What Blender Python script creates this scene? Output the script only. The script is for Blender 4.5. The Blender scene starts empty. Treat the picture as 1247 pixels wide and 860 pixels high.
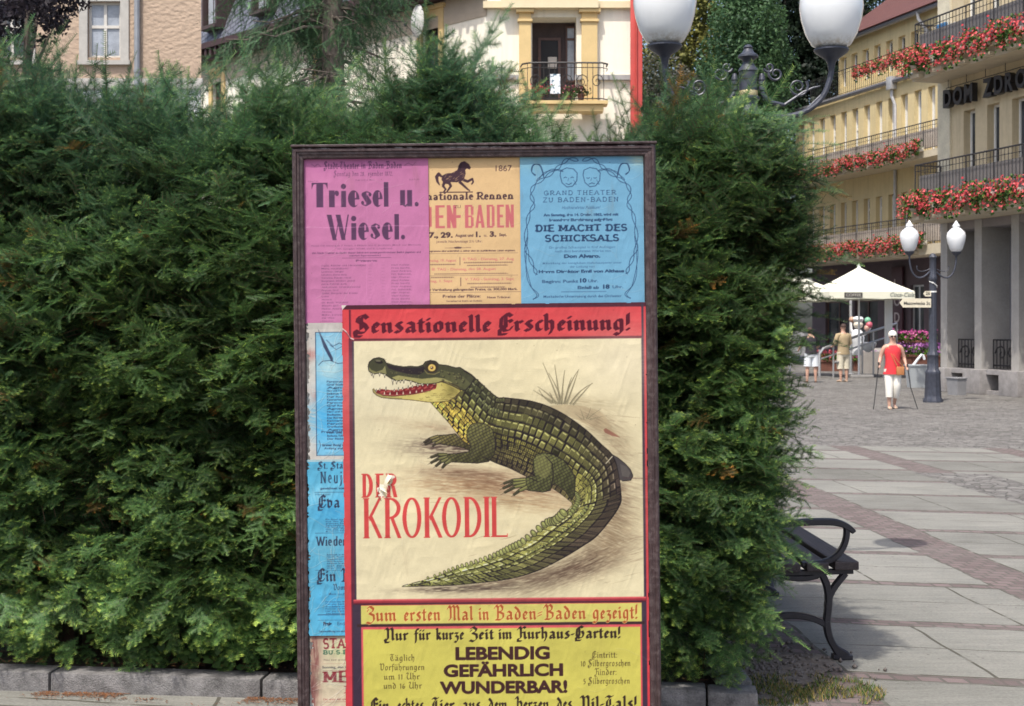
import bpy, bmesh, math, random
import numpy as np
from mathutils import Vector, Matrix, noise as mnoise

random.seed(7); RS = np.random.RandomState(11)
SC = bpy.context.scene
COL = SC.collection
F = 1700.0                      # focal length in photograph pixels (1247 wide)
CX, HY, CAMZ = 623.5, 400.0, 1.65

# ---------------------------------------------------------------- camera
cam_d = bpy.data.cameras.new("camera")
cam = bpy.data.objects.new("camera", cam_d); COL.objects.link(cam)
cam.location = (0, 0, CAMZ); cam.rotation_euler = (math.radians(90), 0, 0)
cam_d.sensor_width = 36.0; cam_d.lens = 36.0 * F / 1247.0
cam_d.shift_y = -30.0 / 1247.0
cam_d.clip_start = 0.05; cam_d.clip_end = 2000
cam_d.dof.use_dof = True; cam_d.dof.focus_distance = 5.2; cam_d.dof.aperture_fstop = 11.0
SC.camera = cam

# ---------------------------------------------------------------- sky and sun
SUN_AZ = Vector((-0.47, -0.88, 0)).normalized()
SUN_EL = math.radians(62)
w = bpy.data.worlds.new("World"); SC.world = w; w.use_nodes = True
nt = w.node_tree; nt.nodes.clear()
sky = nt.nodes.new("ShaderNodeTexSky"); sky.sky_type = 'NISHITA'; sky.sun_disc = False
sky.sun_elevation = SUN_EL
sky.sun_rotation = math.atan2(SUN_AZ.x, SUN_AZ.y)
sky.air_density = 1.0; sky.dust_density = 4.0; sky.ozone_density = 1.0
bg = nt.nodes.new("ShaderNodeBackground"); bg.inputs[1].default_value = 0.15
wo = nt.nodes.new("ShaderNodeOutputWorld")
nt.links.new(sky.outputs[0], bg.inputs[0]); nt.links.new(bg.outputs[0], wo.inputs[0])
sd = bpy.data.lights.new("sun", 'SUN'); sd.energy = 3.0; sd.angle = math.radians(0.6); sd.color = (1.0, 0.95, 0.86)
so = bpy.data.objects.new("sun", sd); COL.objects.link(so)
sv = Vector((SUN_AZ.x * math.cos(SUN_EL), SUN_AZ.y * math.cos(SUN_EL), math.sin(SUN_EL)))
so.rotation_euler = sv.to_track_quat('Z', 'Y').to_euler()
SC.view_settings.view_transform = 'Standard'; SC.view_settings.look = 'None'
SC.view_settings.gamma = 1.0; SC.view_settings.exposure = 0.62
SC.view_settings.use_curve_mapping = False

# ---------------------------------------------------------------- helpers
def PX(px, py, Y):
    return Vector(((px - CX) / F * Y, Y, CAMZ - (py - HY) / F * Y))

def GY(py):
    return CAMZ * F / (py - HY)

def tag(o, label=None, cat=None, group=None, kind=None):
    if label: o["label"] = label
    if cat: o["category"] = cat
    if group: o["group"] = group
    if kind: o["kind"] = kind
    return o

def thing(name, label, cat, loc=(0, 0, 0), rz=0.0, group=None, kind=None):
    o = bpy.data.objects.new(name, None); COL.objects.link(o)
    o.location = loc; o.rotation_euler = (0, 0, rz); o.empty_display_size = 0.2
    return tag(o, label, cat, group, kind)

def copy_tree(o, parent=None):
    c = o.copy(); COL.objects.link(c)
    if parent is not None: c.parent = parent
    for ch in list(o.children): copy_tree(ch, c)
    return c

def srgb(r, g=None, b=None):
    if g is None: r, g, b = r
    f = lambda c: ((c / 255.0) / 12.92) if c / 255.0 <= 0.04045 else (((c / 255.0) + 0.055) / 1.055) ** 2.4
    return (f(r), f(g), f(b))

class NT:
    def __init__(s, mat):
        mat.use_nodes = True; s.t = mat.node_tree; s.t.nodes.clear()
        s.out = s.n("ShaderNodeOutputMaterial"); s.b = s.n("ShaderNodeBsdfPrincipled")
        s.t.links.new(s.b.outputs[0], s.out.inputs[0])
    def n(s, ty, **kw):
        nd = s.t.nodes.new(ty)
        for k, v in kw.items(): setattr(nd, k, v)
        return nd
    def put(s, sock, v):
        if hasattr(v, "is_output"): s.t.links.new(v, sock)
        elif v is not None:
            if hasattr(sock.default_value, "__len__") and len(sock.default_value) == 4 and len(v) == 3: v = (*v, 1)
            sock.default_value = v
    def math(s, op, a, b=None, c=None):
        nd = s.n("ShaderNodeMath", operation=op)
        s.put(nd.inputs[0], a)
        if b is not None: s.put(nd.inputs[1], b)
        if c is not None: s.put(nd.inputs[2], c)
        return nd.outputs[0]
    def mix(s, f, a, b, mode='MIX'):
        nd = s.n("ShaderNodeMix", data_type='RGBA', blend_type=mode)
        s.put(nd.inputs[0], f); s.put(nd.inputs[6], a); s.put(nd.inputs[7], b)
        return nd.outputs[2]
    def coord(s, which="Object"):
        return s.n("ShaderNodeTexCoord").outputs[which]
    def noise(s, vec, scale, detail=4, rough=0.55):
        nd = s.n("ShaderNodeTexNoise"); s.put(nd.inputs["Vector"], vec)
        nd.inputs["Scale"].default_value = scale; nd.inputs["Detail"].default_value = detail
        nd.inputs["Roughness"].default_value = rough
        return nd.outputs[0]
    def ramp(s, f, stops):
        nd = s.n("ShaderNodeValToRGB"); s.put(nd.inputs[0], f)
        e = nd.color_ramp.elements
        while len(e) > 1: e.remove(e[-1])
        e[0].position = stops[0][0]; e[0].color = (*stops[0][1], 1)
        for p, c in stops[1:]:
            q = e.new(p); q.color = (*c, 1)
        return nd.outputs[0]
    def mapr(s, v, a, b, c, d):
        nd = s.n("ShaderNodeMapRange"); s.put(nd.inputs[0], v)
        for i, x in enumerate((a, b, c, d)): nd.inputs[1 + i].default_value = x
        return nd.outputs[0]
    def bump(s, h, dist=0.01, strength=1.0):
        nd = s.n("ShaderNodeBump"); s.put(nd.inputs["Height"], h)
        nd.inputs["Distance"].default_value = dist; nd.inputs["Strength"].default_value = strength
        s.t.links.new(nd.outputs[0], s.b.inputs["Normal"])
    def sepxyz(s, v):
        nd = s.n("ShaderNodeSeparateXYZ"); s.put(nd.inputs[0], v); return nd.outputs
    def comb(s, x, y, z):
        nd = s.n("ShaderNodeCombineXYZ")
        for i, a in enumerate((x, y, z)): s.put(nd.inputs[i], a)
        return nd.outputs[0]
    def set(s, **kw):
        for k, v in kw.items(): s.put(s.b.inputs[k.replace("_", " ")], v)

MATS = {}
def mat(name, col, rough=0.6, var=0.18, scale=6.0, bump=0.0, bscale=40.0, metal=0.0, spec=0.5, streak=0.0):
    """Plain painted / stone / cloth surface: base colour broken up by two sizes of noise."""
    if name in MATS: return MATS[name]
    m = bpy.data.materials.new(name); n = NT(m)
    c = n.coord()
    a = n.noise(c, scale, 5); b = n.noise(c, scale * 9, 3)
    v = n.math('ADD', n.math('MULTIPLY', a, 0.65), n.math('MULTIPLY', b, 0.35))
    k = n.mapr(v, 0.3, 0.7, 0, 1)
    lo = tuple(x * (1 - var) for x in col); hi = tuple(min(1, x * (1 + var)) for x in col)
    cc = n.mix(k, lo, hi)
    if streak:      # rain streaks and grime running down a wall
        mp = n.n("ShaderNodeMapping"); n.put(mp.inputs[0], c); mp.inputs["Scale"].default_value = (2.4, 2.4, .16)
        sn = n.noise(mp.outputs[0], 1.6, 5, .7)
        cc = n.mix(n.mapr(sn, .48, .72, 0, streak), cc, tuple(x * .42 for x in col))
    n.set(Base_Color=cc, Roughness=rough, Metallic=metal)
    n.b.inputs["Specular IOR Level"].default_value = spec
    if bump: n.bump(n.noise(c, bscale, 4), bump)
    MATS[name] = m
    return m

def vcol_mat(name, rough=0.7, spec=0.3, trans=0.0, bump=0.0, bscale=100.0, gain=None):
    """Colours carried by the mesh's own colour attribute."""
    if name in MATS: return MATS[name]
    m = bpy.data.materials.new(name); n = NT(m)
    at = n.n("ShaderNodeAttribute", attribute_name="Col")
    n.set(Base_Color=at.outputs["Color"], Roughness=rough)
    n.b.inputs["Specular IOR Level"].default_value = spec
    if trans:
        tr = n.n("ShaderNodeBsdfTranslucent"); n.t.links.new(at.outputs["Color"], tr.inputs[0])
        mx = n.n("ShaderNodeMixShader"); mx.inputs[0].default_value = trans
        n.t.links.new(n.b.outputs[0], mx.inputs[1]); n.t.links.new(tr.outputs[0], mx.inputs[2])
        n.t.links.new(mx.outputs[0], n.out.inputs[0])
    if bump: n.bump(n.noise(n.coord(), bscale, 4), bump)
    MATS[name] = m
    return m

def raw_obj(name, verts, faces, material, parent=None, cols=None, smooth=False, sharp=None):
    """Mesh object from numpy arrays: faces is (n,3) or (n,4)."""
    verts = np.asarray(verts, np.float32); faces = np.asarray(faces, np.int32)
    me = bpy.data.meshes.new(name)
    nf, k = faces.shape
    me.vertices.add(len(verts)); me.vertices.foreach_set("co", verts.ravel())
    me.loops.add(nf * k); me.loops.foreach_set("vertex_index", faces.ravel())
    me.polygons.add(nf); me.polygons.foreach_set("loop_start", np.arange(0, nf * k, k, dtype=np.int32))
    if smooth: me.polygons.foreach_set("use_smooth", np.ones(nf, bool))
    me.update(calc_edges=True)
    if cols is not None:
        a = me.color_attributes.new("Col", 'FLOAT_COLOR', 'POINT')
        c4 = np.ones((len(verts), 4), np.float32); c4[:, :3] = cols
        a.data.foreach_set("color", c4.ravel())
    me.materials.append(material)
    o = bpy.data.objects.new(name, me); COL.objects.link(o)
    if parent is not None: o.parent = parent
    return o

class MB:
    """Collects shapes, links them as ONE mesh object."""
    def __init__(s): s.v = []; s.f = []; s.M = None
    def add(s, vs, fs):
        n = len(s.v)
        if s.M is not None: vs = [tuple(s.M @ Vector(v)) for v in vs]
        s.v += [tuple(v) for v in vs]; s.f += [tuple(i + n for i in f) for f in fs]
        return s
    def box(s, x0, x1, y0, y1, z0, z1, bev=0.0):
        if bev <= 0:
            vs = [(x0, y0, z0), (x1, y0, z0), (x1, y1, z0), (x0, y1, z0), (x0, y0, z1), (x1, y0, z1), (x1, y1, z1), (x0, y1, z1)]
            return s.add(vs, [(3, 2, 1, 0), (4, 5, 6, 7), (0, 1, 5, 4), (1, 2, 6, 5), (2, 3, 7, 6), (3, 0, 4, 7)])
        bm = bmesh.new(); bmesh.ops.create_cube(bm, size=1)
        for v in bm.verts:
            v.co = Vector((x0 + (v.co.x + .5) * (x1 - x0), y0 + (v.co.y + .5) * (y1 - y0), z0 + (v.co.z + .5) * (z1 - z0)))
        bmesh.ops.bevel(bm, geom=list(bm.edges), offset=bev, segments=2, profile=0.6, affect='EDGES')
        bm.verts.index_update()
        r = s.add([v.co[:] for v in bm.verts], [[v.index for v in f.verts] for f in bm.faces]); bm.free()
        return r
    def at(s, loc, rot=(0, 0, 0)):
        from mathutils import Euler
        s.M = Matrix.Translation(loc) @ Euler(rot).to_matrix().to_4x4(); return s
    def off(s): s.M = None; return s
    def tube(s, pts, r, n=8, cap=True, sx=1.0, sy=1.0):
        pts = [Vector(p) for p in pts]; m = len(pts)
        rs = r if hasattr(r, "__len__") else [r] * m
        up = None; rings = []
        for i in range(m):
            t = (pts[min(i + 1, m - 1)] - pts[max(i - 1, 0)])
            if t.length < 1e-9: t = Vector((0, 0, 1))
            t.normalize()
            if up is None:
                up = Vector((0, 1, 0)) if abs(t.y) < 0.9 else Vector((1, 0, 0))
            a = (up - t * up.dot(t)).normalized(); up = a; b = t.cross(a)
            rings.append([pts[i] + (a * math.cos(2 * math.pi * k / n) * sx + b * math.sin(2 * math.pi * k / n) * sy) * rs[i] for k in range(n)])
        return s.loft(rings, cap)
    def loft(s, rings, cap=True):
        n = len(rings[0]); vs = [p for rg in rings for p in rg]; fs = []
        for i in range(len(rings) - 1):
            for k in range(n):
                k2 = (k + 1) % n
                fs.append((i * n + k, i * n + k2, (i + 1) * n + k2, (i + 1) * n + k))
        if cap:
            fs.append(tuple(range(n - 1, -1, -1))); fs.append(tuple((len(rings) - 1) * n + k for k in range(n)))
        return s.add(vs, fs)
    def lathe(s, prof, n=20, c=(0, 0, 0), flute=0.0, cap=True):
        rings = []
        for r, z in prof:
            rings.append([Vector((c[0] + r * (1 - (flute if k % 2 else 0)) * math.cos(2 * math.pi * k / n), c[1] + r * (1 - (flute if k % 2 else 0)) * math.sin(2 * math.pi * k / n), c[2] + z)) for k in range(n)])
        return s.loft(rings, cap)
    def prism(s, poly, y0, y1):
        n = len(poly)
        vs = [(x, y0, z) for x, z in poly] + [(x, y1, z) for x, z in poly]
        fs = [tuple(range(n)), tuple(range(2 * n - 1, n - 1, -1))]
        for i in range(n): j = (i + 1) % n; fs.append((i, i + n, j + n, j))
        return s.add(vs, fs)
    def ellip(s, c, r, nu=12, nv=8):
        prof = []
        rings = []
        for j in range(nv + 1):
            ph = -math.pi / 2 + math.pi * j / nv
            rr = max(math.cos(ph), 0.02)
            rings.append([Vector((c[0] + r[0] * rr * math.cos(2 * math.pi * k / nu), c[1] + r[1] * rr * math.sin(2 * math.pi * k / nu), c[2] + r[2] * math.sin(ph))) for k in range(nu)])
        return s.loft(rings, True)
    def ring(s, z, cx, cy, rx, ry, n=14):
        return [Vector((cx + rx * math.cos(2 * math.pi * k / n), cy + ry * math.sin(2 * math.pi * k / n), z)) for k in range(n)]
    def obj(s, name, material, parent=None, smooth=True, ang=35):
        me = bpy.data.meshes.new(name); me.from_pydata(s.v, [], s.f); me.update()
        if smooth:
            me.polygons.foreach_set("use_smooth", np.ones(len(me.polygons), bool)); me.set_sharp_from_angle(angle=math.radians(ang))
        me.materials.append(material)
        o = bpy.data.objects.new(name, me); COL.objects.link(o)
        if parent is not None: o.parent = parent
        return o

def bez(p0, p1, p2, p3, n=12):
    out = []
    for i in range(n + 1):
        t = i / n; u = 1 - t
        out.append(tuple(u**3 * a + 3 * u * u * t * b + 3 * u * t * t * c + t**3 * d for a, b, c, d in zip(p0, p1, p2, p3)))
    return out

def vnoise(p, seed=0):
    """vectorised value noise, p (n,3) -> (n,) in -1..1"""
    p = np.asarray(p, np.float64); i = np.floor(p).astype(np.int64); f = p - i; f = f * f * (3 - 2 * f)
    def h(a, b, c):
        n = (a * 374761393 + b * 668265263 + c * 2147483647 + seed * 1274126177) & 0xffffffff
        n = ((n ^ (n >> 13)) * 1274126177) & 0xffffffff
        return ((n ^ (n >> 16)) & 0xffff) / 32767.5 - 1
    r = 0
    for a in (0, 1):
        for b in (0, 1):
            for c in (0, 1):
                wgt = (f[:, 0] if a else 1 - f[:, 0]) * (f[:, 1] if b else 1 - f[:, 1]) * (f[:, 2] if c else 1 - f[:, 2])
                r = r + wgt * h(i[:, 0] + a, i[:, 1] + b, i[:, 2] + c)
    return r

def text_mesh(body, extrude=0.0, offset=0.0, size=1.0):
    c = bpy.data.curves.new("lettering", 'FONT'); c.body = body; c.size = size; c.extrude = extrude; c.offset = offset
    c.resolution_u = 4
    o = bpy.data.objects.new("lettering", c); COL.objects.link(o)
    me = bpy.data.meshes.new_from_object(o.evaluated_get(bpy.context.evaluated_depsgraph_get()))
    bpy.data.objects.remove(o); bpy.data.curves.remove(c)
    return me

def text_geo(body, extrude=0.0, offset=0.0):
    me = text_mesh(body, extrude, offset)
    vs = np.array([v.co[:] for v in me.vertices]); fs = [tuple(p.vertices) for p in me.polygons]
    bpy.data.meshes.remove(me)
    return vs, fs
# ================================================================ ground
def ground_material():
    m = bpy.data.materials.new("plaza paving"); n = NT(m)
    co = n.coord("Object"); X, Yc, Z = n.sepxyz(co)[:3]
    wob = n.math('MULTIPLY', n.math('SUBTRACT', n.noise(co, 1.7, 2), 0.5), 0.06)
    u = n.math('ADD', n.math('ADD', X, n.math('MULTIPLY', Yc, 0.06)), wob)
    v = n.math('ADD', n.math('ADD', Yc, n.math('MULTIPLY', X, 0.21)), wob)
    fv = n.math('FRACT', n.math('DIVIDE', n.math('SUBTRACT', v, 7.03 - 0.10 + 1.28 * 20 * -1), 1.28))
    row = n.math('FLOOR', n.math('DIVIDE', n.math('SUBTRACT', v, 7.03 - 0.10 - 25.6), 1.28))
    band = n.math('LESS_THAN', fv, 0.095)
    fu = n.math('FRACT', n.math('DIVIDE', n.math('SUBTRACT', u, 3.81 - 0.19 - 40.0), 2.0))
    colm = n.math('FLOOR', n.math('DIVIDE', n.math('SUBTRACT', u, 3.81 - 0.19 - 40.0), 2.0))
    strip = n.math('LESS_THAN', fu, 0.19)
    near = n.math('LESS_THAN', v, 20.6)
    brick = n.math('MULTIPLY', n.math('MULTIPLY', n.math('MAXIMUM', band, strip), near), n.math('GREATER_THAN', u, 0.9))
    # rough sett patch at the near end of the second strip
    pa = n.math('MULTIPLY', n.math('GREATER_THAN', u, 5.55), n.math('LESS_THAN', u, 6.35))
    pb = n.math('MULTIPLY', n.math('GREATER_THAN', v, 14.0), n.math('LESS_THAN', v, 16.95))
    patch = n.math('MULTIPLY', pa, pb)
    # slab joints: one down the middle of each slab, plus the edges of the bands
    j1 = n.math('LESS_THAN', n.math('ABSOLUTE', n.math('SUBTRACT', fu, n.math('ADD', 0.6, n.math('MULTIPLY', n.math('SUBTRACT', n.math('FRACT', n.math('MULTIPLY', row, 0.618)), 0.5), 0.5)))), 0.0045)
    j2 = n.math('LESS_THAN', n.math('ABSOLUTE', n.math('SUBTRACT', fv, 0.10)), 0.008)
    j2b = n.math('LESS_THAN', n.math('ABSOLUTE', n.math('SUBTRACT', fv, 0.992)), 0.007)
    j3 = n.math('LESS_THAN', n.math('ABSOLUTE', n.math('SUBTRACT', fu, 0.195)), 0.005)
    j3b = n.math('GREATER_THAN', fu, 0.994)
    j4 = n.math('LESS_THAN', n.math('ABSOLUTE', n.math('SUBTRACT', fv, 0.57)), 0.005)
    joint = n.math('MAXIMUM', n.math('MAXIMUM', j1, n.math('MAXIMUM', j2, j2b)), n.math('MAXIMUM', n.math('MAXIMUM', j3, j3b), n.math('MULTIPLY', j4, n.math('GREATER_THAN', n.noise(co, 0.5, 1), 0.30))))
    j5 = n.math('LESS_THAN', n.math('ABSOLUTE', n.math('SUBTRACT', fu, n.math('ADD', 0.42, n.math('MULTIPLY', n.math('FRACT', n.math('MULTIPLY', row, 0.37)), 0.5)))), 0.004)
    joint = n.math('MULTIPLY', joint, n.mapr(n.noise(co, 5.0, 3), 0.35, 0.5, 0.15, 1.0))
    # slab colour: per slab tone, broad stains, fine grit
    wn = n.n("ShaderNodeTexWhiteNoise"); n.put(wn.inputs["Vector"], n.comb(row, colm, 3.0))
    grit = n.noise(co, 60, 4, 0.7); stain = n.noise(co, 0.9, 6, 0.65)
    sx = n.n("ShaderNodeMapping"); n.put(sx.inputs["Vector"], co); sx.inputs["Scale"].default_value = (1.2, 9, 1); sx.inputs["Rotation"].default_value = (0, 0, 0.2)
    streak = n.noise(sx.outputs[0], 2.0, 5, 0.65)
    tone = n.math('ADD', n.math('ADD', n.math('MULTIPLY', wn.outputs[0], 0.25), n.math('MULTIPLY', stain, 0.62)), n.math('ADD', n.math('MULTIPLY', streak, 0.45), n.math('MULTIPLY', grit, 0.6)))
    slab = n.ramp(n.mapr(tone, 0.58, 1.20, 0, 1), [(0, (.060, .055, .048)), (.28, (.135, .132, .118)), (.6, (.192, .190, .172)), (1, (.265, .258, .232))])
    # brick setts of the bands
    bt = n.n("ShaderNodeTexBrick"); n.put(bt.inputs["Vector"], n.comb(u, v, 0.0))
    for k, x in (("Scale", 1.0), ("Mortar Size", 0.009), ("Brick Width", 0.11), ("Row Height", 0.095), ("Bias", 0.0)): bt.inputs[k].default_value = x
    bt.inputs["Color1"].default_value = (.115, .086, .084, 1); bt.inputs["Color2"].default_value = (.19, .145, .142, 1); bt.inputs["Mortar"].default_value = (.10, .09, .08, 1)
    brickc = n.mix(n.mapr(stain, .35, .7, 0, .5), bt.outputs[0], (.18, .16, .15))
    # far field of small grey setts
    vo = n.n("ShaderNodeTexVoronoi", feature='DISTANCE_TO_EDGE'); n.put(vo.inputs["Vector"], co); vo.inputs["Scale"].default_value = 8.0
    vc = n.n("ShaderNodeTexVoronoi"); n.put(vc.inputs["Vector"], co); vc.inputs["Scale"].default_value = 8.0
    vt = n.sepxyz(vc.outputs["Color"])[0]
    sett = n.ramp(n.math('ADD', n.math('MULTIPLY', vt, .5), n.math('MULTIPLY', stain, .6)), [(0.2, (.11, .103, .097)), (.55, (.175, .167, .157)), (.9, (.235, .225, .21))])
    sett = n.mix(n.mapr(vo.outputs[0], 0.0, 0.045, 0.75, 0.0), sett, (.07, .066, .062))
    c = n.mix(brick, slab, brickc)
    c = n.mix(n.math('MULTIPLY', n.math('MULTIPLY', joint, near), n.math('SUBTRACT', 1.0, n.math('MULTIPLY', brick, .6))), c, (.085, .08, .065))
    far = n.math('MAXIMUM', n.math('SUBTRACT', 1.0, near), patch)
    c = n.mix(far, c, sett)
    spots = n.math('MULTIPLY', n.mapr(n.noise(co, 26, 2, .5), .66, .70, 0, .55), n.mapr(n.noise(co, 1.3, 3), .45, .6, 0, 1))
    c = n.mix(spots, c, (.05, .046, .04))
    c = n.mix(n.mapr(n.noise(co, .33, 5, .7), .52, .70, 0, .42), c, (.085, .08, .07))
    n.set(Base_Color=c, Roughness=0.85)
    n.b.inputs["Specular IOR Level"].default_value = 0.25
    hgt = n.math('ADD', n.math('MULTIPLY', n.math('MULTIPLY', far, n.mapr(vo.outputs[0], 0, .06, 0, 1)), 1.2), n.math('ADD', n.math('MULTIPLY', grit, .6), n.math('ADD', n.math('MULTIPLY', n.math('MULTIPLY', joint, near), -0.8), n.math('MULTIPLY', n.math('MULTIPLY', n.math('MULTIPLY', brick, near), bt.outputs["Fac"]), -0.7))))
    hgt = n.math('ADD', hgt, n.math('MULTIPLY', streak, .5))
    n.bump(hgt, 0.012)
    return m
g = MB(); S = 600
g.add([(-S, -60, 0), (S, -60, 0), (S, 1100, 0), (-S, 1100, 0)], [(0, 1, 2, 3)])
tag(g.obj("plaza", ground_material(), smooth=False), kind="structure")

# planting bed: kerb stones round a strip of soil
KA = Vector((-6.0, 6.36 + 0.11 * 3.67, 0)); 
def kerbY(x): return 6.36 - 0.109 * (x + 2.33)
stone = mat("kerb granite", (.165, .158, .158), .85, .6, 14, .006, 140)
kb = MB()
ang = math.atan(-0.109)
x = -7.0
while x < 1.0:
    L = 0.98 if x + 0.98 < 1.06 else 1.06 - x
    kb.at((x, kerbY(x), 0), (0, 0, ang)); kb.box(0.004, L / math.cos(ang) - 0.004, 0.0, 0.15, -0.05, 0.088 + random.uniform(-.006, .006), 0.012)
    x += 0.98
# return along the right side of the bed
y = kerbY(1.06) + 0.155; xx = 1.06
for i in range(5):
    kb.at((xx - 0.15 - 0.02 * i, y, 0), (0, 0, 0.02)); kb.box(0, 0.15, 0.004, 0.94, -0.05, 0.10 + random.uniform(-.006, .006), 0.012); y += 0.95
kb.off()
tag(kb.obj("kerb", stone), kind="structure")
soil_m = bpy.data.materials.new("bed soil"); n = NT(soil_m); co = n.coord()
n.set(Base_Color=n.ramp(n.math('ADD', n.math('MULTIPLY', n.noise(co, 6, 6, .7), .6), n.math('MULTIPLY', n.noise(co, 70, 3), .4)), [(.35, (.028, .018, .014)), (.55, (.075, .042, .030)), (.7, (.15, .075, .045))]), Roughness=.95)
n.bump(n.noise(co, 60, 5, .7), .02)
nx, ny = 90, 40
gx, gy = np.meshgrid(np.linspace(-7, 0.93, nx), np.linspace(0, 1, ny))
gyy = (6.36 - 0.109 * (gx + 2.33) + 0.14) + gy * 4.2
gz = 0.07 + 0.03 * vnoise(np.stack([gx.ravel() * 4, gyy.ravel() * 4, gx.ravel() * 0], 1), 3).reshape(gx.shape)
vv = np.stack([gx.ravel(), gyy.ravel(), gz.ravel()], 1)
idx = np.arange(nx * ny).reshape(ny, nx)
ff = np.stack([idx[:-1, :-1].ravel(), idx[:-1, 1:].ravel(), idx[1:, 1:].ravel(), idx[1:, :-1].ravel()], 1)
tag(raw_obj("soil", vv, ff, soil_m, smooth=True), kind="structure")
# bare trampled earth between kerb and bench
ex = MB()
poly = []
for i in range(40):
    a = i / 40 * 2 * math.pi; r = 1 + 0.22 * math.sin(3 * a + 1) + 0.12 * math.sin(7 * a) + 0.08 * math.sin(13 * a + 2)
    poly.append((1.22 + 0.30 * r * math.cos(a), 6.78 + 0.52 * r * math.sin(a), 0.005))
ex.add(poly, [tuple(range(40))])
dirt_m = bpy.data.materials.new("trampled earth"); n = NT(dirt_m); co = n.coord()
n.set(Base_Color=n.ramp(n.noise(co, 14, 6, .75), [(.3, (.09, .07, .06)), (.5, (.17, .145, .125)), (.7, (.26, .235, .21))]), Roughness=.95)
n.bump(n.noise(co, 50, 5, .7), .015)
tag(ex.obj("dirt_patch", dirt_m, smooth=False), kind="structure")
# ================================================================ buildings
def wall_mb(mb, x0, x1, z0, z1, holes, y=0.0, depth=0.25):
    """wall face at local y with real openings (hx0,hx1,hz0,hz1) and their reveals going inward"""
    xs = sorted({x0, x1, *[h[0] for h in holes], *[h[1] for h in holes]}); zs = sorted({z0, z1, *[h[2] for h in holes], *[h[3] for h in holes]})
    xs = [x for x in xs if x0 <= x <= x1]; zs = [z for z in zs if z0 <= z <= z1]
    for i in range(len(xs) - 1):
        for j in range(len(zs) - 1):
            cx, cz = (xs[i] + xs[i + 1]) / 2, (zs[j] + zs[j + 1]) / 2
            if any(h[0] < cx < h[1] and h[2] < cz < h[3] for h in holes): continue
            mb.add([(xs[i], y, zs[j]), (xs[i + 1], y, zs[j]), (xs[i + 1], y, zs[j + 1]), (xs[i], y, zs[j + 1])], [(0, 1, 2, 3)])
    for a, b, c, d in holes:
        e = y + depth
        mb.add([(a, y, c), (a, y, d), (a, e, d), (a, e, c)], [(0, 1, 2, 3)]); mb.add([(b, y, c), (b, e, c), (b, e, d), (b, y, d)], [(0, 1, 2, 3)])
        mb.add([(a, y, c), (a, e, c), (b, e, c), (b, y, c)], [(0, 1, 2, 3)]); mb.add([(a, y, d), (b, y, d), (b, e, d), (a, e, d)], [(0, 1, 2, 3)])

glass_m = bpy.data.materials.new("window glass"); n = NT(glass_m)
n.set(Base_Color=n.ramp(n.noise(n.coord(), .8, 2), [(.35, (.02, .024, .03)), (.65, (.07, .08, .09))]), Roughness=.06)
n.b.inputs["Specular IOR Level"].default_value = .6
curtain_m = mat("net curtain behind glass", (.30, .33, .38), .25, .35, 3)
curtain_p = mat('pale blind behind glass', (.55, .53, .48), .3, .12, 4)
white_frame = mat("white window frame", (.74, .74, .72), .45, .06, 8)
brown_frame = mat("brown window frame", (.085, .040, .030), .5, .2, 8)
iron = mat("black balcony iron", (.018, .017, .02), .5, .3, 10)
def window(parent, x0, x1, z0, z1, y, fw=.055, fm=white_frame, gm=glass_m, mull=True, bar=None, th=.06):
    mb = MB()
    mb.box(x0, x0 + fw, y, y + th, z0, z1); mb.box(x1 - fw, x1, y, y + th, z0, z1)
    mb.box(x0 + fw, x1 - fw, y, y + th, z0, z0 + fw); mb.box(x0 + fw, x1 - fw, y, y + th, z1 - fw, z1)
    if mull: m = (x0 + x1) / 2; mb.box(m - fw * .6, m + fw * .6, y - .004, y + th, z0 + fw, z1 - fw)
    if bar is not None: mb.box(x0 + fw, x1 - fw, y - .008, y + th, bar - fw * .6, bar + fw * .6)
    f = mb.obj("window", fm, parent, smooth=False)
    p = MB(); p.box(x0 + fw * .5, x1 - fw * .5, y + th * .55, y + th * .8, z0 + fw * .5, z1 - fw * .5)
    p.obj("pane", gm, f, smooth=False)
    return f
def railing(parent, pts, h, step=.13, z=0.0, name="railing", rod=.011, top=.022):
    """pts: local (x,y) corner points of the rail"""
    mb = MB()
    for (ax, ay), (bx, by) in zip(pts[:-1], pts[1:]):
        L = math.hypot(bx - ax, by - ay)
        mb.tube([(ax, ay, z + h), (bx, by, z + h)], top, 6); mb.tube([(ax, ay, z + .1), (bx, by, z + .1)], rod, 5)
        mb.tube([(ax, ay, z + h - .16), (bx, by, z + h - .16)], rod * .9, 5)
        k = max(1, int(L / step))
        for i in range(k + 1):
            t = i / k; x, y = ax + (bx - ax) * t, ay + (by - ay) * t
            mb.tube([(x, y, z), (x, y, z + h)], rod * (1.7 if i % 8 == 0 else .8), 5)
    return mb.obj(name, iron, parent)

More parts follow.
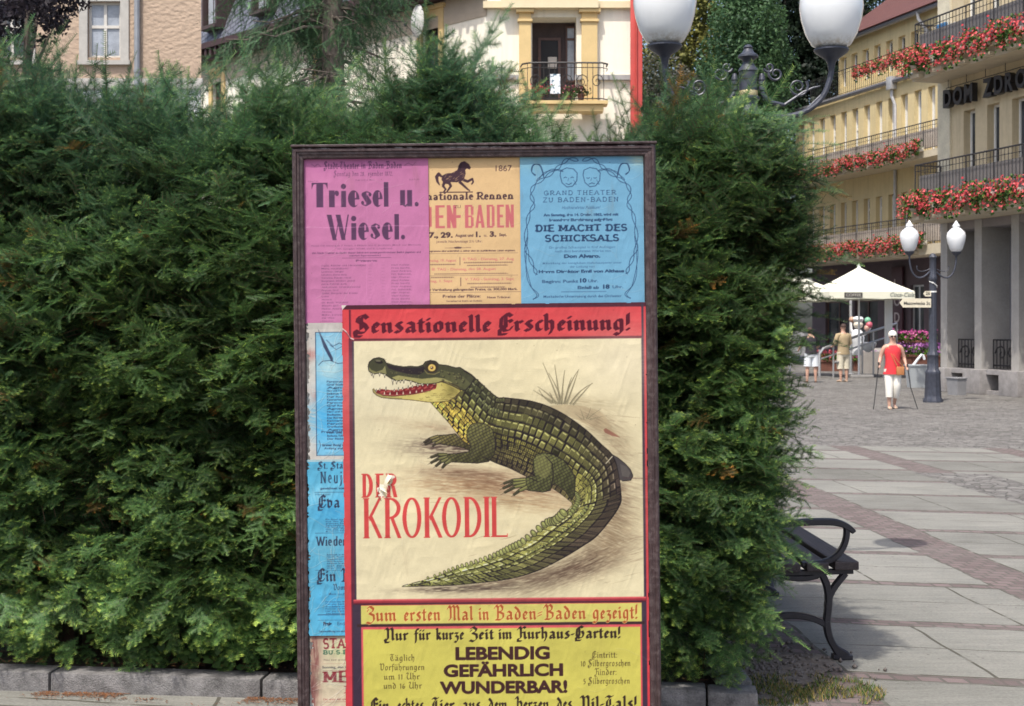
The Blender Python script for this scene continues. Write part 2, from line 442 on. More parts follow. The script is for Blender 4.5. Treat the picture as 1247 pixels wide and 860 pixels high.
# geranium boxes: three variants, copied
ger_leaf = vcol_mat("geranium leaves and flowers", .6, .2, trans=.2)
box_m = mat("pale flower trough", (.62, .58, .50), .8, .15, 10)
def make_flower_box(seed, L=1.0, sag=.42):
    rs = np.random.RandomState(seed); r = thing("flower_box", "x", "flower box", group="red geranium boxes on the balconies")
    mb = MB(); mb.box(-L * .46, L * .46, -.10, .10, 0, .17, .012); mb.obj("trough", box_m, r)
    def cloud(n, size, spread, c0, c1, zc, front):
        x = rs.uniform(-L * .53, L * .53, n); a = rs.rand(n)
        y = -.12 - spread * rs.rand(n) ** .7 * front + .16 * rs.rand(n); z = zc + .40 * (rs.rand(n) - .35) - sag * rs.rand(n) * (y < -.14) + .10 * vnoise(np.stack([x * 5 + seed, z0 := x * 0, z0], 1), seed)
        P = np.stack([x, y, z], 1)
        k = vnoise(P * 7 + seed, seed + int(size * 1000)) > -.02; P = P[k]; n = len(P)
        N = rs.randn(n, 3) * .7 + np.array((0, -.8, .5)); N /= np.linalg.norm(N, axis=1)[:, None]
        A = np.cross(N, rs.randn(n, 3)); A /= np.linalg.norm(A, axis=1)[:, None]; B = np.cross(N, A); s = (size * rs.uniform(.6, 1.3, n))[:, None]
        V = np.stack([P + A * s, P + B * s, P - A * s, P - B * s], 1).reshape(-1, 3)
        t = rs.rand(n)[:, None]; C = np.repeat(np.array(c0) * (1 - t) + np.array(c1) * t, 4, 0)
        return V, np.arange(len(V)).reshape(-1, 4), C
    V, Fc, C = cloud(760, .040, .24, (.012, .04, .010), (.10, .19, .035), .22, .8); raw_obj("leaves", V, Fc, ger_leaf, r, C)
    V, Fc, C = cloud(500, .032, .30, (.38, .025, .04), (.80, .16, .17), .27, 1.0); raw_obj("blossoms", V, Fc, ger_leaf, r, C)
    return r
BOXES = [make_flower_box(300 + k) for k in range(4)]
BOX_USED = [0]
ordinal = ["first", "second", "third", "fourth", "fifth", "sixth", "seventh", "eighth", "ninth", "tenth", "eleventh", "twelfth", "thirteenth", "fourteenth"]
def flower_box(loc, rz, label, sc=1.0):
    k = BOX_USED[0]; BOX_USED[0] += 1
    o = BOXES[k] if k < 4 else copy_tree(BOXES[(k * 7 + k // 4) % 4])
    o.location = loc; o.rotation_euler = (0, 0, rz); o.scale = (sc, 1, 1); o["label"] = label
    return o
def loc2w(base, rz, x, y, z):
    c, s = math.cos(rz), math.sin(rz)
    return (base[0] + c * x - s * y, base[1] + s * x + c * y, base[2] + z)

RZ = math.atan2(-.960, .279)
yellow = mat("ochre render", (.60, .49, .27), .85, .10, 1.2, .003, 60, streak=.35)
yellow_in = mat("pale render", (.66, .58, .36), .85, .08, 1.2)
conc = mat("balcony slab", (.50, .44, .33), .85, .15, 3)
rooftile = bpy.data.materials.new("dark red roof tiles"); n = NT(rooftile); co = n.coord()
wv = n.n("ShaderNodeTexWave", bands_direction='X'); n.put(wv.inputs["Vector"], co); wv.inputs["Scale"].default_value = 4; wv.inputs["Distortion"].default_value = .4
n.set(Base_Color=n.mix(n.noise(co, 3, 4), (.085, .030, .030), (.19, .07, .06)), Roughness=.8); n.bump(wv.outputs[1], .04)
gutter_m = mat("grey zinc gutter", (.20, .20, .22), .45, .2, 6, metal=.4)
lightpipe = mat("pale zinc downpipe", (.45, .45, .46), .4, .15, 6, metal=.3)

# ---------------------------------------------------------------- yellow balcony house
YB = (15.66, 61.0, 0.0)
yb = thing("yellow_balcony_house", "long yellow house with two rows of red flower balconies and a dark red roof", "building", YB, RZ)
XL, XR = -6.9, 9.0
z1b, z1t, z2b, z2t, zg = 4.55, 4.95, 8.35, 8.62, 12.1
holes1 = []; holes2 = []; holes3 = []
xw = XL + .35
while xw < XR - .7:
    holes1.append((xw, xw + .50, z1t + .02, 7.35)); holes2.append((xw, xw + .52, z2t + .02, 11.45)); holes3.append((xw, xw + .55, 12.95, 14.35)); xw += 1.0
mb = MB(); wall_mb(mb, XL, XR, z1b, 12.15, holes1 + holes2, 0, .30)
mb.add([(XL, 0, z1b), (XL, 9, z1b), (XL, 9, 15), (XL, 0, 12.15)], [(3, 2, 1, 0)]); mb.add([(XR, 0, z1b), (XR, 9, z1b), (XR, 9, 15), (XR, 0, 12.15)], [(0, 1, 2, 3)])
mb.add([(XL, .9, z1b), (XR, .9, z1b), (XR, .9, 12.2), (XL, .9, 12.2)], [(0, 1, 2, 3)])
mb.obj("wall", yellow, yb, smooth=False)
mb = MB(); wall_mb(mb, XL + 2.2, XR, 12.15, 15.1, [h for h in holes3 if h[0] > XL + 2.3], 1.1, .28); mb.box(XL + 2.2, XR, 1.42, 9, 12.2, 15.05)
mb.obj("attic_wall", yellow, yb, smooth=False)
mb = MB()
for hs, y in ((holes1, 0), (holes2, 0), (holes3, 1.1)): pass
for h in holes1 + holes2: window(yb, h[0], h[1], h[2], h[3], .20, .085, white_frame, random.choice((glass_m, glass_m, curtain_m, curtain_p)), False, h[2] + random.choice((.9, .9, 1.9)))
for h in holes3:
    if h[0] > XL + 2.3: window(yb, h[0], h[1], h[2], h[3], 1.30, .06, white_frame, glass_m, False)
# ground floor: shop front, its dark colour standing in for shade under the first balcony
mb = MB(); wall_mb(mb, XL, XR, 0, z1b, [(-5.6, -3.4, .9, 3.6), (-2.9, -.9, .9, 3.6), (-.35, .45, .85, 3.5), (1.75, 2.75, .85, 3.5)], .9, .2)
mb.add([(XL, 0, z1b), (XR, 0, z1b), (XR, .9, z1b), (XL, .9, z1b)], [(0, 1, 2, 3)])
mb.obj("shop_wall", mat("shaded shopfront", (.085, .060, .070), .7, .25, 2), yb, smooth=False)
for a, b_ in ((-5.6, -3.4), (-2.9, -.9)): window(yb, a, b_, .9, 3.6, 1.02, .07, brown_frame, glass_m, True, 2.9)
dr = window(yb, -.35, .45, .85, 3.5, 1.02, .08, lightpipe, glass_m, False, 2.8); dr.name = "door"
dr = window(yb, 1.75, 2.75, .85, 3.5, 1.02, .08, lightpipe, glass_m, True, 2.8); dr.name = "door"
# balcony slabs and rails
for nm, zb, zt, xl in (("lower", z1b, z1t, XL), ("upper", z2b, z2t, XL)):
    mb = MB(); mb.box(xl, XR, -1.25, -.002, zb, zt)
    for i in range(12): mb.box(xl + .7 + i * 1.05, xl + 1.05 + i * 1.05, -1.42, -1.252, zb + .05, zb + .17, .02)
    mb.obj("balcony_slab", conc, yb, smooth=False)
    railing(yb, [(xl + .02, -1.18), (XR, -1.18)], 1.12, .16, zt)
mb = MB(); mb.box(XL + 1.2, XR, -.02, 1.095, 12.152, 12.25); mb.box(XL, XL + 1.2, -.02, 3, 12.152, 12.25); mb.obj("terrace_slab", conc, yb, smooth=False)
railing(yb, [(XL + 1.3, .12), (XR, .12)], 1.15, .17, 12.25)
# balcony dividers: pale board panels behind the rails
mb = MB()
for zt_ in (z2t, z1t):
    mb = MB(); mb.box(XL + .1, XR, -1.10, -1.07, zt_ + .1, zt_ + .85); mb.obj("balcony_panel", mat("weathered balcony panels", (.42, .36, .30), .7, .35, 1.1), yb, smooth=False)
# gutters, pipes, roof
mb = MB(); mb.tube([(XL - .1, -.16, 12.1), (XR, -.16, 12.1)], .11, 8); mb.obj("gutter", gutter_m, yb)
mb = MB(); mb.tube([(XL + 2, .80, 15.0), (XR, .80, 15.0)], .12, 8); mb.obj("gutter", gutter_m, yb)
mb = MB(); mb.box(1.75, 2.15, -.30, .0, 11.75, 12.3, .03); mb.tube([(1.95, -.12, 11.8), (1.95, -.14, 11.5), (2.1, -.07, 11.1), (2.1, -.07, 5)], .07, 8); mb.obj("downpipe", lightpipe, yb)
mb = MB(); mb.tube([(2.5, .75, 15.0), (2.5, .8, 14.7), (2.75, 1.02, 14.2), (2.75, 1.02, 12.3)], .075, 8); mb.obj("downpipe", lightpipe, yb)
mb = MB(); mb.add([(XL + 1.9, .62, 15.1), (XR + .3, .62, 15.1), (XR + .3, 6, 19.2), (XL + 3.4, 6, 19.2)], [(0, 1, 2, 3)])
mb.add([(XL + 1.9, .62, 15.1), (XL + 3.4, 6, 19.2), (XL + 3.4, 9.5, 19.2), (XL + 1.9, 9.5, 15.1)], [(0, 1, 2, 3)]); mb.add([(XL + 1.9, .62, 15.08), (XR + .3, .62, 15.08), (XR + .3, 1.2, 15.08), (XL + 1.9, 1.2, 15.08)], [(3, 2, 1, 0)])
mb.obj("roof", rooftile, yb, smooth=False)
i = 0
for x in np.arange(XL + .9, 6.0, 1.06):
    flower_box(loc2w(YB, RZ, x, -1.36, z2t - .02), RZ, "%s red geranium box from the left on the yellow house's upper balcony" % ordinal[i]); i += 1
i = 0
for x in np.arange(XL + 2.2, 6.2, 1.06):
    flower_box(loc2w(YB, RZ, x, -1.36, z1t - .02), RZ, "%s red geranium box from the left on the yellow house's lower balcony" % ordinal[i]); i += 1
i = 0
for x in np.arange(-.6, 4.6, 1.06):
    flower_box(loc2w(YB, RZ, x, .02, 12.85), RZ, "%s red geranium box from the left on the yellow house's roof terrace" % ordinal[i]); i += 1
# vertical shop sign with the letters of the ice cream shop
def sign_text(name, parent, body, mat_, size, loc, extr=.006, off=.0, wscale=1.0):
    vs, fs = text_geo(body, extr / size, off)
    vs = vs * size; vs[:, 0] *= wscale
    mb = MB(); mb.add([(v[0] + loc[0], loc[1] - v[2], v[1] + loc[2]) for v in vs], fs)
    return mb.obj(name, mat_, parent, smooth=False)
sp = loc2w(YB, RZ, .95, .72, 0)
ss = thing("shop_sign", "tall dark red shop sign with pale vertical letters LODY behind the direction arrow", "sign", sp, RZ)
mb = MB(); mb.box(-.42, .42, 0, .08, .9, 4.3, .01); mb.obj("panel", mat("dark maroon panel", (.055, .018, .026), .5, .2, 3), ss)
for k, ch in enumerate("LODY"):
    sign_text("letter", ss, ch, mat("pale sign letters", (.42, .36, .36), .6, .1, 5), .62, (-.22, -.003, 3.35 - k * .72), .012, .012)

# ---------------------------------------------------------------- hotel with the black letters
DB = (11.35, 37.0, 0.0)
db = thing("yellow_hotel", "yellow hotel with stone fins below and two flowered balconies at the right edge", "building", DB, RZ)
DL = 9.0; s1b, s1t, s2b, s2t = 4.42, 4.72, 8.12, 8.42
cream = mat("cream hotel render", (.56, .47, .31), .85, .12, 1.0, .003, 60, streak=.35)
dh1 = [(1.05 + k, 1.05 + k + .5, s1t + .02, 7.25) for k in range(7)]
dh2 = [(1.05 + k, 1.05 + k + .5, s2t + .02, 10.9) for k in range(7)]
mb = MB(); wall_mb(mb, 0, DL, 4.42, 13, dh1 + dh2, 0, .3); mb.add([(0, 0, 4.42), (0, 11, 4.42), (0, 11, 13), (0, 0, 13)], [(3, 2, 1, 0)])
mb.add([(DL, 0, 0), (DL, 11, 0), (DL, 11, 13), (DL, 0, 13)], [(0, 1, 2, 3)]); mb.add([(0, 0, 13), (DL, 0, 13), (DL, 11, 13), (0, 11, 13)], [(0, 1, 2, 3)]); mb.add([(0, .8, 4.5), (DL, .8, 4.5), (DL, .8, 13), (0, .8, 13)], [(0, 1, 2, 3)])
mb.obj("wall", cream, db, smooth=False)
for h in dh1 + dh2: window(db, h[0], h[1], h[2], h[3], .2, .06, white_frame, glass_m, False)
stonelight = mat("pale corner stone", (.56, .52, .40), .85, .22, 2.5, .004, 40)
mb = MB(); mb.box(-.03, .52, -.06, .3, 4.425, 13.2); mb.obj("corner_pilaster", stonelight, db, smooth=False)
for zb, zt in ((s1b, s1t), (s2b, s2t)):
    mb = MB(); mb.box(.10, DL, -.90, -.062, zb, zt)
    for k in range(9): mb.box(.25 + k * 1.0, .65 + k * 1.0, -1.07, -.902, zb + .03, zb + .13, .02)
    mb.obj("balcony_slab", conc, db, smooth=False)
    railing(db, [(.14, -.07), (.14, -.84), (DL, -.84)], 1.2, .14, zt)
    mb = MB(); mb.box(.2, DL, -.76, -.73, zt + .08, zt + .92); mb.obj("balcony_panel", mat("smoky balcony glass", (.16, .145, .14), .25, .2, 2), db, smooth=False)
i = 0
for x in np.arange(.55, 5.4, 1.02):
    flower_box(loc2w(DB, RZ, x, -1.01, s1t + .0), RZ, "%s red geranium box from the left on the hotel's lower balcony" % ordinal[i], 1.0); i += 1
i = 0
for x in np.arange(.55, 5.4, 1.02):
    flower_box(loc2w(DB, RZ, x, -1.01, s2t + .0), RZ, "%s red geranium box from the left on the hotel's upper balcony" % ordinal[i], 1.0); i += 1
# ground floor: stone fins on granite blocks, recessed glass between
fin_m = mat("grey stone fins", (.34, .325, .305), .85, .14, 2, .003, 50)
plinth_m = mat("granite plinth", (.27, .255, .25), .8, .3, 6, .006, 40)
for k in range(6):
    x = .05 + k * 1.5
    mb = MB(); mb.box(x, x + .30, -.02, .95, .62, 4.418); mb.obj("fin", fin_m, db, smooth=False)
    mb = MB(); mb.box(x - .12, x + .62, -.30, .95, 0, .618, .02); mb.obj("plinth_block", plinth_m, db)
mb = MB()
for k in range(6):
    x = .05 + k * 1.5; mb.box(x + .623, x + 1.377, -.12, .95, .0, .10); mb.box(x + .623, x + 1.377, -.12, .95, .50, .612)
mb.obj("plinth", plinth_m, db, smooth=False)
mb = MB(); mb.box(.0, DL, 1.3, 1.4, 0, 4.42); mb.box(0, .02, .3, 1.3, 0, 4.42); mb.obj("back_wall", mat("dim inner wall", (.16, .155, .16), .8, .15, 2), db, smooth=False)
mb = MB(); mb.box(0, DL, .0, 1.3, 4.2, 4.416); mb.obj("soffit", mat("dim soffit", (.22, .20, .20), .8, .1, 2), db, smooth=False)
for k in range(6):
    x = .05 + k * 1.5
    window(db, x + .302, x + 1.498, .70, 4.15, .80, .06, mat("grey window frame", (.20, .20, .22), .5, .1, 4), curtain_m, True)
    g = MB(); a, b_ = x + .34, x + 1.46; zt = 1.36
    g.tube([(a, .30, zt), (b_, .30, zt)], .022, 6); g.tube([(a, .30, .72), (b_, .30, .72)], .022, 6)
    for q in range(9): xx = a + (b_ - a) * q / 8; g.tube([(xx, .30, .64), (xx, .30, zt)], .014, 5)
    cxm = (a + b_) / 2
    for sg in (-1, 1):
        g.tube([(cxm + sg * (.42 * (1 - t / 10) * math.cos(t * .75)) * .6 + sg * .22, .285, 1.02 + .22 * (1 - t / 12) * math.sin(t * .75)) for t in range(11)], .02, 5)
    g.obj("grille", iron, db)
# hanging block letters under the upper slab
DL0 = loc2w(DB, RZ, .50, -.12, 0)
sg_ = thing("hotel_letters", "large black block letters DOM ZDROJOWY hanging under the upper hotel balcony", "sign", DL0, RZ)
blackl = mat("black sign letters", (.012, .011, .014), .4, .2, 5)
x = .08; 
for ch in "DOM ZDROJOWY":
    if ch == " ": x += .34; continue
    vs, fs = text_geo(ch, .13, .035)
    wd = vs[:, 0].max() - vs[:, 0].min(); s_ = .62
    mb = MB(); mb.add([((v[0] - vs[:, 0].min()) * s_ * .80 + x, -v[2] * s_ - .10, v[1] * s_ * 1.0 + 7.40) for v in vs], fs); mb.obj("letter", blackl, sg_, smooth=False)
    x += wd * s_ * .80 + .09
mb = MB(); mb.tube([(.1, -.1, 7.9), (x, -.1, 7.9)], .012, 5)
for q in np.arange(.2, x, .8): mb.tube([(q, -.1, 7.9), (q, -.1, 8.11)], .010, 5)
mb.obj("hanger", iron, sg_)
tw = thing("drying_rack", "small drying rack with a blue towel on the upper hotel balcony", "drying rack", loc2w(DB, RZ, 1.1, -.38, s2t), RZ)
mb = MB()
for sx in (-.4, .4):
    for sy in (-.25, .25): mb.tube([(sx, sy, 0), (sx * .9, -sy * .4, .95)], .012, 5)
for q in range(6): mb.tube([(-.45, -.3 + .12 * q, 1.0), (.45, -.3 + .12 * q, 1.0)], .006, 4)
mb.obj("rack", white_frame, tw)
mb = MB(); mb.box(-.15, .25, -.36, -.345, .35, 1.01); mb.box(-.15, .25, -.30, -.285, .45, 1.01); mb.box(-.15, .25, -.36, -.285, 1.012, 1.025); mb.obj("towel", mat("blue towel", (.10, .28, .55), .9, .1, 10), tw)

# ---------------------------------------------------------------- stucco house, upper left
SB = PX(-140, 400, 40.0); SB.z = 0
sb = thing("stucco_house", "salmon beige house with rough stucco and grey framed windows at the left", "building", SB)
Wd = (245 + 140) / F * 40
stucco = bpy.data.materials.new("rough salmon stucco"); n = NT(stucco); co = n.coord()
mp = n.n("ShaderNodeMapping"); n.put(mp.inputs[0], co); mp.inputs["Scale"].default_value = (1, 1, 1.5)
vr = n.n("ShaderNodeTexVoronoi", feature='SMOOTH_F1'); n.put(vr.inputs["Vector"], mp.outputs[0]); vr.inputs["Scale"].default_value = 7.0
hh = n.math('ADD', n.math('MULTIPLY', vr.outputs[0], .8), n.math('MULTIPLY', n.noise(mp.outputs[0], 9, 5, .65), .9))
n.set(Base_Color=n.mix(n.noise(co, .5, 5), (.39, .29, .215), (.455, .35, .265)), Roughness=.95); n.bump(hh, .032)
px2x = lambda px: (px + 140) / F * 40
zz = lambda py: CAMZ + (HY - py) / F * 40
hol = []
for c in (127, 13, -100):
    for rz_ in (0, 85 + 92): hol.append((px2x(c - 20), px2x(c + 20), zz(70 + rz_), zz(2 + rz_)))
mb = MB(); wall_mb(mb, 0, Wd, zz(96), 15.5, [h for h in hol if h[2] > 8], 0, .22); mb.add([(Wd, 0, 0), (Wd - 2.6, 10, 0), (Wd - 2.6, 10, 15.5), (Wd, 0, 15.5)], [(0, 1, 2, 3)])
mb.obj("wall", stucco, sb, smooth=False)
mb = MB(); wall_mb(mb, 0, Wd, 0, zz(96) - .3, [h for h in hol if h[2] < 8], 0, .22); mb.obj("lower_wall", mat("pale grey lower render", (.50, .51, .53), .85, .12, 2), sb, smooth=False)
mb = MB(); mb.box(-.1, Wd + .06, -.10, .05, zz(96) - .3, zz(96), .02); mb.obj("string_course", mat("grey stone trim", (.40, .385, .36), .85, .15, 4), sb)
for h in hol:
    window(sb, h[0], h[1], h[2], h[3], .12, .07, mat("weathered white frame", (.55, .53, .49), .6, .12, 6), curtain_m if h[0] > px2x(100) else glass_m, True, h[2] + (h[3] - h[2]) * .56)
    f = MB(); a, b_, c, d = h; q = .24
    f.box(a - q, a, -.05, .04, c - .1, d + q); f.box(b_, b_ + q, -.05, .04, c - .1, d + q); f.box(a, b_, -.05, .04, d, d + q); f.box(a - q - .05, b_ + q + .05, -.12, .04, c - .22, c - .1)
    f.obj("window_surround", mat("grey stone trim", (.40, .385, .36), .85), sb, smooth=False)
mb = MB(); x = px2x(168); mb.tube([(x, -.10, 0), (x, -.10, 15.4)], .085, 9)
for z in (9, 11.2, 13): mb.tube([(x, -.10, z - .04), (x, -.10, z + .04)], .10, 9)
mb.obj("downpipe", mat("grey zinc downpipe", (.27, .285, .31), .45, .15, 5, metal=.3), sb)
mb = MB(); mb.box(-.4, Wd + .1, -.5, .4, 15.5, 15.8); mb.add([(-.4, -.5, 15.8), (Wd + .1, -.5, 15.8), (Wd - 1.6, 5, 19), (-.4, 5, 19)], [(0, 1, 2, 3)]); mb.obj("roof", rooftile, sb, smooth=False)

# ---------------------------------------------------------------- cream house with the balcony
CY = 48.0; C0 = PX(592, 400, CY); C0.z = 0
cb = thing("cream_house", "cream house with slate mansard roof and an iron balcony between two pilasters", "building", C0)
crm = mat("cream wall", (.84, .80, .68), .85, .05, 1.2, streak=.22)
ochr = mat("ochre trim", (.62, .46, .22), .8, .1, 2)
kx = lambda px: (px - 592) / F * CY
kz = lambda py: CAMZ + (HY - py) / F * CY
door = (kx(648), kx(702), kz(128), kz(21))
mb = MB(); wall_mb(mb, 0, kx(775), 0, 14.2, [door], 0, .9); mb.add([(kx(775), 0, 0), (kx(775), 12, 0), (kx(775), 12, 14.2), (kx(775), 0, 14.2)], [(0, 1, 2, 3)])
mb.obj("wall", crm, cb, smooth=False)
# loggia back wall with the door leaf
mb = MB(); mb.box(door[0], door[1], .9, 1.0, door[2], door[3]); mb.obj("loggia_back", mat("dark brown loggia wall", (.05, .032, .032), .7, .3, 3), cb, smooth=False)
window(cb, kx(656), kx(684), kz(126), kz(40), .82, .09, brown_frame, mat("dark room", (.006, .005, .007), .6, .1, 3), False)
w2 = window(cb, kx(690), kx(702.5), kz(95), kz(26), .80, .06, brown_frame, curtain_m, False, kz(42)); 
mb = MB(); mb.box(kx(668), kx(679), .80, .815, kz(78), kz(64)); mb.obj("paper_notice", mat("pale paper", (.48, .45, .42), .8, .1, 5), cb, smooth=False)
for a, b_ in ((632, 646.5), (708, 727)):
    mb = MB(); mb.box(kx(a), kx(b_), -.22, -.002, kz(140), kz(16)); mb.box(kx(a) - .10, kx(b_) + .10, -.34, -.003, kz(17), kz(13)); mb.box(kx(a) - .05, kx(b_) + .05, -.28, -.003, kz(28), kz(25)); mb.obj("pilaster", ochr, cb, smooth=False)
mb = MB(); mb.box(kx(610), kx(728), -.40, -.004, kz(12.5), kz(0)); mb.box(-.1, kx(775) + .05, -.20, -.006, kz(11), kz(3)); mb.obj("cornice", mat("cornice cream", (.70, .60, .40), .8, .08, 2), cb, smooth=False)
mb = MB(); mb.box(kx(700), kx(776), -.14, -.003, kz(98), kz(92)); mb.box(0, kx(640), -.14, -.003, kz(98), kz(92)); mb.obj("string_course", mat("grey ledge", (.33, .33, .33), .85, .15, 4), cb, smooth=False)
mb = MB(); mb.box(kx(640), kx(738), -1.0, -.224, kz(132), kz(128)); mb.box(kx(645), kx(733), -.9, -.226, kz(140), kz(132.2)); mb.obj("balcony_slab", ochr, cb, smooth=False)
# ornate bowed railing with scrolls
mb = MB(); zr = kz(83); zb = kz(127.5)
path = [(kx(634), -.26), (kx(636), -.72), (kx(645), -.95), (kx(690), -.98), (kx(731), -.95), (kx(738), -.72), (kx(738), -.26)]
mb.tube([(x, y, zr) for x, y in path], .03, 6); mb.tube([(x, y, zr - .16) for x, y in path], .015, 5); mb.tube([(x, y, zb + .05) for x, y in path], .02, 5)
for k in range(15):
    x = kx(642) + (kx(733) - kx(642)) * k / 14; mb.tube([(x, -.96, zb), (x, -.96, zr)], .011, 5)
for k in range(5):
    xc = kx(651) + (kx(725) - kx(651)) * k / 4
    mb.tube([(xc + .22 * (1 - t / 16) * math.cos(t * .7), -.985, (zr + zb) / 2 + .26 * (1 - t / 16) * math.sin(t * .7)) for t in range(15)], .016, 5)
mb.obj("balcony_railing", iron, cb)
# receding left wing
wing_rz = math.atan2(.737, -.676) + math.pi   # local x runs right towards the corner
WL = 24.0
c_, s_ = math.cos(wing_rz), math.sin(wing_rz)
M = Matrix.Rotation(wing_rz, 4, 'Z')
def wing(mb): mb.M = M; return mb
def wx(px):   # local x on the wing where the view line through px meets it
    k = (px - CX) / F
    t = (k * CY - C0.x) / (-.676 - k * .737)
    return -t
def wzz(px, py):
    t = -wx(px); Y = CY + .737 * t
    return CAMZ + (HY - py) / F * Y
wh = []
for px, top, bot, hw in ((265, 95, 240, .8), (525, 22, 240, .95), (395, 60, 240, .9)):
    x = wx(px); zt_ = wzz(px, top); wh.append((x - hw / 2, x + hw / 2, zt_ - 2.4, zt_))
wb = wing(MB()); wall_mb(wb, -WL, 0, 0, 12.4, wh, 0, .3); wb.obj("wall", crm, cb, smooth=False)
wb = wing(MB()); wb.box(-WL, 0.05, -.03, .0, 12.4, 13.3); wb.obj("frieze", mat("beige frieze", (.42, .36, .28), .85, .1, 2), cb, smooth=False)
wb = wing(MB()); wb.box(-WL, .1, -.55, .0, 13.3, 13.75); wb.box(-WL, .15, -.8, .0, 13.75, 14.0); wb.obj("eaves", mat("dark brown eaves", (.045, .022, .024), .7, .25, 4), cb, smooth=False)
wb = wing(MB())
for k in range(60): wb.box(-WL + k * .4, -WL + k * .4 + .16, -.74, -.552, 13.4, 13.74)
wb.obj("eaves_brackets", mat("dark brown eaves", (.045, .022, .024)), cb, smooth=False)
for h in wh:
    f = wing(MB()); a, b_, c, d = h; q = .26
    f.box(a - q, a, -.07, .02, c, d + q); f.box(b_, b_ + q, -.07, .02, c, d + q); f.box(a, b_, -.07, .02, d, d + q); f.box(a - q - .1, b_ + q + .1, -.14, .02, d + q + .002, d + q + .15); f.obj("window_surround", ochr, cb, smooth=False)
    f = wing(MB()); f.box(a, a + .09, .15, .22, c, d); f.box(b_ - .09, b_, .15, .22, c, d); f.box((a + b_) / 2 - .04, (a + b_) / 2 + .04, .15, .22, c, d); f.box(a + .09, b_ - .09, .148, .22, d - .1, d); f.box(a + .09, b_ - .09, .145, .22, c + 1.5, c + 1.58)
    fo_ = f.obj("window", brown_frame, cb, smooth=False)
    f = wing(MB()); f.box(a, b_, .19, .2, c, d); f.obj("pane", glass_m, fo_, smooth=False)
slate = bpy.data.materials.new("slate scale roof"); n = NT(slate); co = n.coord()
mp = n.n("ShaderNodeMapping"); n.put(mp.inputs[0], co); mp.inputs["Rotation"].default_value = (0, 0, -wing_rz)
X_, Y_, Z_ = n.sepxyz(mp.outputs[0])[:3]
mp2 = n.comb(n.math('ADD', X_, n.math('MULTIPLY', Z_, .8)), n.math('SUBTRACT', Z_, n.math('MULTIPLY', X_, .35)), 0.0)
bk = n.n("ShaderNodeTexBrick"); n.put(bk.inputs["Vector"], mp2)
for k_, x in (("Scale", 1.0), ("Mortar Size", .028), ("Brick Width", .42), ("Row Height", .27)): bk.inputs[k_].default_value = x
bk.inputs["Color1"].default_value = (.105, .115, .145, 1); bk.inputs["Color2"].default_value = (.15, .16, .195, 1); bk.inputs["Mortar"].default_value = (.035, .037, .05, 1)
n.set(Base_Color=bk.outputs[0], Roughness=.5); n.bump(n.math('SUBTRACT', 1.0, bk.outputs[1]), .03)
wb = wing(MB()); wb.add([(-WL, -.62, 14.0), (.1, -.62, 14.0), (.1, 1.2, 18.2), (-WL, 1.2, 18.2)], [(0, 1, 2, 3)]); wb.add([(.1, -.62, 14), (.1, 3, 14), (.1, 3, 18.2), (.1, 1.2, 18.2)], [(0, 1, 2, 3)]); wb.obj("mansard_roof", slate, cb, smooth=False)
mb = MB(); mb.add([(0, -.45, 14.21), (kx(775) + .2, -.45, 14.21), (kx(775) + .2, 1.6, 18.2), (0, 1.6, 18.2)], [(0, 1, 2, 3)]); mb.obj("mansard_roof", slate, cb, smooth=False)
for px in (273, 335, 398):
    x = wx(px); f = wing(MB()); f.box(x - .62, x - .50, -.75, .9, 14.7, 16.9); f.box(x + .5, x + .62, -.75, .9, 14.7, 16.9); f.box(x - .7, x + .7, -.85, .95, 16.9, 17.1); f.box(x - .66, x + .66, -.86, .0, 14.55, 14.7); f.box(x - .5, x + .5, -.5, -.4, 14.7, 16.9); fo_ = f.obj("dormer", mat("dark dormer wood", (.06, .038, .036), .6, .2, 5), cb, smooth=False)
    f = wing(MB()); f.box(x - .42, x - .05, -.52, -.502, 14.85, 16.7); f.box(x + .05, x + .42, -.52, -.502, 14.85, 16.7); f.obj("pane", mat("sky lit pane", (.35, .38, .42), .15, .2, 2), fo_, smooth=False)
# satellite dish on the wing, by the right window
dp = M @ Vector((wx(520), -.45, wzz(520, 28)))
ds = thing("satellite_dish", "pale satellite dish fixed beside the wing window of the cream house", "satellite dish", C0 + dp, math.radians(-58))
mb = MB(); R_ = .48
rings = [[Vector((R_ * q * math.cos(a * math.pi / 10), .16 * q * q - .16 + dy, R_ * 1.25 * q * math.sin(a * math.pi / 10))) for a in range(20)] for q, dy in ((.05, 0), (.4, 0), (.75, 0), (1, 0), (1, .015), (.5, .02), (.05, .02))]
mb.loft(rings); mb.obj("dish", mat("light grey dish", (.58, .58, .56), .4, .08, 6), ds)
mb = MB(); mb.tube([(0, -.14, -.05), (0, .3, -.1), (0, .45, -.15)], .025, 6); mb.tube([(0, -.1, -.5), (0, -.45, -.2)], .012, 5); mb.box(-.04, .04, -.52, -.44, -.25, -.15, .01); mb.obj("bracket", iron, ds)
# red board at the corner
rb = PX(775, 400, 47.4); rb.z = 0
r_ = thing("red_board", "tall narrow red painted board at the right corner of the cream house", "board", rb, math.radians(0))
mb = MB(); mb.box(-.20, .0, 0, .12, 0, 15.0, .015); mb.box(.002, .20, -.03, .12, 0, 15.0, .015); mb.obj("board", mat("red painted board", (.46, .055, .045), .55, .15, 3), r_)
mb = MB(); mb.tube([(0, -.06, 0), (0, -.06, 15.1)], .035, 8); mb.obj("pole", mat("red pole", (.40, .05, .04), .5, .1, 3), r_)
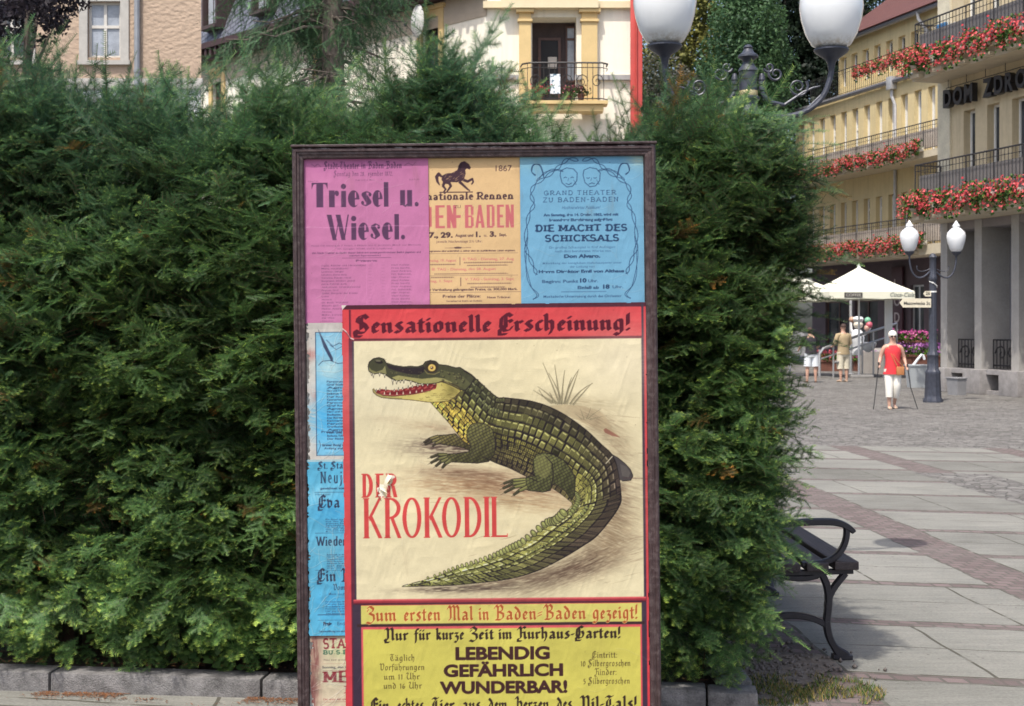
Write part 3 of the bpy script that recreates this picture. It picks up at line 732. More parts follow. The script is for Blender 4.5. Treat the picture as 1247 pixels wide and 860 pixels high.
# white cloth and flower pots on the balcony
cl = thing("white_cloth", "white patterned cloth hung on the iron balcony rail of the cream house", "cloth", (C0.x + kx(675), CY - 1.0, kz(97)))
mb = MB(); n_ = 9
rg = [[((-.17 + .34 * i / 8), -.045 + .02 * math.sin(i * 1.7 + z * 4), z) for i in range(n_)] for z in (.0, -.2, -.45, -.66)]
vs = [p for r in rg for p in r]; mb.add(vs, [(a * n_ + i, a * n_ + i + 1, (a + 1) * n_ + i + 1, (a + 1) * n_ + i) for a in range(3) for i in range(8)])
mb.add([(p[0], p[1] + .012, p[2]) for p in vs], [(a * n_ + i + 1, a * n_ + i, (a + 1) * n_ + i, (a + 1) * n_ + i + 1) for a in range(3) for i in range(8)])
wc = bpy.data.materials.new("white printed cloth"); n = NT(wc)
n.set(Base_Color=n.ramp(n.noise(n.coord(), 7, 1), [(.52, (.80, .83, .86)), (.60, (.12, .2, .25))]), Roughness=.9)
mb.obj("cloth", wc, cl)
def pot_flowers(name, label, loc, cols, w_, seed, group):
    rs = np.random.RandomState(seed); r = thing(name, label, "flower pot", loc, group=group)
    mb = MB(); mb.lathe([(.09, 0), (.13, .2), (.14, .2), (.14, .23), (.10, .23)], 12); mb.obj("pot", mat("brown clay pot", (.16, .07, .045), .8, .2, 10), r)
    def cl_(n, c0, c1, s, z0):
        P = rs.randn(n, 3) * np.array((w_, w_ * .6, .08)) + np.array((0, 0, z0)); N = rs.randn(n, 3); A = np.cross(N, rs.randn(n, 3)); A /= np.linalg.norm(A, axis=1)[:, None]; N /= np.linalg.norm(N, axis=1)[:, None]; B = np.cross(N, A)
        t = rs.rand(n)[:, None]
        return np.stack([P + A * s, P + B * s, P - A * s, P - B * s], 1).reshape(-1, 3), np.arange(4 * n).reshape(-1, 4), np.repeat(np.array(c0) * (1 - t) + np.array(c1) * t, 4, 0)
    V, Fc, C = cl_(140, (.02, .05, .015), (.07, .12, .03), .035, .30); raw_obj("leaves", V, Fc, ger_leaf, r, C)
    V, Fc, C = cl_(110, cols[0], cols[1], .032, .40); raw_obj("blossoms", V, Fc, ger_leaf, r, C)
    return r
pot_flowers("flower_pot", "flower pot with pink red blossoms on the balcony left of the white cloth", (C0.x + kx(658), CY - .8, kz(127.8)), ((.55, .02, .06), (.8, .12, .16)), .22, 81, "pots on the cream house balcony")
pot_flowers("flower_pot", "flower pot with dark wine blossoms on the balcony right of the white cloth", (C0.x + kx(692), CY - .8, kz(127.8)), ((.10, .015, .03), (.5, .18, .2)), .25, 82, "pots on the cream house balcony")
pot_flowers("flower_pot", "flower pot with dull brownish leaves at the right end of the iron balcony", (C0.x + kx(706), CY - .8, kz(127.8)), ((.08, .02, .03), (.22, .08, .07)), .16, 83, "pots on the cream house balcony")
# ================================================================ yew foliage
DK = np.array((.046, .102, .048)); MD = np.array((.110, .225, .068)); LT = np.array((.46, .60, .13))
def make_branch(rs, L, nside, slen, droop, tipk, needle=0.024, step=0.0052, wid=0.0040, ang=52):
    V = []; C = []; SV = []
    def shoot(p0, d, nrm, ln, tip0, tip1, dr):
        n = max(5, int(ln / step)); t = np.linspace(0.02, 1, n)
        side = np.cross(nrm, d)
        axis = p0 + np.outer(t * ln, d) - np.outer(dr * (t * ln) ** 2 * 3.0, np.array((0, 0, 1.0))) 
        for sgn in (-1, 1):
            nl = needle * (0.75 + 0.3 * np.sin(np.pi * np.clip(t * .9 + .12, 0, 1))) * (0.85 + 0.3 * rs.rand(n)) * np.where(t > .93, .75, 1)
            fw = 0.50 + 0.35 * t + 0.25 * rs.randn(n) * .5
            up = 0.22 + 0.22 * rs.randn(n)
            dd = fw[:, None] * d + sgn * side + up[:, None] * nrm
            dd /= np.linalg.norm(dd, axis=1)[:, None]
            b0 = axis - d * wid * .5; b1 = axis + d * wid * .5; tp = axis + dd * nl[:, None]
            V.append(np.stack([b0, b1, tp], 1).reshape(-1, 3))
            tk = np.clip(tip0 + (tip1 - tip0) * t ** 2.1 + .12 * rs.randn(n), 0, 1)
            cc = np.where(tk[:, None] < .5, DK + (MD - DK) * tk[:, None] * 2, MD + (LT - MD) * (tk[:, None] - .5) * 2)
            C.append(np.repeat(cc, 3, 0))
        e = axis[-1]; w0 = side * .0022
        SV.append(np.stack([p0 - w0, p0 + w0, axis[n // 2] + w0 * .7, axis[n // 2] - w0 * .7]))
        SV.append(np.stack([axis[n // 2] - w0 * .7, axis[n // 2] + w0 * .7, e + w0 * .3, e - w0 * .3]))
    X = np.array((1.0, 0, 0)); Zv = np.array((0, 0, 1.0))
    shoot(np.zeros(3), X, Zv, L, 0.16, tipk, droop)
    for k in range(nside):
        t = 0.12 + 0.8 * k / nside + rs.rand() * .04
        sg = 1 if k % 2 else -1
        a = math.radians(ang + rs.uniform(-14, 14)) * sg
        d = np.array((math.cos(a), math.sin(a), rs.uniform(-.15, .35))); d /= np.linalg.norm(d)
        p0 = X * t * L - Zv * droop * (t * L) ** 2 * 3
        nrm = Zv + .35 * rs.randn(3); nrm -= d * nrm.dot(d); nrm /= np.linalg.norm(nrm)
        shoot(p0, d, nrm, slen * (1.05 - .55 * t) * rs.uniform(.75, 1.2), .18, tipk * rs.uniform(.6, 1.1), droop * 1.2)
    return np.concatenate(V).astype(np.float32), np.concatenate(C).astype(np.float32), np.concatenate(SV).astype(np.float32)

rsT = np.random.RandomState(5)
T_CLUMP = [make_branch(rsT, rsT.uniform(.13, .19), 8, rsT.uniform(.06, .09), .5, rsT.uniform(.55, 1.15)) for _ in range(8)]
T_FEATH = [make_branch(rsT, rsT.uniform(.26, .36), 11, rsT.uniform(.11, .15), .35, rsT.uniform(.4, .75), .025, .0056, .0040) for _ in range(8)]
T_LEAD = [make_branch(rsT, rsT.uniform(.34, .46), 7, rsT.uniform(.07, .12), .25, rsT.uniform(.4, .8), .027, .0064, .0042) for _ in range(6)]
T_INNER = [make_branch(rsT, .22, 7, .12, .3, .12, .024, .009, .0045) for _ in range(5)]

class Foliage:
    def __init__(s): s.V = []; s.C = []; s.S = []
    def put(s, T, P, D, UP, scale, tint):
        """one template per call set: P,D,UP (n,3)"""
        n = len(P)
        if n == 0: return
        D = D / np.linalg.norm(D, axis=1)[:, None]
        UP = UP - D * (UP * D).sum(1)[:, None]; UP = UP / (np.linalg.norm(UP, axis=1)[:, None] + 1e-9)
        S = np.cross(UP, D)
        R = np.stack([D, S, UP], 1)            # rows = local axes
        pick = RS.randint(0, len(T), n)
        for k in range(len(T)):
            m = np.where(pick == k)[0]
            if len(m) == 0: continue
            tv, tc, ts = T[k]
            s.V.append((np.einsum('vj,njk->nvk', tv, R[m]) * scale[m][:, None, None] + P[m][:, None, :]).reshape(-1, 3).astype(np.float32))
            s.C.append(np.clip(tc[None] * tint[m][:, None, :], 0, 1).reshape(-1, 3).astype(np.float32))
            s.S.append((np.einsum('vj,njk->nvk', ts, R[m]) * scale[m][:, None, None] + P[m][:, None, :]).reshape(-1, 3).astype(np.float32))
    def build(s, name, m, parent, stem_name=None, stem_mat=None):
        V = np.concatenate(s.V); C = np.concatenate(s.C)
        raw_obj(name, V, np.arange(len(V)).reshape(-1, 3), m, parent, C)
        if stem_name:
            S = np.concatenate(s.S); raw_obj(stem_name, S, np.arange(len(S)).reshape(-1, 4), stem_mat, parent)
        return len(V) // 3

needle_m = vcol_mat("yew needles", .5, .35, trans=.40)
stem_m = mat("yew twigs", (.10, .055, .03), .8, .3, 30)

def top_h(x):      # crest height of the hedge, from the outline against the houses
    xs = [-2.8, -2.35, -2.1, -1.90, -1.70, -1.45, -1.28, -1.1, -.95, -.75, -.52, -.32, -.13, .02, .15, .40, .62, .78, .95, 1.10, 1.35, 1.5]
    zs = [2.70, 2.72, 2.62, 2.58, 2.62, 2.40, 2.52, 2.66, 2.50, 2.48, 2.70, 2.80, 2.64, 2.36, 2.20, 2.18, 2.44, 2.56, 2.44, 2.33, 2.32, 2.2]
    return np.interp(x, xs, zs)
def front_y(x, z):
    y = 6.36 - 0.109 * (x + 2.33) + 0.05
    h = top_h(x)
    y = y + 0.30 * np.clip(z / h, 0, 1) ** 5 + 0.26 * np.clip((.42 - z) / .3, 0, 1) ** 1.5
    return y
def side_x(z):     # right-hand face of the bush
    return np.interp(z, [0, .2, .45, .75, 1.0, 1.35, 1.7, 1.95, 2.2, 2.45, 2.65, 2.75], [.84, .89, .99, 1.07, 1.08, 1.10, 1.17, 1.27, 1.24, 1.18, 1.08, .88])

def plant(name, label, x0, x1, side, rs, nf, group):
    fo = Foliage(); root = thing(name, label, "hedge" if not side else "yew bush", ((x0 + x1) / 2, 6.9, 0.08), group=group)
    def tint(P, k=1.0):
        n = len(P)
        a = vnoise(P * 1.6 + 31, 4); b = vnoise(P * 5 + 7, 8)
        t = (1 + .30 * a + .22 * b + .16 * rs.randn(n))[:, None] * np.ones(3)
        warm = np.clip(vnoise(P * np.array((1.1, 1, 1.3)) + 11, 12) * .5 + (1.45 - P[:, 2]) * .35 + .1 * rs.randn(n), -.45, .75)  # warmer low, bluer high: reflected light put into the needle colour
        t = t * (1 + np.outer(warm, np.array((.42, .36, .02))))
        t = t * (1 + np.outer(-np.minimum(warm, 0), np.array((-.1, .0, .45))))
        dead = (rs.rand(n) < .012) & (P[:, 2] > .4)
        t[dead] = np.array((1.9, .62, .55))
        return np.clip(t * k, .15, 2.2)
    off = np.array(((x0 + x1) / 2, 6.9, 0.08))
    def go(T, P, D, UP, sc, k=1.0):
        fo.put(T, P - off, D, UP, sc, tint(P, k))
    # --- front face, three depths
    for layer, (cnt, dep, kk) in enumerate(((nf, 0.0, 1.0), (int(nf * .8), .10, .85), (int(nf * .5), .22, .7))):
        x = rs.uniform(x0, x1, cnt); h = top_h(x); z = .16 + (h - .12) * rs.rand(cnt) ** .92
        P = np.stack([x, front_y(x, z), z], 1)
        bul = vnoise(P * 2.6, 2) * .13 + vnoise(P * 6.5, 6) * .07
        lowgap = (z < .42) & (vnoise(P * np.array((5, 1, 1)), 33) > (z - .18) * 3.2 - .35)
        keep = ((vnoise(P * np.array((4.2, 1, 5.0)) + 3, 21) > -.24) | (layer > 0)) & ~lowgap
        if side: keep &= x < side_x(z) + .03
        P[:, 1] -= bul; P[:, 1] += dep + .03 * rs.randn(cnt)
        P = P[keep]; c = len(P); z = P[:, 2]
        hi = np.clip((z - 1.1) / 1.2, 0, 1)
        D = np.stack([.75 * rs.randn(c), -.8 - .3 * rs.rand(c), .15 + .55 * hi + .42 * rs.randn(c)], 1)
        if side: D[:, 0] += .45
        UP = np.stack([.5 * rs.randn(c), -.45 + .4 * rs.randn(c), 1.0 + 0 * z], 1)
        cl = rs.rand(c) > .22 + .6 * hi
        sc = rs.uniform(.42, .88, c)
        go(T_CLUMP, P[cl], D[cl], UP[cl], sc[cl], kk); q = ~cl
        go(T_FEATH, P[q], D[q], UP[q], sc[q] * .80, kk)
    # --- top, with leaders reaching above the mass
    ct = int(nf * .55)
    x = rs.uniform(x0, x1, ct); y0 = front_y(x, top_h(x)); y = y0 + 1.5 * rs.rand(ct)
    P = np.stack([x, y, top_h(x) - .10 + .05 * rs.randn(ct)], 1); P[:, 2] += .10 * vnoise(P * 3, 9)
    D = np.stack([.55 * rs.randn(ct) + (.5 if side else 0), -.35 + .5 * rs.randn(ct), .75 + .3 * rs.rand(ct)], 1)
    UP = np.stack([.4 * rs.randn(ct), -.8 + .3 * rs.randn(ct), .6 + 0 * x], 1)
    if side:
        k = x < 1.1; P, D, UP = P[k], D[k], UP[k]; ct = len(P)
    go(T_FEATH, P, D, UP, rs.uniform(.5, .95, ct), 1.0)
    cl = int(nf * .09)
    x = rs.uniform(x0, x1 - (.2 if side else 0), cl); y = front_y(x, top_h(x)) + .6 * rs.rand(cl)
    P = np.stack([x, y, top_h(x) - .06 + 0 * x], 1)
    D = np.stack([.55 * rs.randn(cl) + .25, -.15 + .3 * rs.randn(cl), .75 + .2 * rs.rand(cl)], 1); UP = np.stack([.3 * rs.randn(cl), -1 + 0 * x, .3 + 0 * x], 1)
    go(T_LEAD, P, D, UP, rs.uniform(.4, 1.25, cl), 1.15)
    # --- right side face
    if side:
        for cnt, dep, kk in ((int(nf * .55), 0, 1.0), (int(nf * .5), .12, .8)):
            z = .18 + 2.45 * rs.rand(cnt); yb = 6.02 + .18; y = yb + 1.75 * rs.rand(cnt) ** 1.2
            P = np.stack([side_x(z) - dep + .03 * rs.randn(cnt) - .10 * (y - yb) * (z < 1), y, z], 1)
            P[:, 0] += vnoise(P * 3, 17) * .08
            keep = vnoise(P * 4.4, 23) > -.35
            P = P[keep]; c = len(P)
            D = np.stack([.9 + .3 * rs.rand(c), -.35 + .6 * rs.randn(c), .35 + .4 * rs.randn(c)], 1)
            UP = np.stack([.3 * rs.randn(c), -.4 + .4 * rs.randn(c), 1 + 0 * D[:, 0]], 1)
            m = rs.rand(c) > .5; sc = rs.uniform(.5, .95, c)
            go(T_CLUMP, P[m], D[m], UP[m], sc[m], kk); go(T_FEATH, P[~m], D[~m], UP[~m], sc[~m] * .9, kk)
        # long arching sprays over the bench and towards the square
        xs = [(1.18, 6.25, 1.93, 1, -.1, .55), (1.22, 6.4, 2.0, 1, -.2, .35), (1.2, 6.3, 1.72, 1, -.2, .3), (1.0, 6.3, .78, 1, -.45, .1), (.95, 6.2, .62, .9, -.5, .0), (.98, 6.3, .70, 1, -.4, .05),
              (1.15, 6.2, 2.2, 1, -.1, .5), (1.22, 6.5, 1.62, 1, 0, .2), (.95, 6.2, .52, .8, -.5, -.1), (.9, 6.15, .40, .7, -.6, -.15), (1.0, 6.25, .9, 1, -.4, .2), (1.1, 6.25, 2.45, .9, -.2, .6)]
        A = np.array(xs); P = A[:, :3]; D = A[:, 3:] + .08 * rs.randn(len(A), 3)
        for rep in range(3):
            go(T_LEAD, P + .05 * rs.randn(len(A), 3), D + .15 * rs.randn(len(A), 3), np.tile(np.array((-.2, -.5, 1.0)), (len(A), 1)), rs.uniform(.65, .95, len(A)), 1.15)
    # --- fringe hanging over the kerb
    cf = int((x1 - x0) * 46)
    x = rs.uniform(x0, x1 - (.25 if side else 0), cf); z = rs.uniform(.14, .48, cf)
    P = np.stack([x, front_y(x, z) - .02 + .05 * rs.randn(cf), z], 1)
    D = np.stack([.5 * rs.randn(cf), -.6 + 0 * x, -.5 + .3 * rs.randn(cf)], 1)
    go(T_CLUMP, P, D, np.tile(np.array((0, -.6, 1.0)), (cf, 1)), rs.uniform(.7, 1.15, cf), 1.1)
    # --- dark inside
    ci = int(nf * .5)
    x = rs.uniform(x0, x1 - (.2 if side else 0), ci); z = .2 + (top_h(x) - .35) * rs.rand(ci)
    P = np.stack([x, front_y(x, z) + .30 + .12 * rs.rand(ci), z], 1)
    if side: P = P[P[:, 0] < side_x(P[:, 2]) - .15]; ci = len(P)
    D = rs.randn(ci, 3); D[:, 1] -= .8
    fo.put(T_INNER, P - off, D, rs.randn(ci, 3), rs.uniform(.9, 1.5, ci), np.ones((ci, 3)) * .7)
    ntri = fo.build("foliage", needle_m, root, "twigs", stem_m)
    # old wood inside: many trunks and limbs, and an added dark inner hull that blocks the view, its colour standing in for shade
    mb = MB()
    for k in range(int((x1 - x0) * 7)):
        bx = rs.uniform(x0 + .1, x1 - (.55 if side else .05)); by = front_y(bx, 1) + .45 + .3 * rs.rand()
        hx = rs.uniform(-.2, .2); H = float(top_h(bx)) - .35
        pts = [(bx - off[0], by - off[1], -.05), (bx + hx * .4 - off[0], by - off[1] + .04, H * .4), (bx + hx - off[0], by - off[1], H * .8)]
        mb.tube(pts, [.035, .024, .01], 6)
        for q in range(4):
            zz = rs.uniform(.2, .75) * H; mb.tube([(bx - off[0] + hx * zz / H, by - off[1], zz), (bx - off[0] + rs.uniform(-.2, .2), by - .25 - off[1], zz + rs.uniform(.0, .15))], [.012, .004], 5)
    mb.obj("branches", mat("yew bark", (.09, .055, .04), .9, .35, 20), root)
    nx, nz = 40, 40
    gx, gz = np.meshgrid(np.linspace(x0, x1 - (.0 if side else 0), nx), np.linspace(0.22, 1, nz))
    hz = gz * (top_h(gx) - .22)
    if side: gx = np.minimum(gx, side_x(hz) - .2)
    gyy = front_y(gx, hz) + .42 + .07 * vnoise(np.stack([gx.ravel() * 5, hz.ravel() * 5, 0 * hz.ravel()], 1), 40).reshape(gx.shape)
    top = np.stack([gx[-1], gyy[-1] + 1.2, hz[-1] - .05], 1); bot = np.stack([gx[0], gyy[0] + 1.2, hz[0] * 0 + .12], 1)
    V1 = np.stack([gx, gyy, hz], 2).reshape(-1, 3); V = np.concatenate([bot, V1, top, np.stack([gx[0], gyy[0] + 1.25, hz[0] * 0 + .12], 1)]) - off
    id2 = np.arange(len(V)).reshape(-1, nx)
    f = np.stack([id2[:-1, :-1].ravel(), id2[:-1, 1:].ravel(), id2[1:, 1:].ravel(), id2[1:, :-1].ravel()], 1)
    raw_obj("dark_inner_hull", V, f, mat("dark inner hull", (.026, .034, .022), 1.0, .5, 25, .02, 60, spec=.0), root, smooth=True)  # opaque sheet added inside, coloured like the shaded interior
    return root, ntri

plant("yew_hedge", "long dark green yew hedge to the left of and behind the poster board", -3.0, 0.12, False, np.random.RandomState(21), 4600, None)
plant("yew_bush", "dark green yew bush between the poster board and the black bench", 0.06, 1.28, True, np.random.RandomState(22), 2600, None)

# ================================================================ trees behind
def leaf_cloud(rs, centres, radii, n, size, dark, light, aspect=1.0):
    """leaf quads spread through several lobes; returns V,F,C"""
    centres = np.asarray(centres, float); radii = np.asarray(radii, float)
    w_ = radii.prod(1) ** (2 / 3); pk = rs.choice(len(centres), n, p=w_ / w_.sum())
    d = rs.randn(n, 3); d /= np.linalg.norm(d, axis=1)[:, None]
    r = rs.rand(n) ** .38
    P = centres[pk] + d * radii[pk] * r[:, None]
    P += .25 * size * 6 * np.stack([vnoise(P / (size * 6) + k * 17, k) for k in range(3)], 1)
    keep = vnoise(P / (size * 7), 50) > -.42
    P = P[keep]; d = d[keep]; n = len(P)
    N = d * .6 + rs.randn(n, 3) * .7 + np.array((0, 0, .4)); N /= np.linalg.norm(N, axis=1)[:, None]
    A = np.cross(N, rs.randn(n, 3)); A /= np.linalg.norm(A, axis=1)[:, None]; B = np.cross(N, A)
    s = size * rs.uniform(.6, 1.3, n)[:, None]
    V = np.stack([P - A * s, P - B * s * .5 * aspect + A * s * .1, P + A * s, P + B * s * .5 * aspect + A * s * .1], 1).reshape(-1, 3)
    t = np.clip(.5 + .45 * vnoise(P / (size * 9) + 5, 51) + .2 * rs.randn(n), 0, 1)[:, None]
    C = np.repeat(np.asarray(dark) * (1 - t) + np.asarray(light) * t, 4, 0)
    return V, np.arange(4 * n).reshape(-1, 4), C
leaf_m = vcol_mat("tree leaves", .55, .3, trans=.3)
bark_m = mat("tree bark", (.10, .08, .065), .9, .3, 12, .02, 30)
def tree(name, label, loc, H, lobes, n, size, dark, light, seed, trunk=.3, group=None, cat="tree"):
    rs = np.random.RandomState(seed); r = thing(name, label, cat, loc, group=group)
    c = [l[:3] for l in lobes]; ra = [l[3:] for l in lobes]
    V, Fc, C = leaf_cloud(rs, c, ra, n, size, dark, light)
    raw_obj("crown", V, Fc, leaf_m, r, C)
    mb = MB(); mb.tube([(0, 0, -.2), (.1, 0, H * .3), (0, .1, H * .6), (.1, 0, H * .85)], [trunk, trunk * .75, trunk * .45, trunk * .1], 9)
    for l in lobes:
        z0 = max(H * .25, l[2] - l[5] * .9 - 1)
        mb.tube([(0, 0, min(z0, H * .6)), (l[0] * .5, l[1] * .5, z0 + (l[2] - z0) * .6), (l[0] * .9, l[1] * .9, l[2])], [trunk * .35, trunk * .2, trunk * .06], 6)
    mb.obj("trunk", bark_m, r)
    return r
def lobes_for(px_list, Y, base):   # crown lobes given where they stand in space
    out = []
    for (px, py, rx, rz) in px_list:
        p = PX(px, py, Y); out.append((p.x - base[0], random.uniform(-1.2, 1.2), p.z, rx, rx * .9, rz))
    return out
b = (8.6, 72, 0)
tree("yellow_green_tree", "bushy yellow green tree behind the left globe of the near street lamp", b, 21,
     lobes_for([(815, 60, 3.0, 4.2), (850, 10, 3.4, 4.4), (872, 80, 2.6, 3.4), (845, -50, 3.4, 4), (800, 110, 2.4, 3), (880, -20, 2.4, 3.6)], 72, b), 26000, .13, (.075, .095, .022), (.27, .26, .07), 61, .35)
b = (11.2, 66, 0)
tree("dark_conifer", "dense mid green conifer rising behind the post of the near street lamp", b, 21,
     lobes_for([(908, -60, 1.1, 4.0), (906, -10, 1.5, 3.4), (904, 45, 1.9, 3.4), (902, 95, 2.3, 3.2), (925, 60, 1.5, 3.2), (885, 120, 1.6, 2.6), (930, 110, 2.0, 3.2)], 66, b), 34000, .10, (.026, .070, .032), (.10, .19, .075), 62, .35)
b = (14.0, 74, 0)
tree("dark_maple", "very dark leafy tree left of the yellow balcony house", b, 22,
     lobes_for([(962, 20, 2.8, 4.2), (985, 70, 2.2, 3.4), (950, 90, 2.6, 4.0), (965, -50, 3.0, 4.2), (995, 0, 2.0, 3.4), (985, 120, 2.2, 3.2), (960, 140, 2.6, 3.2), (1000, 60, 1.8, 3)], 74, b), 40000, .13, (.006, .014, .010), (.028, .05, .026), 63, .4)
b = (-8.4, 24, 0)
tree("purple_plum_tree", "dark purple leaved tree at the top left before the stucco house", b, 9.5,
     lobes_for([(20, 5, .75, .62), (62, 18, .42, .3), (84, 40, .20, .18), (-20, 30, .7, .8), (40, -25, .8, .5)], 24, b), 5200, .055, (.008, .008, .012), (.034, .026, .034), 64, .16)
b = (7.0, 58, 0)
tree("white_flowering_shrub", "tall shrub with pale blossoms at the foot of the red board", b, 13,
     lobes_for([(800, 110, 1.3, 1.5), (830, 130, 1.4, 1.6), (785, 135, 1.2, 1.4)], 58, b), 6000, .08, (.025, .04, .02), (.20, .19, .16), 65, .12, cat="shrub")

b = (24.5, 88, 0)
tree('tall_lime_tree', 'tall tree crown behind the roof of the yellow balcony house', b, 27,
     lobes_for([(1010, 10, 3.6, 5), (1045, -10, 3.6, 5), (1075, -40, 3.6, 5), (985, -50, 3.6, 5), (1110, -70, 4, 5)], 88, b), 26000, .14, (.015, .03, .014), (.06, .10, .035), 66, .45)

# spruce with drooping needle twigs between the hedge and the cream house
def spruce():
    rs = np.random.RandomState(71)
    Y = 15.0; base = PX(405, 0, Y); r = thing("spruce_tree", "old spruce with bare lower twigs standing before the cream house", "tree", (base.x, Y, 0))
    T = [make_branch(rs, .55, 13, .22, .9, .28, .022, .0105, .0075, 42) for _ in range(5)]
    fo = Foliage(); mb = MB()
    mb.tube([(0, 0, -.1), (.02, 0, 2.5), (0, 0, 5.2), (.02, 0, 9.5)], [.17, .15, .11, .02], 10)
    P = []; D = []
    for k in range(64):
        z = rs.uniform(4.0, 7.2); a = rs.uniform(0, 2 * math.pi)
        ln = rs.uniform(.45, 1.25) if z > 4.5 else rs.uniform(.3, .9)
        if z < 4.7 and rs.rand() < .35: continue
        pts = [(0, 0, z), (math.cos(a) * ln * .4, math.sin(a) * ln * .4, z - .05 * ln), (math.cos(a) * ln * .8, math.sin(a) * ln * .8, z - .22 * ln), (math.cos(a) * ln, math.sin(a) * ln, z - .22 * ln)]
        mb.tube(pts, [.022, .016, .009, .004], 5)
        for q in range(int(15 * ln)):
            t = rs.uniform(.3, 1); p = np.array((math.cos(a) * ln * t, math.sin(a) * ln * t, z - .25 * ln * t ** 1.5))
            P.append(p); D.append((math.cos(a) * .5 + .5 * rs.randn(), math.sin(a) * .5 + .5 * rs.randn(), -.75 + .25 * rs.randn()))
    # bare twigs low on the trunk
    for k in range(60):
        z = rs.uniform(4.1, 5.6); a = rs.uniform(0, 2 * math.pi); ln = rs.uniform(.25, .7)
        pts = [(0, 0, z)]
        for q in range(4): pts.append((math.cos(a + .3 * rs.randn()) * ln * (q + 1) / 4, math.sin(a) * ln * (q + 1) / 4, z - .10 * (q + 1) * ln + .05 * rs.randn()))
        mb.tube(pts, [.010, .008, .006, .004, .002], 4)
    P = np.array(P); D = np.array(D); n = len(P)
    fo.put(T, P, D, np.stack([.4 * rs.randn(n), .4 * rs.randn(n), np.ones(n)], 1), rs.uniform(.6, 1.1, n), np.clip(np.array((.95, .9, 1.15))[None] * (1 + .3 * rs.randn(n))[:, None], .3, 1.8))
    fo.build("crown", vcol_mat("spruce needles", .6, .25, trans=.1), r)
    mb.obj("trunk", mat("spruce bark", (.15, .125, .105), .9, .3, 20), r)
spruce()
# ================================================================ cast iron bench beside the bush
castiron = bpy.data.materials.new("dark cast iron"); n = NT(castiron); co = n.coord()
n.set(Base_Color=n.mix(n.noise(co, 20, 5), (.016, .015, .020), (.042, .040, .050)), Roughness=.42, Metallic=.25); n.bump(n.noise(co, 90, 3), .0012)
slatw = bpy.data.materials.new("dark stained bench wood"); n = NT(slatw); co = n.coord()
mp = n.n("ShaderNodeMapping"); n.put(mp.inputs[0], co); mp.inputs["Scale"].default_value = (14, .7, 14)
gr = n.noise(mp.outputs[0], 5, 6, .7); n.set(Base_Color=n.ramp(gr, [(.3, (.016, .011, .014)), (.6, (.048, .036, .038)), (.8, (.10, .085, .085))]), Roughness=.55); n.bump(gr, .004)
bang = math.radians(1.6)          # length runs away from the camera, seat faces the square (+x)
bench = thing("park_bench", "black cast iron bench with dark wooden slats half hidden by the yew bush", "bench", (1.145, 6.90, 0), bang)
def strap(mb, pts, w_, th, y):
    """flat iron strap in the x-z plane: w_ across y, th thick"""
    P = [Vector((a, 0, b)) for a, b in pts]; rings = []
    for i, p in enumerate(P):
        t = (P[min(i + 1, len(P) - 1)] - P[max(i - 1, 0)]).normalized(); nn = Vector((-t.z, 0, t.x)); k = th[i] if hasattr(th, "__len__") else th
        h = k / 2; b = w_ * .5; c = .28
        rings.append([p + nn * (h * u_) + Vector((0, y + b * v_, 0)) for u_, v_ in ((-1, -1 + c), (-1, 1 - c), (-1 + c, 1), (1 - c, 1), (1, 1 - c), (1, -1 + c), (1 - c, -1), (-1 + c, -1))])
    mb.loft(rings)
def bench_end(y, nm="end_frame"):
    mb = MB(); Bz = lambda *p: [(q[0], q[1]) for q in bez(*[(a, b) for a, b in p], 14)]
    strap(mb, Bz((.40, .425), (.46, .33), (.425, .24), (.425, .17)) , .042, .034, y)                 # front leg from seat
    strap(mb, Bz((.425, .19), (.43, .10), (.46, .05), (.525, .008)), .046, [.034] * 9 + [.038, .044, .052, .058, .060, .05], y)
    strap(mb, [(.455, .016), (.50, .014), (.55, .012)], .055, .024, y)
    strap(mb, Bz((.52, .43), (.48, .38), (.435, .34), (.428, .26)), .040, .030, y)                   # the Y branch to the front rail
    strap(mb, Bz((.40, .43), (.37, .41), (.30, .395), (.20, .415)), .038, .028, y)
    strap(mb, Bz((.43, .165), (.34, .235), (.16, .25), (.03, .14)), .038, .030, y)                   # curved stretcher
    strap(mb, Bz((.05, .42), (.02, .30), (.05, .16), (-.05, .01)), .042, [.034] * 10 + [.04, .045, .05, .052, .05], y)
    strap(mb, [(-.09, .014), (-.04, .014), (.01, .014)], .055, .024, y)
    strap(mb, [(.02, .438), (.25, .432), (.555, .440)], .040, .026, y)                               # seat bearer
    strap(mb, Bz((.04, .43), (.00, .55), (-.06, .70), (-.10, .86)), .040, .030, y)                   # back upright
    # arm rest: rises from the back, sweeps forward and curls down to the seat
    arm = Bz((.00, .60), (.10, .68), (.30, .69), (.45, .685)) + Bz((.45, .685), (.50, .682), (.54, .66), (.56, .635))[1:]
    strap(mb, arm, .050, [.024 + .010 * math.sin(i / (len(arm) - 1) * math.pi) for i in range(len(arm))], y)
    strap(mb, Bz((.525, .66), (.535, .58), (.49, .50), (.41, .485)), .042, .028, y); strap(mb, Bz((.41, .485), (.36, .48), (.33, .475), (.30, .475)), .044, .024, y)
    return mb.obj(nm, castiron, bench)
bench_end(.05); bench_end(1.72)
for x0, x1, z in ((.455, .575, .452), (.315, .425, .446), (.175, .285, .442), (.05, .155, .444)):
    mb = MB(); mb.box(x0, x1, 0, 1.78, z, z + .042, .006); mb.obj("seat_slat", slatw, bench, smooth=False)
for t in (.18, .45, .72):
    x, z = .035 - .115 * t, .50 + .36 * t; mb = MB(); mb.at((x + .03, .89, z), (0, math.radians(-16), 0)); mb.box(-.018, .018, -.89, .89, -.045, .045, .006); mb.off(); mb.obj("back_slat", slatw, bench, smooth=False)

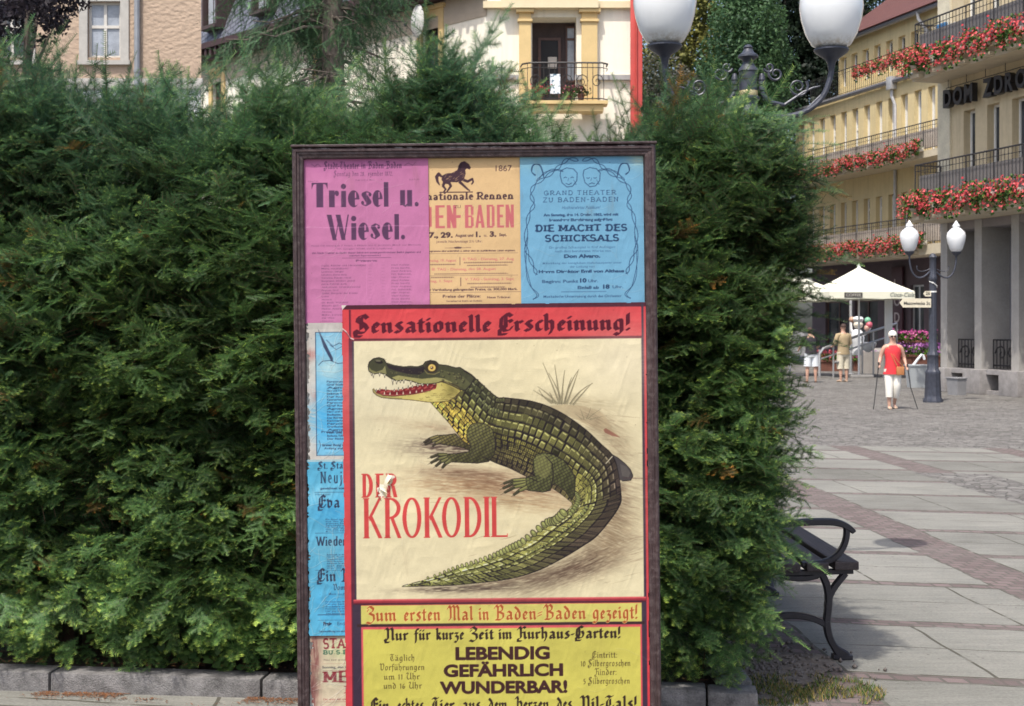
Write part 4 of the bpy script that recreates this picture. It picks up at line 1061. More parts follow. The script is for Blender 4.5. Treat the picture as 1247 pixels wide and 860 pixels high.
# ================================================================ street lamps
lampiron = bpy.data.materials.new("blue black lamp iron"); n = NT(lampiron); co = n.coord()
n.set(Base_Color=n.mix(n.noise(co, 14, 5), (.022, .025, .036), (.075, .082, .11)), Roughness=.45, Metallic=.2); n.bump(n.noise(co, 60, 3), .002)
opal = bpy.data.materials.new("opal glass"); n = NT(opal); co = n.coord()
zc_ = n.sepxyz(n.coord("Generated"))[2]
dirt = n.math('MULTIPLY', n.mapr(zc_, .0, .12, 1, 0), n.mapr(n.noise(co, 30, 5), .4, .65, .0, .8))
n.set(Base_Color=n.mix(dirt, n.mix(n.noise(co, 5, 4), (.70, .73, .76), (.80, .81, .82)), (.35, .28, .20)), Roughness=.22); n.b.inputs["Coat Weight"].default_value = .5; n.b.inputs["Coat Roughness"].default_value = .06; n.b.inputs["Subsurface Weight"].default_value = .25; n.b.inputs["Subsurface Radius"].default_value = (.1, .1, .1)
brass = mat("brass plate", (.52, .44, .24), .35, .25, 20, metal=.5)

def near_lamp():
    b = PX(911, 400, 10.06); r = thing("street_lamp", "near double street lamp with large white globes rising behind the yew bush", "street lamp", (b.x, b.y, 0), group="double globe street lamps"); k_ = 9.0 / 10.06; r.scale = (k_, k_, k_); r.location = (b.x * k_, 9.0, CAMZ * (1 - k_))
    mb = MB(); mb.lathe([(.20, -.22), (.20, 0), (.20, .25), (.17, .30), (.15, .75), (.17, .8), (.10, .95), (.085, 1.5), (.075, 2.55), (.10, 2.58), (.10, 2.64), (.075, 2.68), (.075, 2.75)], 20, (0, 0, 0), .06); mb.obj("pole", lampiron, r)
    mb = MB(); Z = lambda py: CAMZ + (HY - py) / F * 10.06
    prof = [(.06, Z(165)), (.055, Z(160)), (.11, Z(146)), (.105, Z(142)), (.075, Z(135)), (.062, Z(126)), (.062, Z(124)), (.085, Z(121.5)), (.085, Z(119)), (.066, Z(117)), (.066, Z(88)), (.072, Z(87)), (.066, Z(84)), (.05, Z(81)), (.035, Z(76)), (.045, Z(73)), (.074, Z(70)), (.072, Z(67.5)), (.045, Z(64.5)), (.03, Z(60)), (.035, Z(58)), (.02, Z(55)), (.003, Z(54))]
    mb.lathe(prof, 24); mb.obj("crown_cap", lampiron, r)
    mb = MB(); mb.lathe([(.0675, Z(119)), (.069, Z(118.5)), (.069, Z(111.5)), (.0675, Z(111))], 24, cap=False); mb.obj("name_band", brass, r)
    for s in (-1, 1):
        mb = MB()
        mb.lathe([(.012, Z(112)), (.024, Z(110)), (.024, Z(106)), (.018, Z(105)), (.026, Z(103.5)), (.026, Z(100)), (.02, Z(99)), (.026, Z(98)), (.022, Z(94)), (.014, Z(90))], 12, (s * .098, -.01, 0))
        mb.tube([(s * .098, -.01, Z(112)), (s * .11, -.01, Z(117)), (s * .17, 0, Z(125)), (s * .26, 0, Z(128))], [.016, .018, .018, .014], 8)
        for (x0, z0, rr, turns, ph, dirn) in ((.20, Z(90), .055, 1.4, 2.6, 1), (.36, Z(106), .075, 1.6, .6, -1), (.15, Z(82), .04, 1.2, 3.4, 1)):
            mb.tube([(s * (x0 + rr * (1 - .8 * t / 22) * math.cos(ph + dirn * t / 22 * turns * 2 * math.pi)), 0, z0 + rr * (1 - .8 * t / 22) * math.sin(ph + dirn * t / 22 * turns * 2 * math.pi)) for t in range(23)], [.011 - .006 * t / 22 for t in range(23)], 6)
        mb.tube([(s * .26, 0, Z(128)), (s * .33, 0, Z(120)), (s * .40, 0, Z(112)), (s * .47, 0, Z(107)), (s * .52, 0, Z(105))], [.012, .011, .010, .009, .006], 6)
        mb.tube(bez((s * .12, 0, Z(142)), (s * .42, 0, Z(146)), (s * .58, 0, Z(128)), (s * .605, 0, Z(80)), 16), [.020] * 17, 10)
        mb.tube(bez((s * .40, 0, Z(136)), (s * .46, 0, Z(128)), (s * .50, 0, Z(118)), (s * .56, 0, Z(112)), 8), .008, 6)
        mb.obj("arm", lampiron, r)
        zb = Z(60 if s > 0 else 55)
        mb = MB(); mb.lathe([(.02, zb - .16), (.03, zb - .10), (.045, zb - .075), (.11, zb - .03), (.125, zb - .012), (.125, zb), (.10, zb + .01)], 24, (s * .60, 0, 0)); mb.obj("cup", lampiron, r)
        mb = MB(); mb.lathe([(.10, zb + .005), (.14, zb + .03), (.185, zb + .11), (.215, zb + .21), (.228, zb + .30), (.222, zb + .38), (.19, zb + .47), (.12, zb + .535), (.06, zb + .555), (.06, zb + .58), (.07, zb + .59), (.04, zb + .64), (.01, zb + .67)], 32, (s * .60, 0, 0)); mb.obj("globe", opal, r)
near_lamp()
def far_lamp():
    Y = 31.2; b = PX(1136, 490, Y); r = thing("street_lamp", "far double street lamp with pointed white globes and arrow signs before the stone fins", "street lamp", (b.x, Y, 0), math.radians(4), group="double globe street lamps")
    mb = MB(); mb.lathe([(.22, 0), (.22, .05), (.19, .10), (.185, .16), (.165, .62), (.175, .66), (.16, .70), (.13, .74), (.12, 1.02), (.135, 1.05), (.12, 1.10), (.095, 1.14), (.09, 1.5), (.08, 2.7), (.095, 2.72), (.095, 2.80), (.075, 2.84), (.075, 3.22), (.09, 3.24), (.06, 3.30), (.02, 3.33)], 24, (0, 0, 0), .07); mb.obj("pole", lampiron, r)
    for s in (-1, 1):
        mb = MB(); mb.tube(bez((s * .07, 0, 2.92), (s * .34, 0, 2.62), (s * .54, 0, 2.84), (s * .535, 0, 3.26), 14), .020, 8); mb.tube(bez((s * .07, 0, 2.98), (s * .30, 0, 2.86), (s * .40, 0, 2.95), (s * .36, 0, 3.05), 10), .010, 6); mb.obj("arm", lampiron, r)
        mb = MB(); mb.lathe([(.02, 3.24), (.03, 3.27), (.10, 3.33), (.11, 3.36), (.09, 3.37)], 20, (s * .535, 0, 0)); mb.obj("cup", lampiron, r)
        mb = MB(); mb.lathe([(.09, 3.36), (.14, 3.42), (.195, 3.60), (.212, 3.72), (.19, 3.80), (.10, 3.89), (.06, 3.91), (.085, 3.93), (.08, 3.955), (.04, 4.01), (.012, 4.06)], 26, (s * .535, 0, 0)); mb.obj("globe", opal, r)
    mb = MB(); mb.lathe([(.079, 2.45), (.086, 2.455), (.086, 2.48), (.079, 2.485)], 16, cap=False); mb.tube([(-.085, -.01, 2.70), (-.02, -.09, 2.66), (.07, -.06, 2.60), (.09, 0, 2.56)], .012, 6); mb.obj("clamp", white_frame, r)
    ivory = mat("ivory sign board", (.66, .60, .46), .5, .08, 8); txm = mat("dark sign lettering", (.05, .045, .04), .6, .1, 5)
    for (x0, x1, z0, z1, nm, lab, txt) in ((-.80, -.085, 2.115, 2.315, "direction_sign", "ivory arrow sign pointing left with dark lettering on the far street lamp", "Mazowiecka 2c"), (-.26, -.085, 2.36, 2.48, "direction_sign", "small pale arrow tip above the long ivory sign on the far street lamp", "26")):
        s_ = thing(nm, lab, "sign", (b.x, Y - .02, 0), math.radians(4))
        h = (z1 - z0) / 2; mb = MB(); mb.prism([(x0, z0 + h), (x0 + h * .8, z0), (x1, z0), (x1, z1), (x0 + h * .8, z1)], -.10, -.085); mb.obj("board", ivory, s_, smooth=False)
        vs, fs = text_geo(txt, .002, .02); w_ = vs[:, 0].max(); q = min((x1 - x0 - h * 1.1) / w_, (z1 - z0) * .8)
        mb = MB(); mb.add([(v[0] * q + x0 + h * .9, -.103 - v[2] * .5, v[1] * q + z0 + h * .62) for v in vs], fs); mb.obj("lettering", txm, s_, smooth=False)
far_lamp()

# ================================================================ parasols of the café
canvas_m = mat("cream parasol canvas", (.74, .74, .62), .9, .05, 3); 
canvas_m.node_tree.nodes["Principled BSDF"].inputs["Subsurface Weight"].default_value = .0
whitepost = mat("white painted post", (.76, .78, .80), .4, .06, 4)
def parasol(label, cx_, Y, half, zt, ze, rot, text):
    p = PX(cx_, 400, Y); r = thing("parasol", label, "parasol", (p.x, Y, 0), rot)
    mb = MB(); e = half; drop = .24
    for k in range(4):
        a0, a1 = k * math.pi / 2 + math.pi / 4, (k + 1) * math.pi / 2 + math.pi / 4
        c0 = (e * math.sqrt(2) * math.cos(a0), e * math.sqrt(2) * math.sin(a0)); c1 = (e * math.sqrt(2) * math.cos(a1), e * math.sqrt(2) * math.sin(a1))
        N_ = 8; rows = []
        for j in range(N_ + 1):
            t = j / N_; row = []
            for i in range(9):
                s = i / 8; x = (c0[0] + (c1[0] - c0[0]) * s) * t; y = (c0[1] + (c1[1] - c0[1]) * s) * t
                row.append((x, y, zt + (ze - zt) * t - .05 * math.sin(math.pi * t) * (1 - abs(2 * s - 1) * .4)))
            rows.append(row)
        rows.append([(x * 1.004, y * 1.004, z - drop + .012 * math.sin(i * 2.3)) for i, (x, y, z) in enumerate(rows[-1])])
        vs = [q for row in rows for q in row]; mb.add(vs, [(j * 9 + i, j * 9 + i + 1, j * 9 + 10 + i, j * 9 + 9 + i) for j in range(len(rows) - 1) for i in range(8)])
    mb.obj("canopy", canvas_m, r, ang=30)
    mb = MB(); mb.tube([(0, 0, 0), (0, 0, zt - .05)], .035, 10); mb.lathe([(.04, zt - .1), (.06, zt), (.03, zt + .08), (.01, zt + .1)], 10); mb.obj("pole", whitepost, r)
    for k in range(4):
        a0 = k * math.pi / 2 + math.pi / 4; mb = MB(); mb.tube([(0, 0, zt - .12), (e * 1.40 * math.cos(a0), e * 1.40 * math.sin(a0), ze - .06)], .018, 6); mb.obj("rib", mat("grey parasol rib", (.35, .35, .34), .5), r)
    mb = MB(); mb.box(-.38, .38, -.38, .38, 0, .10, .02); mb.obj("base", mat("concrete foot", (.30, .29, .28), .9, .2, 6), r)
    if text:
        grey = mat("grey printed script", (.28, .30, .28), .8, .1, 5)
        for (tx, px_, sc, shear, nm) in text:
            vs, fs = text_geo(tx, .003, .004); w_ = vs[:, 0].max()
            mb = MB(); mb.add([((v[0] + shear * v[1]) * sc + px_ - w_ * sc / 2, -e * 1.004 - .008 - v[2], v[1] * sc + ze - drop + .075) for v in vs], fs); mb.obj(nm, grey, r, smooth=False)
        mb = MB(); mb.box(-.92, -.32, -e * 1.004 - .014, -e * 1.004 - .008, ze - drop + .04, ze - drop + .20); mb.obj("printed_panel", mat("dark printed panel", (.06, .055, .05), .7, .3, 20), r, smooth=False)
        vs, fs = text_geo("COFFEE", .002, .01); w_ = vs[:, 0].max(); mb = MB(); mb.add([(v[0] * .5 / w_ - .87, -e * 1.004 - .017 - v[2] * .5, v[1] * .13 + ze - drop + .075) for v in vs], fs); mb.obj("panel_lettering", mat("pale panel lettering", (.45, .44, .40), .7), r, smooth=False)
    return r
parasol("large cream parasol with grey script on its edge beside the far street lamp", 1046, 47, 1.42, 3.72, 2.86, math.radians(3), [("Coca-Cola", .98, .19, .35, "script")])
parasol("cream parasol further left, half hidden behind the yew sprays", 962, 48.5, 1.5, 3.62, 2.82, math.radians(8), None)
p = PX(1082, 400, 47.2); r = thing("awning_post", "thick white post under the right corner of the cream parasol", "post", (p.x, p.y, 0))
mb = MB(); mb.box(-.11, .11, -.11, .11, 0, 2.62, .012); mb.obj("post", whitepost, r); mb = MB(); mb.box(-.16, .16, -.16, .16, 0, .06, .01); mb.obj("foot", whitepost, r)
p = PX(1036, 400, 50); r = thing("awning_post", "thin pale post behind the cream parasol near the ramp railing", "post", (p.x, p.y, 0))
mb = MB(); mb.tube([(0, 0, 0), (0, 0, 3.3)], .05, 8); mb.obj("post", lightpipe, r); mb = MB(); mb.lathe([(.11, 0), (.11, .03), (.06, .05)], 10); mb.obj("foot", lightpipe, r)

# ================================================================ ramp railing, terrace, planters, bin
steel = mat("brushed steel rail", (.46, .46, .47), .35, .1, 10, metal=.6)
ta, tb = PX(1046, 400, 52), PX(1140, 400, 48.5)
tr = MB(); tr.add([(ta.x, ta.y, .80), (tb.x, tb.y, .80), (tb.x + 6, tb.y + 8, .80), (ta.x + 4, ta.y + 12, .80)], [(0, 1, 2, 3)]); tr.add([(ta.x, ta.y, 0), (tb.x, tb.y, 0), (tb.x, tb.y, .8), (ta.x, ta.y, .8)], [(0, 1, 2, 3)]); tr.add([(ta.x, ta.y, 0), (ta.x, ta.y, .8), (ta.x + 4, ta.y + 12, .8), (ta.x + 4, ta.y + 12, 0)], [(0, 1, 2, 3)])
tag(tr.obj("terrace", mat("terrace stone", (.30, .28, .265), .9, .2, 3), smooth=False), kind="structure")
ra, rm, rb2 = PX(998, 400, 46.5), PX(1050, 400, 47.5), PX(1092, 400, 48.2)
def ramp_rail():
    r = thing("ramp_railing", "steel ramp railing rising to the right behind the man in beige", "railing", (ra.x, ra.y, 0))
    P = [Vector((0, 0, 0)), Vector((rm.x - ra.x, rm.y - ra.y, 0)), Vector((rb2.x - ra.x, rb2.y - ra.y, 0))]; hz_ = [(.95, .25), (1.45, .75), (1.80, 1.05)]
    mb = MB(); mb.tube([P[0] + Vector((0, 0, .05)), P[0] + Vector((0, 0, .8)), P[0] + Vector((.12, 0, .98)), P[1] + Vector((0, 0, 1.45)), P[2] + Vector((0, 0, 1.82))], .045, 8); mb.tube([P[0] + Vector((0, 0, .62)), P[1] + Vector((0, 0, 1.08)), P[2] + Vector((0, 0, 1.45))], .030, 8); mb.obj("handrail", steel, r)
    for t in (.0, .16, .33, .5, .66, .83, 1.0):
        q = P[0].lerp(P[1], t * 2) if t < .5 else P[1].lerp(P[2], t * 2 - 1); z = .95 + .88 * t
        mb = MB(); mb.tube([q, q + Vector((0, 0, z))], .030, 8); mb.obj("post", steel, r)
ramp_rail()
PLANT_G = "brown planters with pink flowers before the ice cream shop"
plank = mat("brown planter boards", (.16, .065, .045), .75, .3, 6)
def planter(label, px_, py_, w_, pinks, seed, z0=0.0, Y=None):
    Y = Y or GY(py_); p = PX(px_, 400, Y); rs = np.random.RandomState(seed); r = thing("planter", label, "planter", (p.x, Y, z0), rs.uniform(-.1, .1), PLANT_G)
    mb = MB(); h = .42
    rg = [[(-w_ * .46, -.2, 0), (w_ * .46, -.2, 0), (w_ * .46, .2, 0), (-w_ * .46, .2, 0)], [(-w_ * .5, -.24, h), (w_ * .5, -.24, h), (w_ * .5, .24, h), (-w_ * .5, .24, h)]]; mb.loft([[Vector(q) for q in g_] for g_ in rg]); mb.obj("box", plank, r, smooth=False)
    mb = MB(); mb.box(-w_ * .53, w_ * .53, -.27, -.225, h - .06, h + .02, .006); mb.box(-w_ * .53, w_ * .53, .225, .27, h - .06, h + .02, .006); mb.box(-w_ * .53, -w_ * .49, -.222, .222, h - .06, h + .02); mb.box(w_ * .49, w_ * .53, -.222, .222, h - .06, h + .02); mb.obj("rim", plank, r, smooth=False)
    def cl_(n_, c0, c1, s, zlo, zhi):
        P = np.stack([rs.uniform(-w_ * .55, w_ * .55, n_), rs.uniform(-.32, .3, n_), rs.uniform(zlo, zhi, n_)], 1); P[:, 2] += .08 * vnoise(P * 5, seed); N = rs.randn(n_, 3); N[:, 2] += .6; A = np.cross(N, rs.randn(n_, 3)); A /= np.linalg.norm(A, axis=1)[:, None]; N /= np.linalg.norm(N, axis=1)[:, None]; B = np.cross(N, A); t = rs.rand(n_)[:, None]
        return np.stack([P + A * s, P + B * s, P - A * s, P - B * s], 1).reshape(-1, 3), np.arange(4 * n_).reshape(-1, 4), np.repeat(np.array(c0) * (1 - t) + np.array(c1) * t, 4, 0)
    V, Fc, C = cl_(260, (.02, .06, .015), (.12, .22, .03), .05, h - .04, h + .26); raw_obj("leaves", V, Fc, ger_leaf, r, C)
    V, Fc, C = cl_(200, pinks[0], pinks[1], .042, h + .08, h + .38); raw_obj("blossoms", V, Fc, ger_leaf, r, C)
PK = ((.42, .05, .24), (.72, .22, .45)); PU = ((.22, .06, .25), (.48, .22, .46))
planter("brown planter with bright green leaves and pink flowers right of the man in beige", 1048, 452, .62, PK, 1); planter("brown planter with purple flowers just left of the woman in red", 1069, 454, .66, PU, 2)
planter("brown planter with pink flowers on the terrace behind the woman in red", 1097, 440, .95, PK, 3, .80, 49.2); planter("brown planter with pink flowers on the terrace beside the far street lamp", 1121, 440, .95, PK, 4, .80, 48.6)
planter("brown planter with purple flowers behind the grey tub", 1108, 452, .95, PU, 5, .35, 46.5); planter("brown planter with purple flowers against the far street lamp foot", 1128, 452, .8, PU, 6, .35, 46); planter("brown planter with reddish flowers between the two men by the railing", 1008, 452, .9, ((.30, .04, .06), (.5, .12, .14)), 7)
p = PX(1116, 400, 39.0); r = thing("grey_tub", "pale grey square tub with a white handle left of the far street lamp", "tub", (p.x, p.y, 0))
mb = MB(); mb.loft([[Vector(q) for q in g_] for g_ in ([(-.20, -.2, 0), (.20, -.2, 0), (.20, .2, 0), (-.20, .2, 0)], [(-.26, -.26, .60), (.26, -.26, .60), (.26, .26, .60), (-.26, .26, .60)], [(-.28, -.28, .60), (.28, -.28, .60), (.28, .28, .60), (-.28, .28, .60)], [(-.28, -.28, .64), (.28, -.28, .64), (.28, .28, .64), (-.28, .28, .64)])]); mb.obj("body", mat("pale grey plastic", (.42, .45, .47), .45, .08, 5), r, smooth=False)
mb = MB(); mb.tube([(-.12, -.1, .62), (.0, -.1, .78), (.12, -.1, .92), (.16, -.1, .90), (.20, -.1, .78)], .035, 8); mb.obj("handle", whitepost, r)
p = PX(1166, 400, 34.6); r = thing("meter_box", "small grey box leaning against the stone plinth right of the far street lamp", "box", (p.x, p.y, 0), RZ)
mb = MB(); mb.loft([[Vector(q) for q in g_] for g_ in ([(-.20, -.14, 0), (.20, -.14, 0), (.20, .1, 0), (-.20, .1, 0)], [(-.24, -.16, .40), (.24, -.16, .40), (.24, .1, .40), (-.24, .1, .40)])]); mb.obj("body", mat("dull grey box", (.24, .24, .25), .7, .15, 6), r, smooth=False)
mb = MB(); mb.box(-.26, .26, -.18, .12, .402, .44, .008); mb.obj("lid", mat("dull grey box", (.24, .24, .25)), r)

# ice cream display figure beside the ramp
p = PX(1047, 400, 49.5); r = thing("ice_cream_figure", "white display figure with green, pink and orange scoop balls above the ramp railing", "display figure", (p.x, p.y, 0.80))
wht = mat("glossy white plastic", (.80, .82, .85), .3, .06, 5)
mb = MB(); mb.lathe([(.18, -.1), (.20, .0), (.17, .12), (.20, .3), (.24, .5), (.22, .66), (.14, .78), (.10, .82)], 18, (-.08, 0, 0)); mb.obj("body", wht, r)
mb = MB(); mb.ellip((-.06, -.02, .98), (.17, .16, .15), 16, 10); mb.obj("head", mat("cream plastic", (.78, .72, .62), .4), r); mb = MB(); mb.lathe([(.14, 1.06), (.17, 1.10), (.20, 1.18), (.16, 1.25), (.05, 1.28)], 14, (-.06, 0, 0)); mb.obj("cap", wht, r)
mb = MB(); mb.lathe([(.05, .0), (.22, .12), (.29, .28), (.30, .34), (.27, .36)], 20, (.26, -.12, 0)); mb.obj("bowl", wht, r)
for nm, cc, q, rr in (("scoop", (.20, .48, .32), (.28, 0, 1.13), .115), ("scoop", (.55, .12, .17), (.32, -.05, .97), .12), ("scoop", (.55, .33, .24), (-.27, .05, 1.16), .10), ("scoop", (.58, .36, .30), (.24, -.05, .86), .10)):
    mb = MB(); mb.ellip(q, (rr, rr, rr * 1.05), 16, 10); mb.obj(nm, mat("plastic %d %d %d" % tuple(int(x * 100) for x in cc), cc, .4, .08, 6), r)
mb = MB(); mb.tube([(.12, 0, .62), (.26, -.04, .72), (.36, -.03, .86)], [.055, .05, .04], 8); mb.tube([(-.22, 0, .62), (-.30, .02, .82), (-.30, .04, 1.08)], [.055, .05, .04], 8); mb.obj("arm", wht, r)

# ================================================================ small things on the ground
rs = np.random.RandomState(44)
# fallen needles along the kerb
N_ = 5200; x = rs.uniform(-2.6, 1.02, N_); dy = np.abs(rs.randn(N_)) * .05
P = np.stack([x, kerbY(x) - .006 - dy, 0.006 + 0 * x], 1); far = rs.rand(N_) < .35; P[far, 1] = kerbY(P[far, 0]) + .03 + .6 * rs.rand(far.sum()); P[far, 2] = .125
k = (vnoise(P * np.array((3, 12, 1)), 3) > -.3) | far; P = P[k]; n_ = len(P); a = rs.uniform(0, math.pi, n_); d = np.stack([np.cos(a), np.sin(a), .15 * rs.rand(n_)], 1) * rs.uniform(.006, .014, n_)[:, None]; w2_ = np.stack([-d[:, 1], d[:, 0], 0 * a], 1) * .16
V = np.stack([P - d - w2_, P + d - w2_, P + d + w2_, P - d + w2_], 1).reshape(-1, 3); C = np.repeat(np.array((.075, .030, .016)) + rs.rand(n_, 1) * np.array((.15, .075, .035)), 4, 0)
o = raw_obj("fallen_needles", V, np.arange(4 * n_).reshape(-1, 4), vcol_mat("dry litter", .9, .1), None, C); tag(o, "rust brown fallen yew needles along the kerb", "litter", kind="stuff")
# grass tufts on the bare earth by the kerb corner
N_ = 3600; t = rs.rand(N_) ** .6 * .34; a = rs.uniform(0, 2 * math.pi, N_)
cx_, cy_ = 1.30, 6.33
P = np.stack([cx_ + t * 1.15 * np.cos(a), cy_ + t * .85 * np.sin(a), 0.004 + 0 * a], 1); m = (P[:, 0] > 1.075) & (vnoise(P * 9, 5) > -.25); P = P[m]; n_ = len(P); a = rs.uniform(0, 2 * math.pi, n_); h = rs.uniform(.008, .034, n_)
lean = np.stack([np.cos(a) * h * .9, np.sin(a) * h * .9, h], 1); s_ = np.stack([-np.sin(a), np.cos(a), 0 * a], 1) * .0022
V = np.stack([P - s_, P + s_, P + lean], 1).reshape(-1, 3); dry = rs.rand(n_, 1); C = np.repeat(np.where(dry < .55, np.array((.07, .12, .025)), np.array((.26, .20, .07))) * rs.uniform(.6, 1.3, (n_, 1)), 3, 0)
o = raw_obj("grass", V, np.arange(3 * n_).reshape(-1, 3), vcol_mat("worn grass", .8, .2, trans=.2), None, C); tag(o, "worn grass tufts at the kerb corner below the bench", "grass", kind="stuff")
# moss and seedlings in the paving joints near the corner
# gravel and crumbs of earth under the bench
N_ = 520; V = []; Fx = []
for i in range(N_):
    q = np.array((1.14 + .22 * rs.randn(), 6.80 + .26 * rs.randn(), .008)); 
    if q[0] < 1.07: continue
    r_ = rs.uniform(.005, .017); b0 = len(V); oc = [(1, 0, 0), (-1, 0, 0), (0, 1, 0), (0, -1, 0), (0, 0, 1), (0, 0, -1)]
    for e in oc: V.append(q + np.array(e) * r_ * rs.uniform(.6, 1.2, 3))
    Fx += [(b0 + i_, b0 + j_, b0 + k_) for i_, j_, k_ in ((0, 2, 4), (2, 1, 4), (1, 3, 4), (3, 0, 4), (2, 0, 5), (1, 2, 5), (3, 1, 5), (0, 3, 5))]
o = raw_obj("gravel", np.array(V), np.array(Fx), mat("grey crumbs", (.14, .12, .11), .95, .4, 30)); tag(o, "grey gravel crumbs on the earth under the bench", "gravel", kind="stuff")
# broad leaved seedlings and low ivy at the hedge foot
N_ = 150; V = []; Fx = []; C = []
for i in range(N_):
    x = rs.uniform(-1.75, -1.02) if i < 110 else rs.uniform(-2.4, -1.0); q = np.array((x, kerbY(x) + .10 + .10 * rs.rand(), .12 + .14 * rs.rand())); a = rs.uniform(0, 6.28); u_ = np.array((math.cos(a), -.5 + .5 * math.sin(a), -.2 - .3 * rs.rand())); u_ /= np.linalg.norm(u_); v_ = np.cross(u_, (0, -.5, .9)); v_ /= np.linalg.norm(v_); L_ = rs.uniform(.028, .05); W_ = L_ * .42; b0 = len(V)
    V += [q, q + u_ * L_ * .35 + v_ * W_, q + u_ * L_ * .7 + v_ * W_ * .7, q + u_ * L_, q + u_ * L_ * .7 - v_ * W_ * .7, q + u_ * L_ * .35 - v_ * W_]; Fx += [(b0, b0 + 1, b0 + 2, b0 + 3), (b0, b0 + 3, b0 + 4, b0 + 5)]; t = rs.rand(); C += [np.array((.03, .07, .02)) * (1 - t) + np.array((.08, .14, .035)) * t] * 6
o = raw_obj("ground_ivy", np.array(V), np.array(Fx), leaf_m, None, np.array(C)); tag(o, "low broad leaved ground ivy in the shade at the hedge foot", "ivy", kind="stuff")
# ================================================================ people
def skin_body(name, joints, bones, parent, material, sub=1):
    """one continuous body grown over a joint skeleton: joints {name: ((x,y,z), rx, ry)}"""
    me = bpy.data.meshes.new(name); keys = list(joints); me.from_pydata([joints[k][0] for k in keys], [(keys.index(a), keys.index(b)) for a, b in bones], [])
    o = bpy.data.objects.new(name, me); COL.objects.link(o)
    md = o.modifiers.new("skin", 'SKIN'); sk = me.skin_vertices[0].data if me.skin_vertices else None
    if sk is None:
        bm = bmesh.new(); bm.from_mesh(me); bm.verts.layers.skin.verify(); bm.to_mesh(me); bm.free(); sk = me.skin_vertices[0].data
    for i, k in enumerate(keys): sk[i].radius = joints[k][1:3]; sk[i].use_root = (i == 0)
    md.use_smooth_shade = True
    if sub: o.modifiers.new("subsurf", 'SUBSURF').levels = sub; o.modifiers["subsurf"].render_levels = sub
    ev = o.evaluated_get(bpy.context.evaluated_depsgraph_get()); nm = bpy.data.meshes.new_from_object(ev)
    bpy.data.objects.remove(o)
    for q in nm.polygons: q.use_smooth = True
    nm.materials.clear(); nm.materials.append(material); o = bpy.data.objects.new(name, nm); COL.objects.link(o); o.parent = parent
    return o
skin_m = mat("warm skin", (.52, .31, .23), .55, .08, 12)  # one nearly even skin tone
def figure(parent, H, pose, build=1.0, material=skin_m):
    """pose gives joint overrides as fractions of the height, facing -y"""
    J = {'pelvis': ((0, 0, .52), .075, .062), 'belly': ((0, 0, .60), .070, .058), 'chest': ((0, 0, .71), .080, .058), 'collar': ((0, 0, .80), .052, .040), 'neck': ((0, 0, .845), .030, .031), 'jaw': ((0, -.010, .885), .038, .042), 'head': ((0, -.006, .935), .043, .052), 'crown': ((0, .002, .975), .030, .036)}
    for s, k in ((-1, 'l'), (1, 'r')):
        J.update({'sh' + k: ((s * .105, 0, .795), .036, .034), 'el' + k: ((s * .135, .012, .63), .025, .025), 'wr' + k: ((s * .15, -.02, .49), .016, .014), 'pa' + k: ((s * .152, -.03, .455), .018, .011), 'fa' + k: ((s * .150, -.036, .42), .012, .009), 'fb' + k: ((s * .152, -.052, .425), .007, .007), 'th' + k: ((s * .138, -.055, .452), .008, .008),
                  'hi' + k: ((s * .052, 0, .49), .056, .058), 'kn' + k: ((s * .056, -.008, .275), .035, .036), 'ca' + k: ((s * .056, .008, .19), .031, .034), 'an' + k: ((s * .056, .012, .045), .019, .020), 'he' + k: ((s * .056, .014, .018), .020, .018), 'to' + k: ((s * .064, -.075, .013), .022, .012)})
    for k, v in pose.items(): J[k] = (v, *J[k][1:]) if len(v) == 3 else (v[:3], *v[3:])
    J = {k: (tuple(c * H for c in v[0]), v[1] * H * build, v[2] * H * build) for k, v in J.items()}
    B = [('pelvis', 'belly'), ('belly', 'chest'), ('chest', 'collar'), ('collar', 'neck'), ('neck', 'jaw'), ('jaw', 'head'), ('head', 'crown')]
    for k in 'lr': B += [('collar', 'sh' + k), ('sh' + k, 'el' + k), ('el' + k, 'wr' + k), ('wr' + k, 'pa' + k), ('pa' + k, 'fa' + k), ('pa' + k, 'fb' + k), ('pa' + k, 'th' + k), ('pelvis', 'hi' + k), ('hi' + k, 'kn' + k), ('kn' + k, 'ca' + k), ('ca' + k, 'an' + k), ('an' + k, 'he' + k), ('he' + k, 'to' + k)]
    skin_body("body", J, B, parent, material)
    return {k: v[0] for k, v in J.items()}
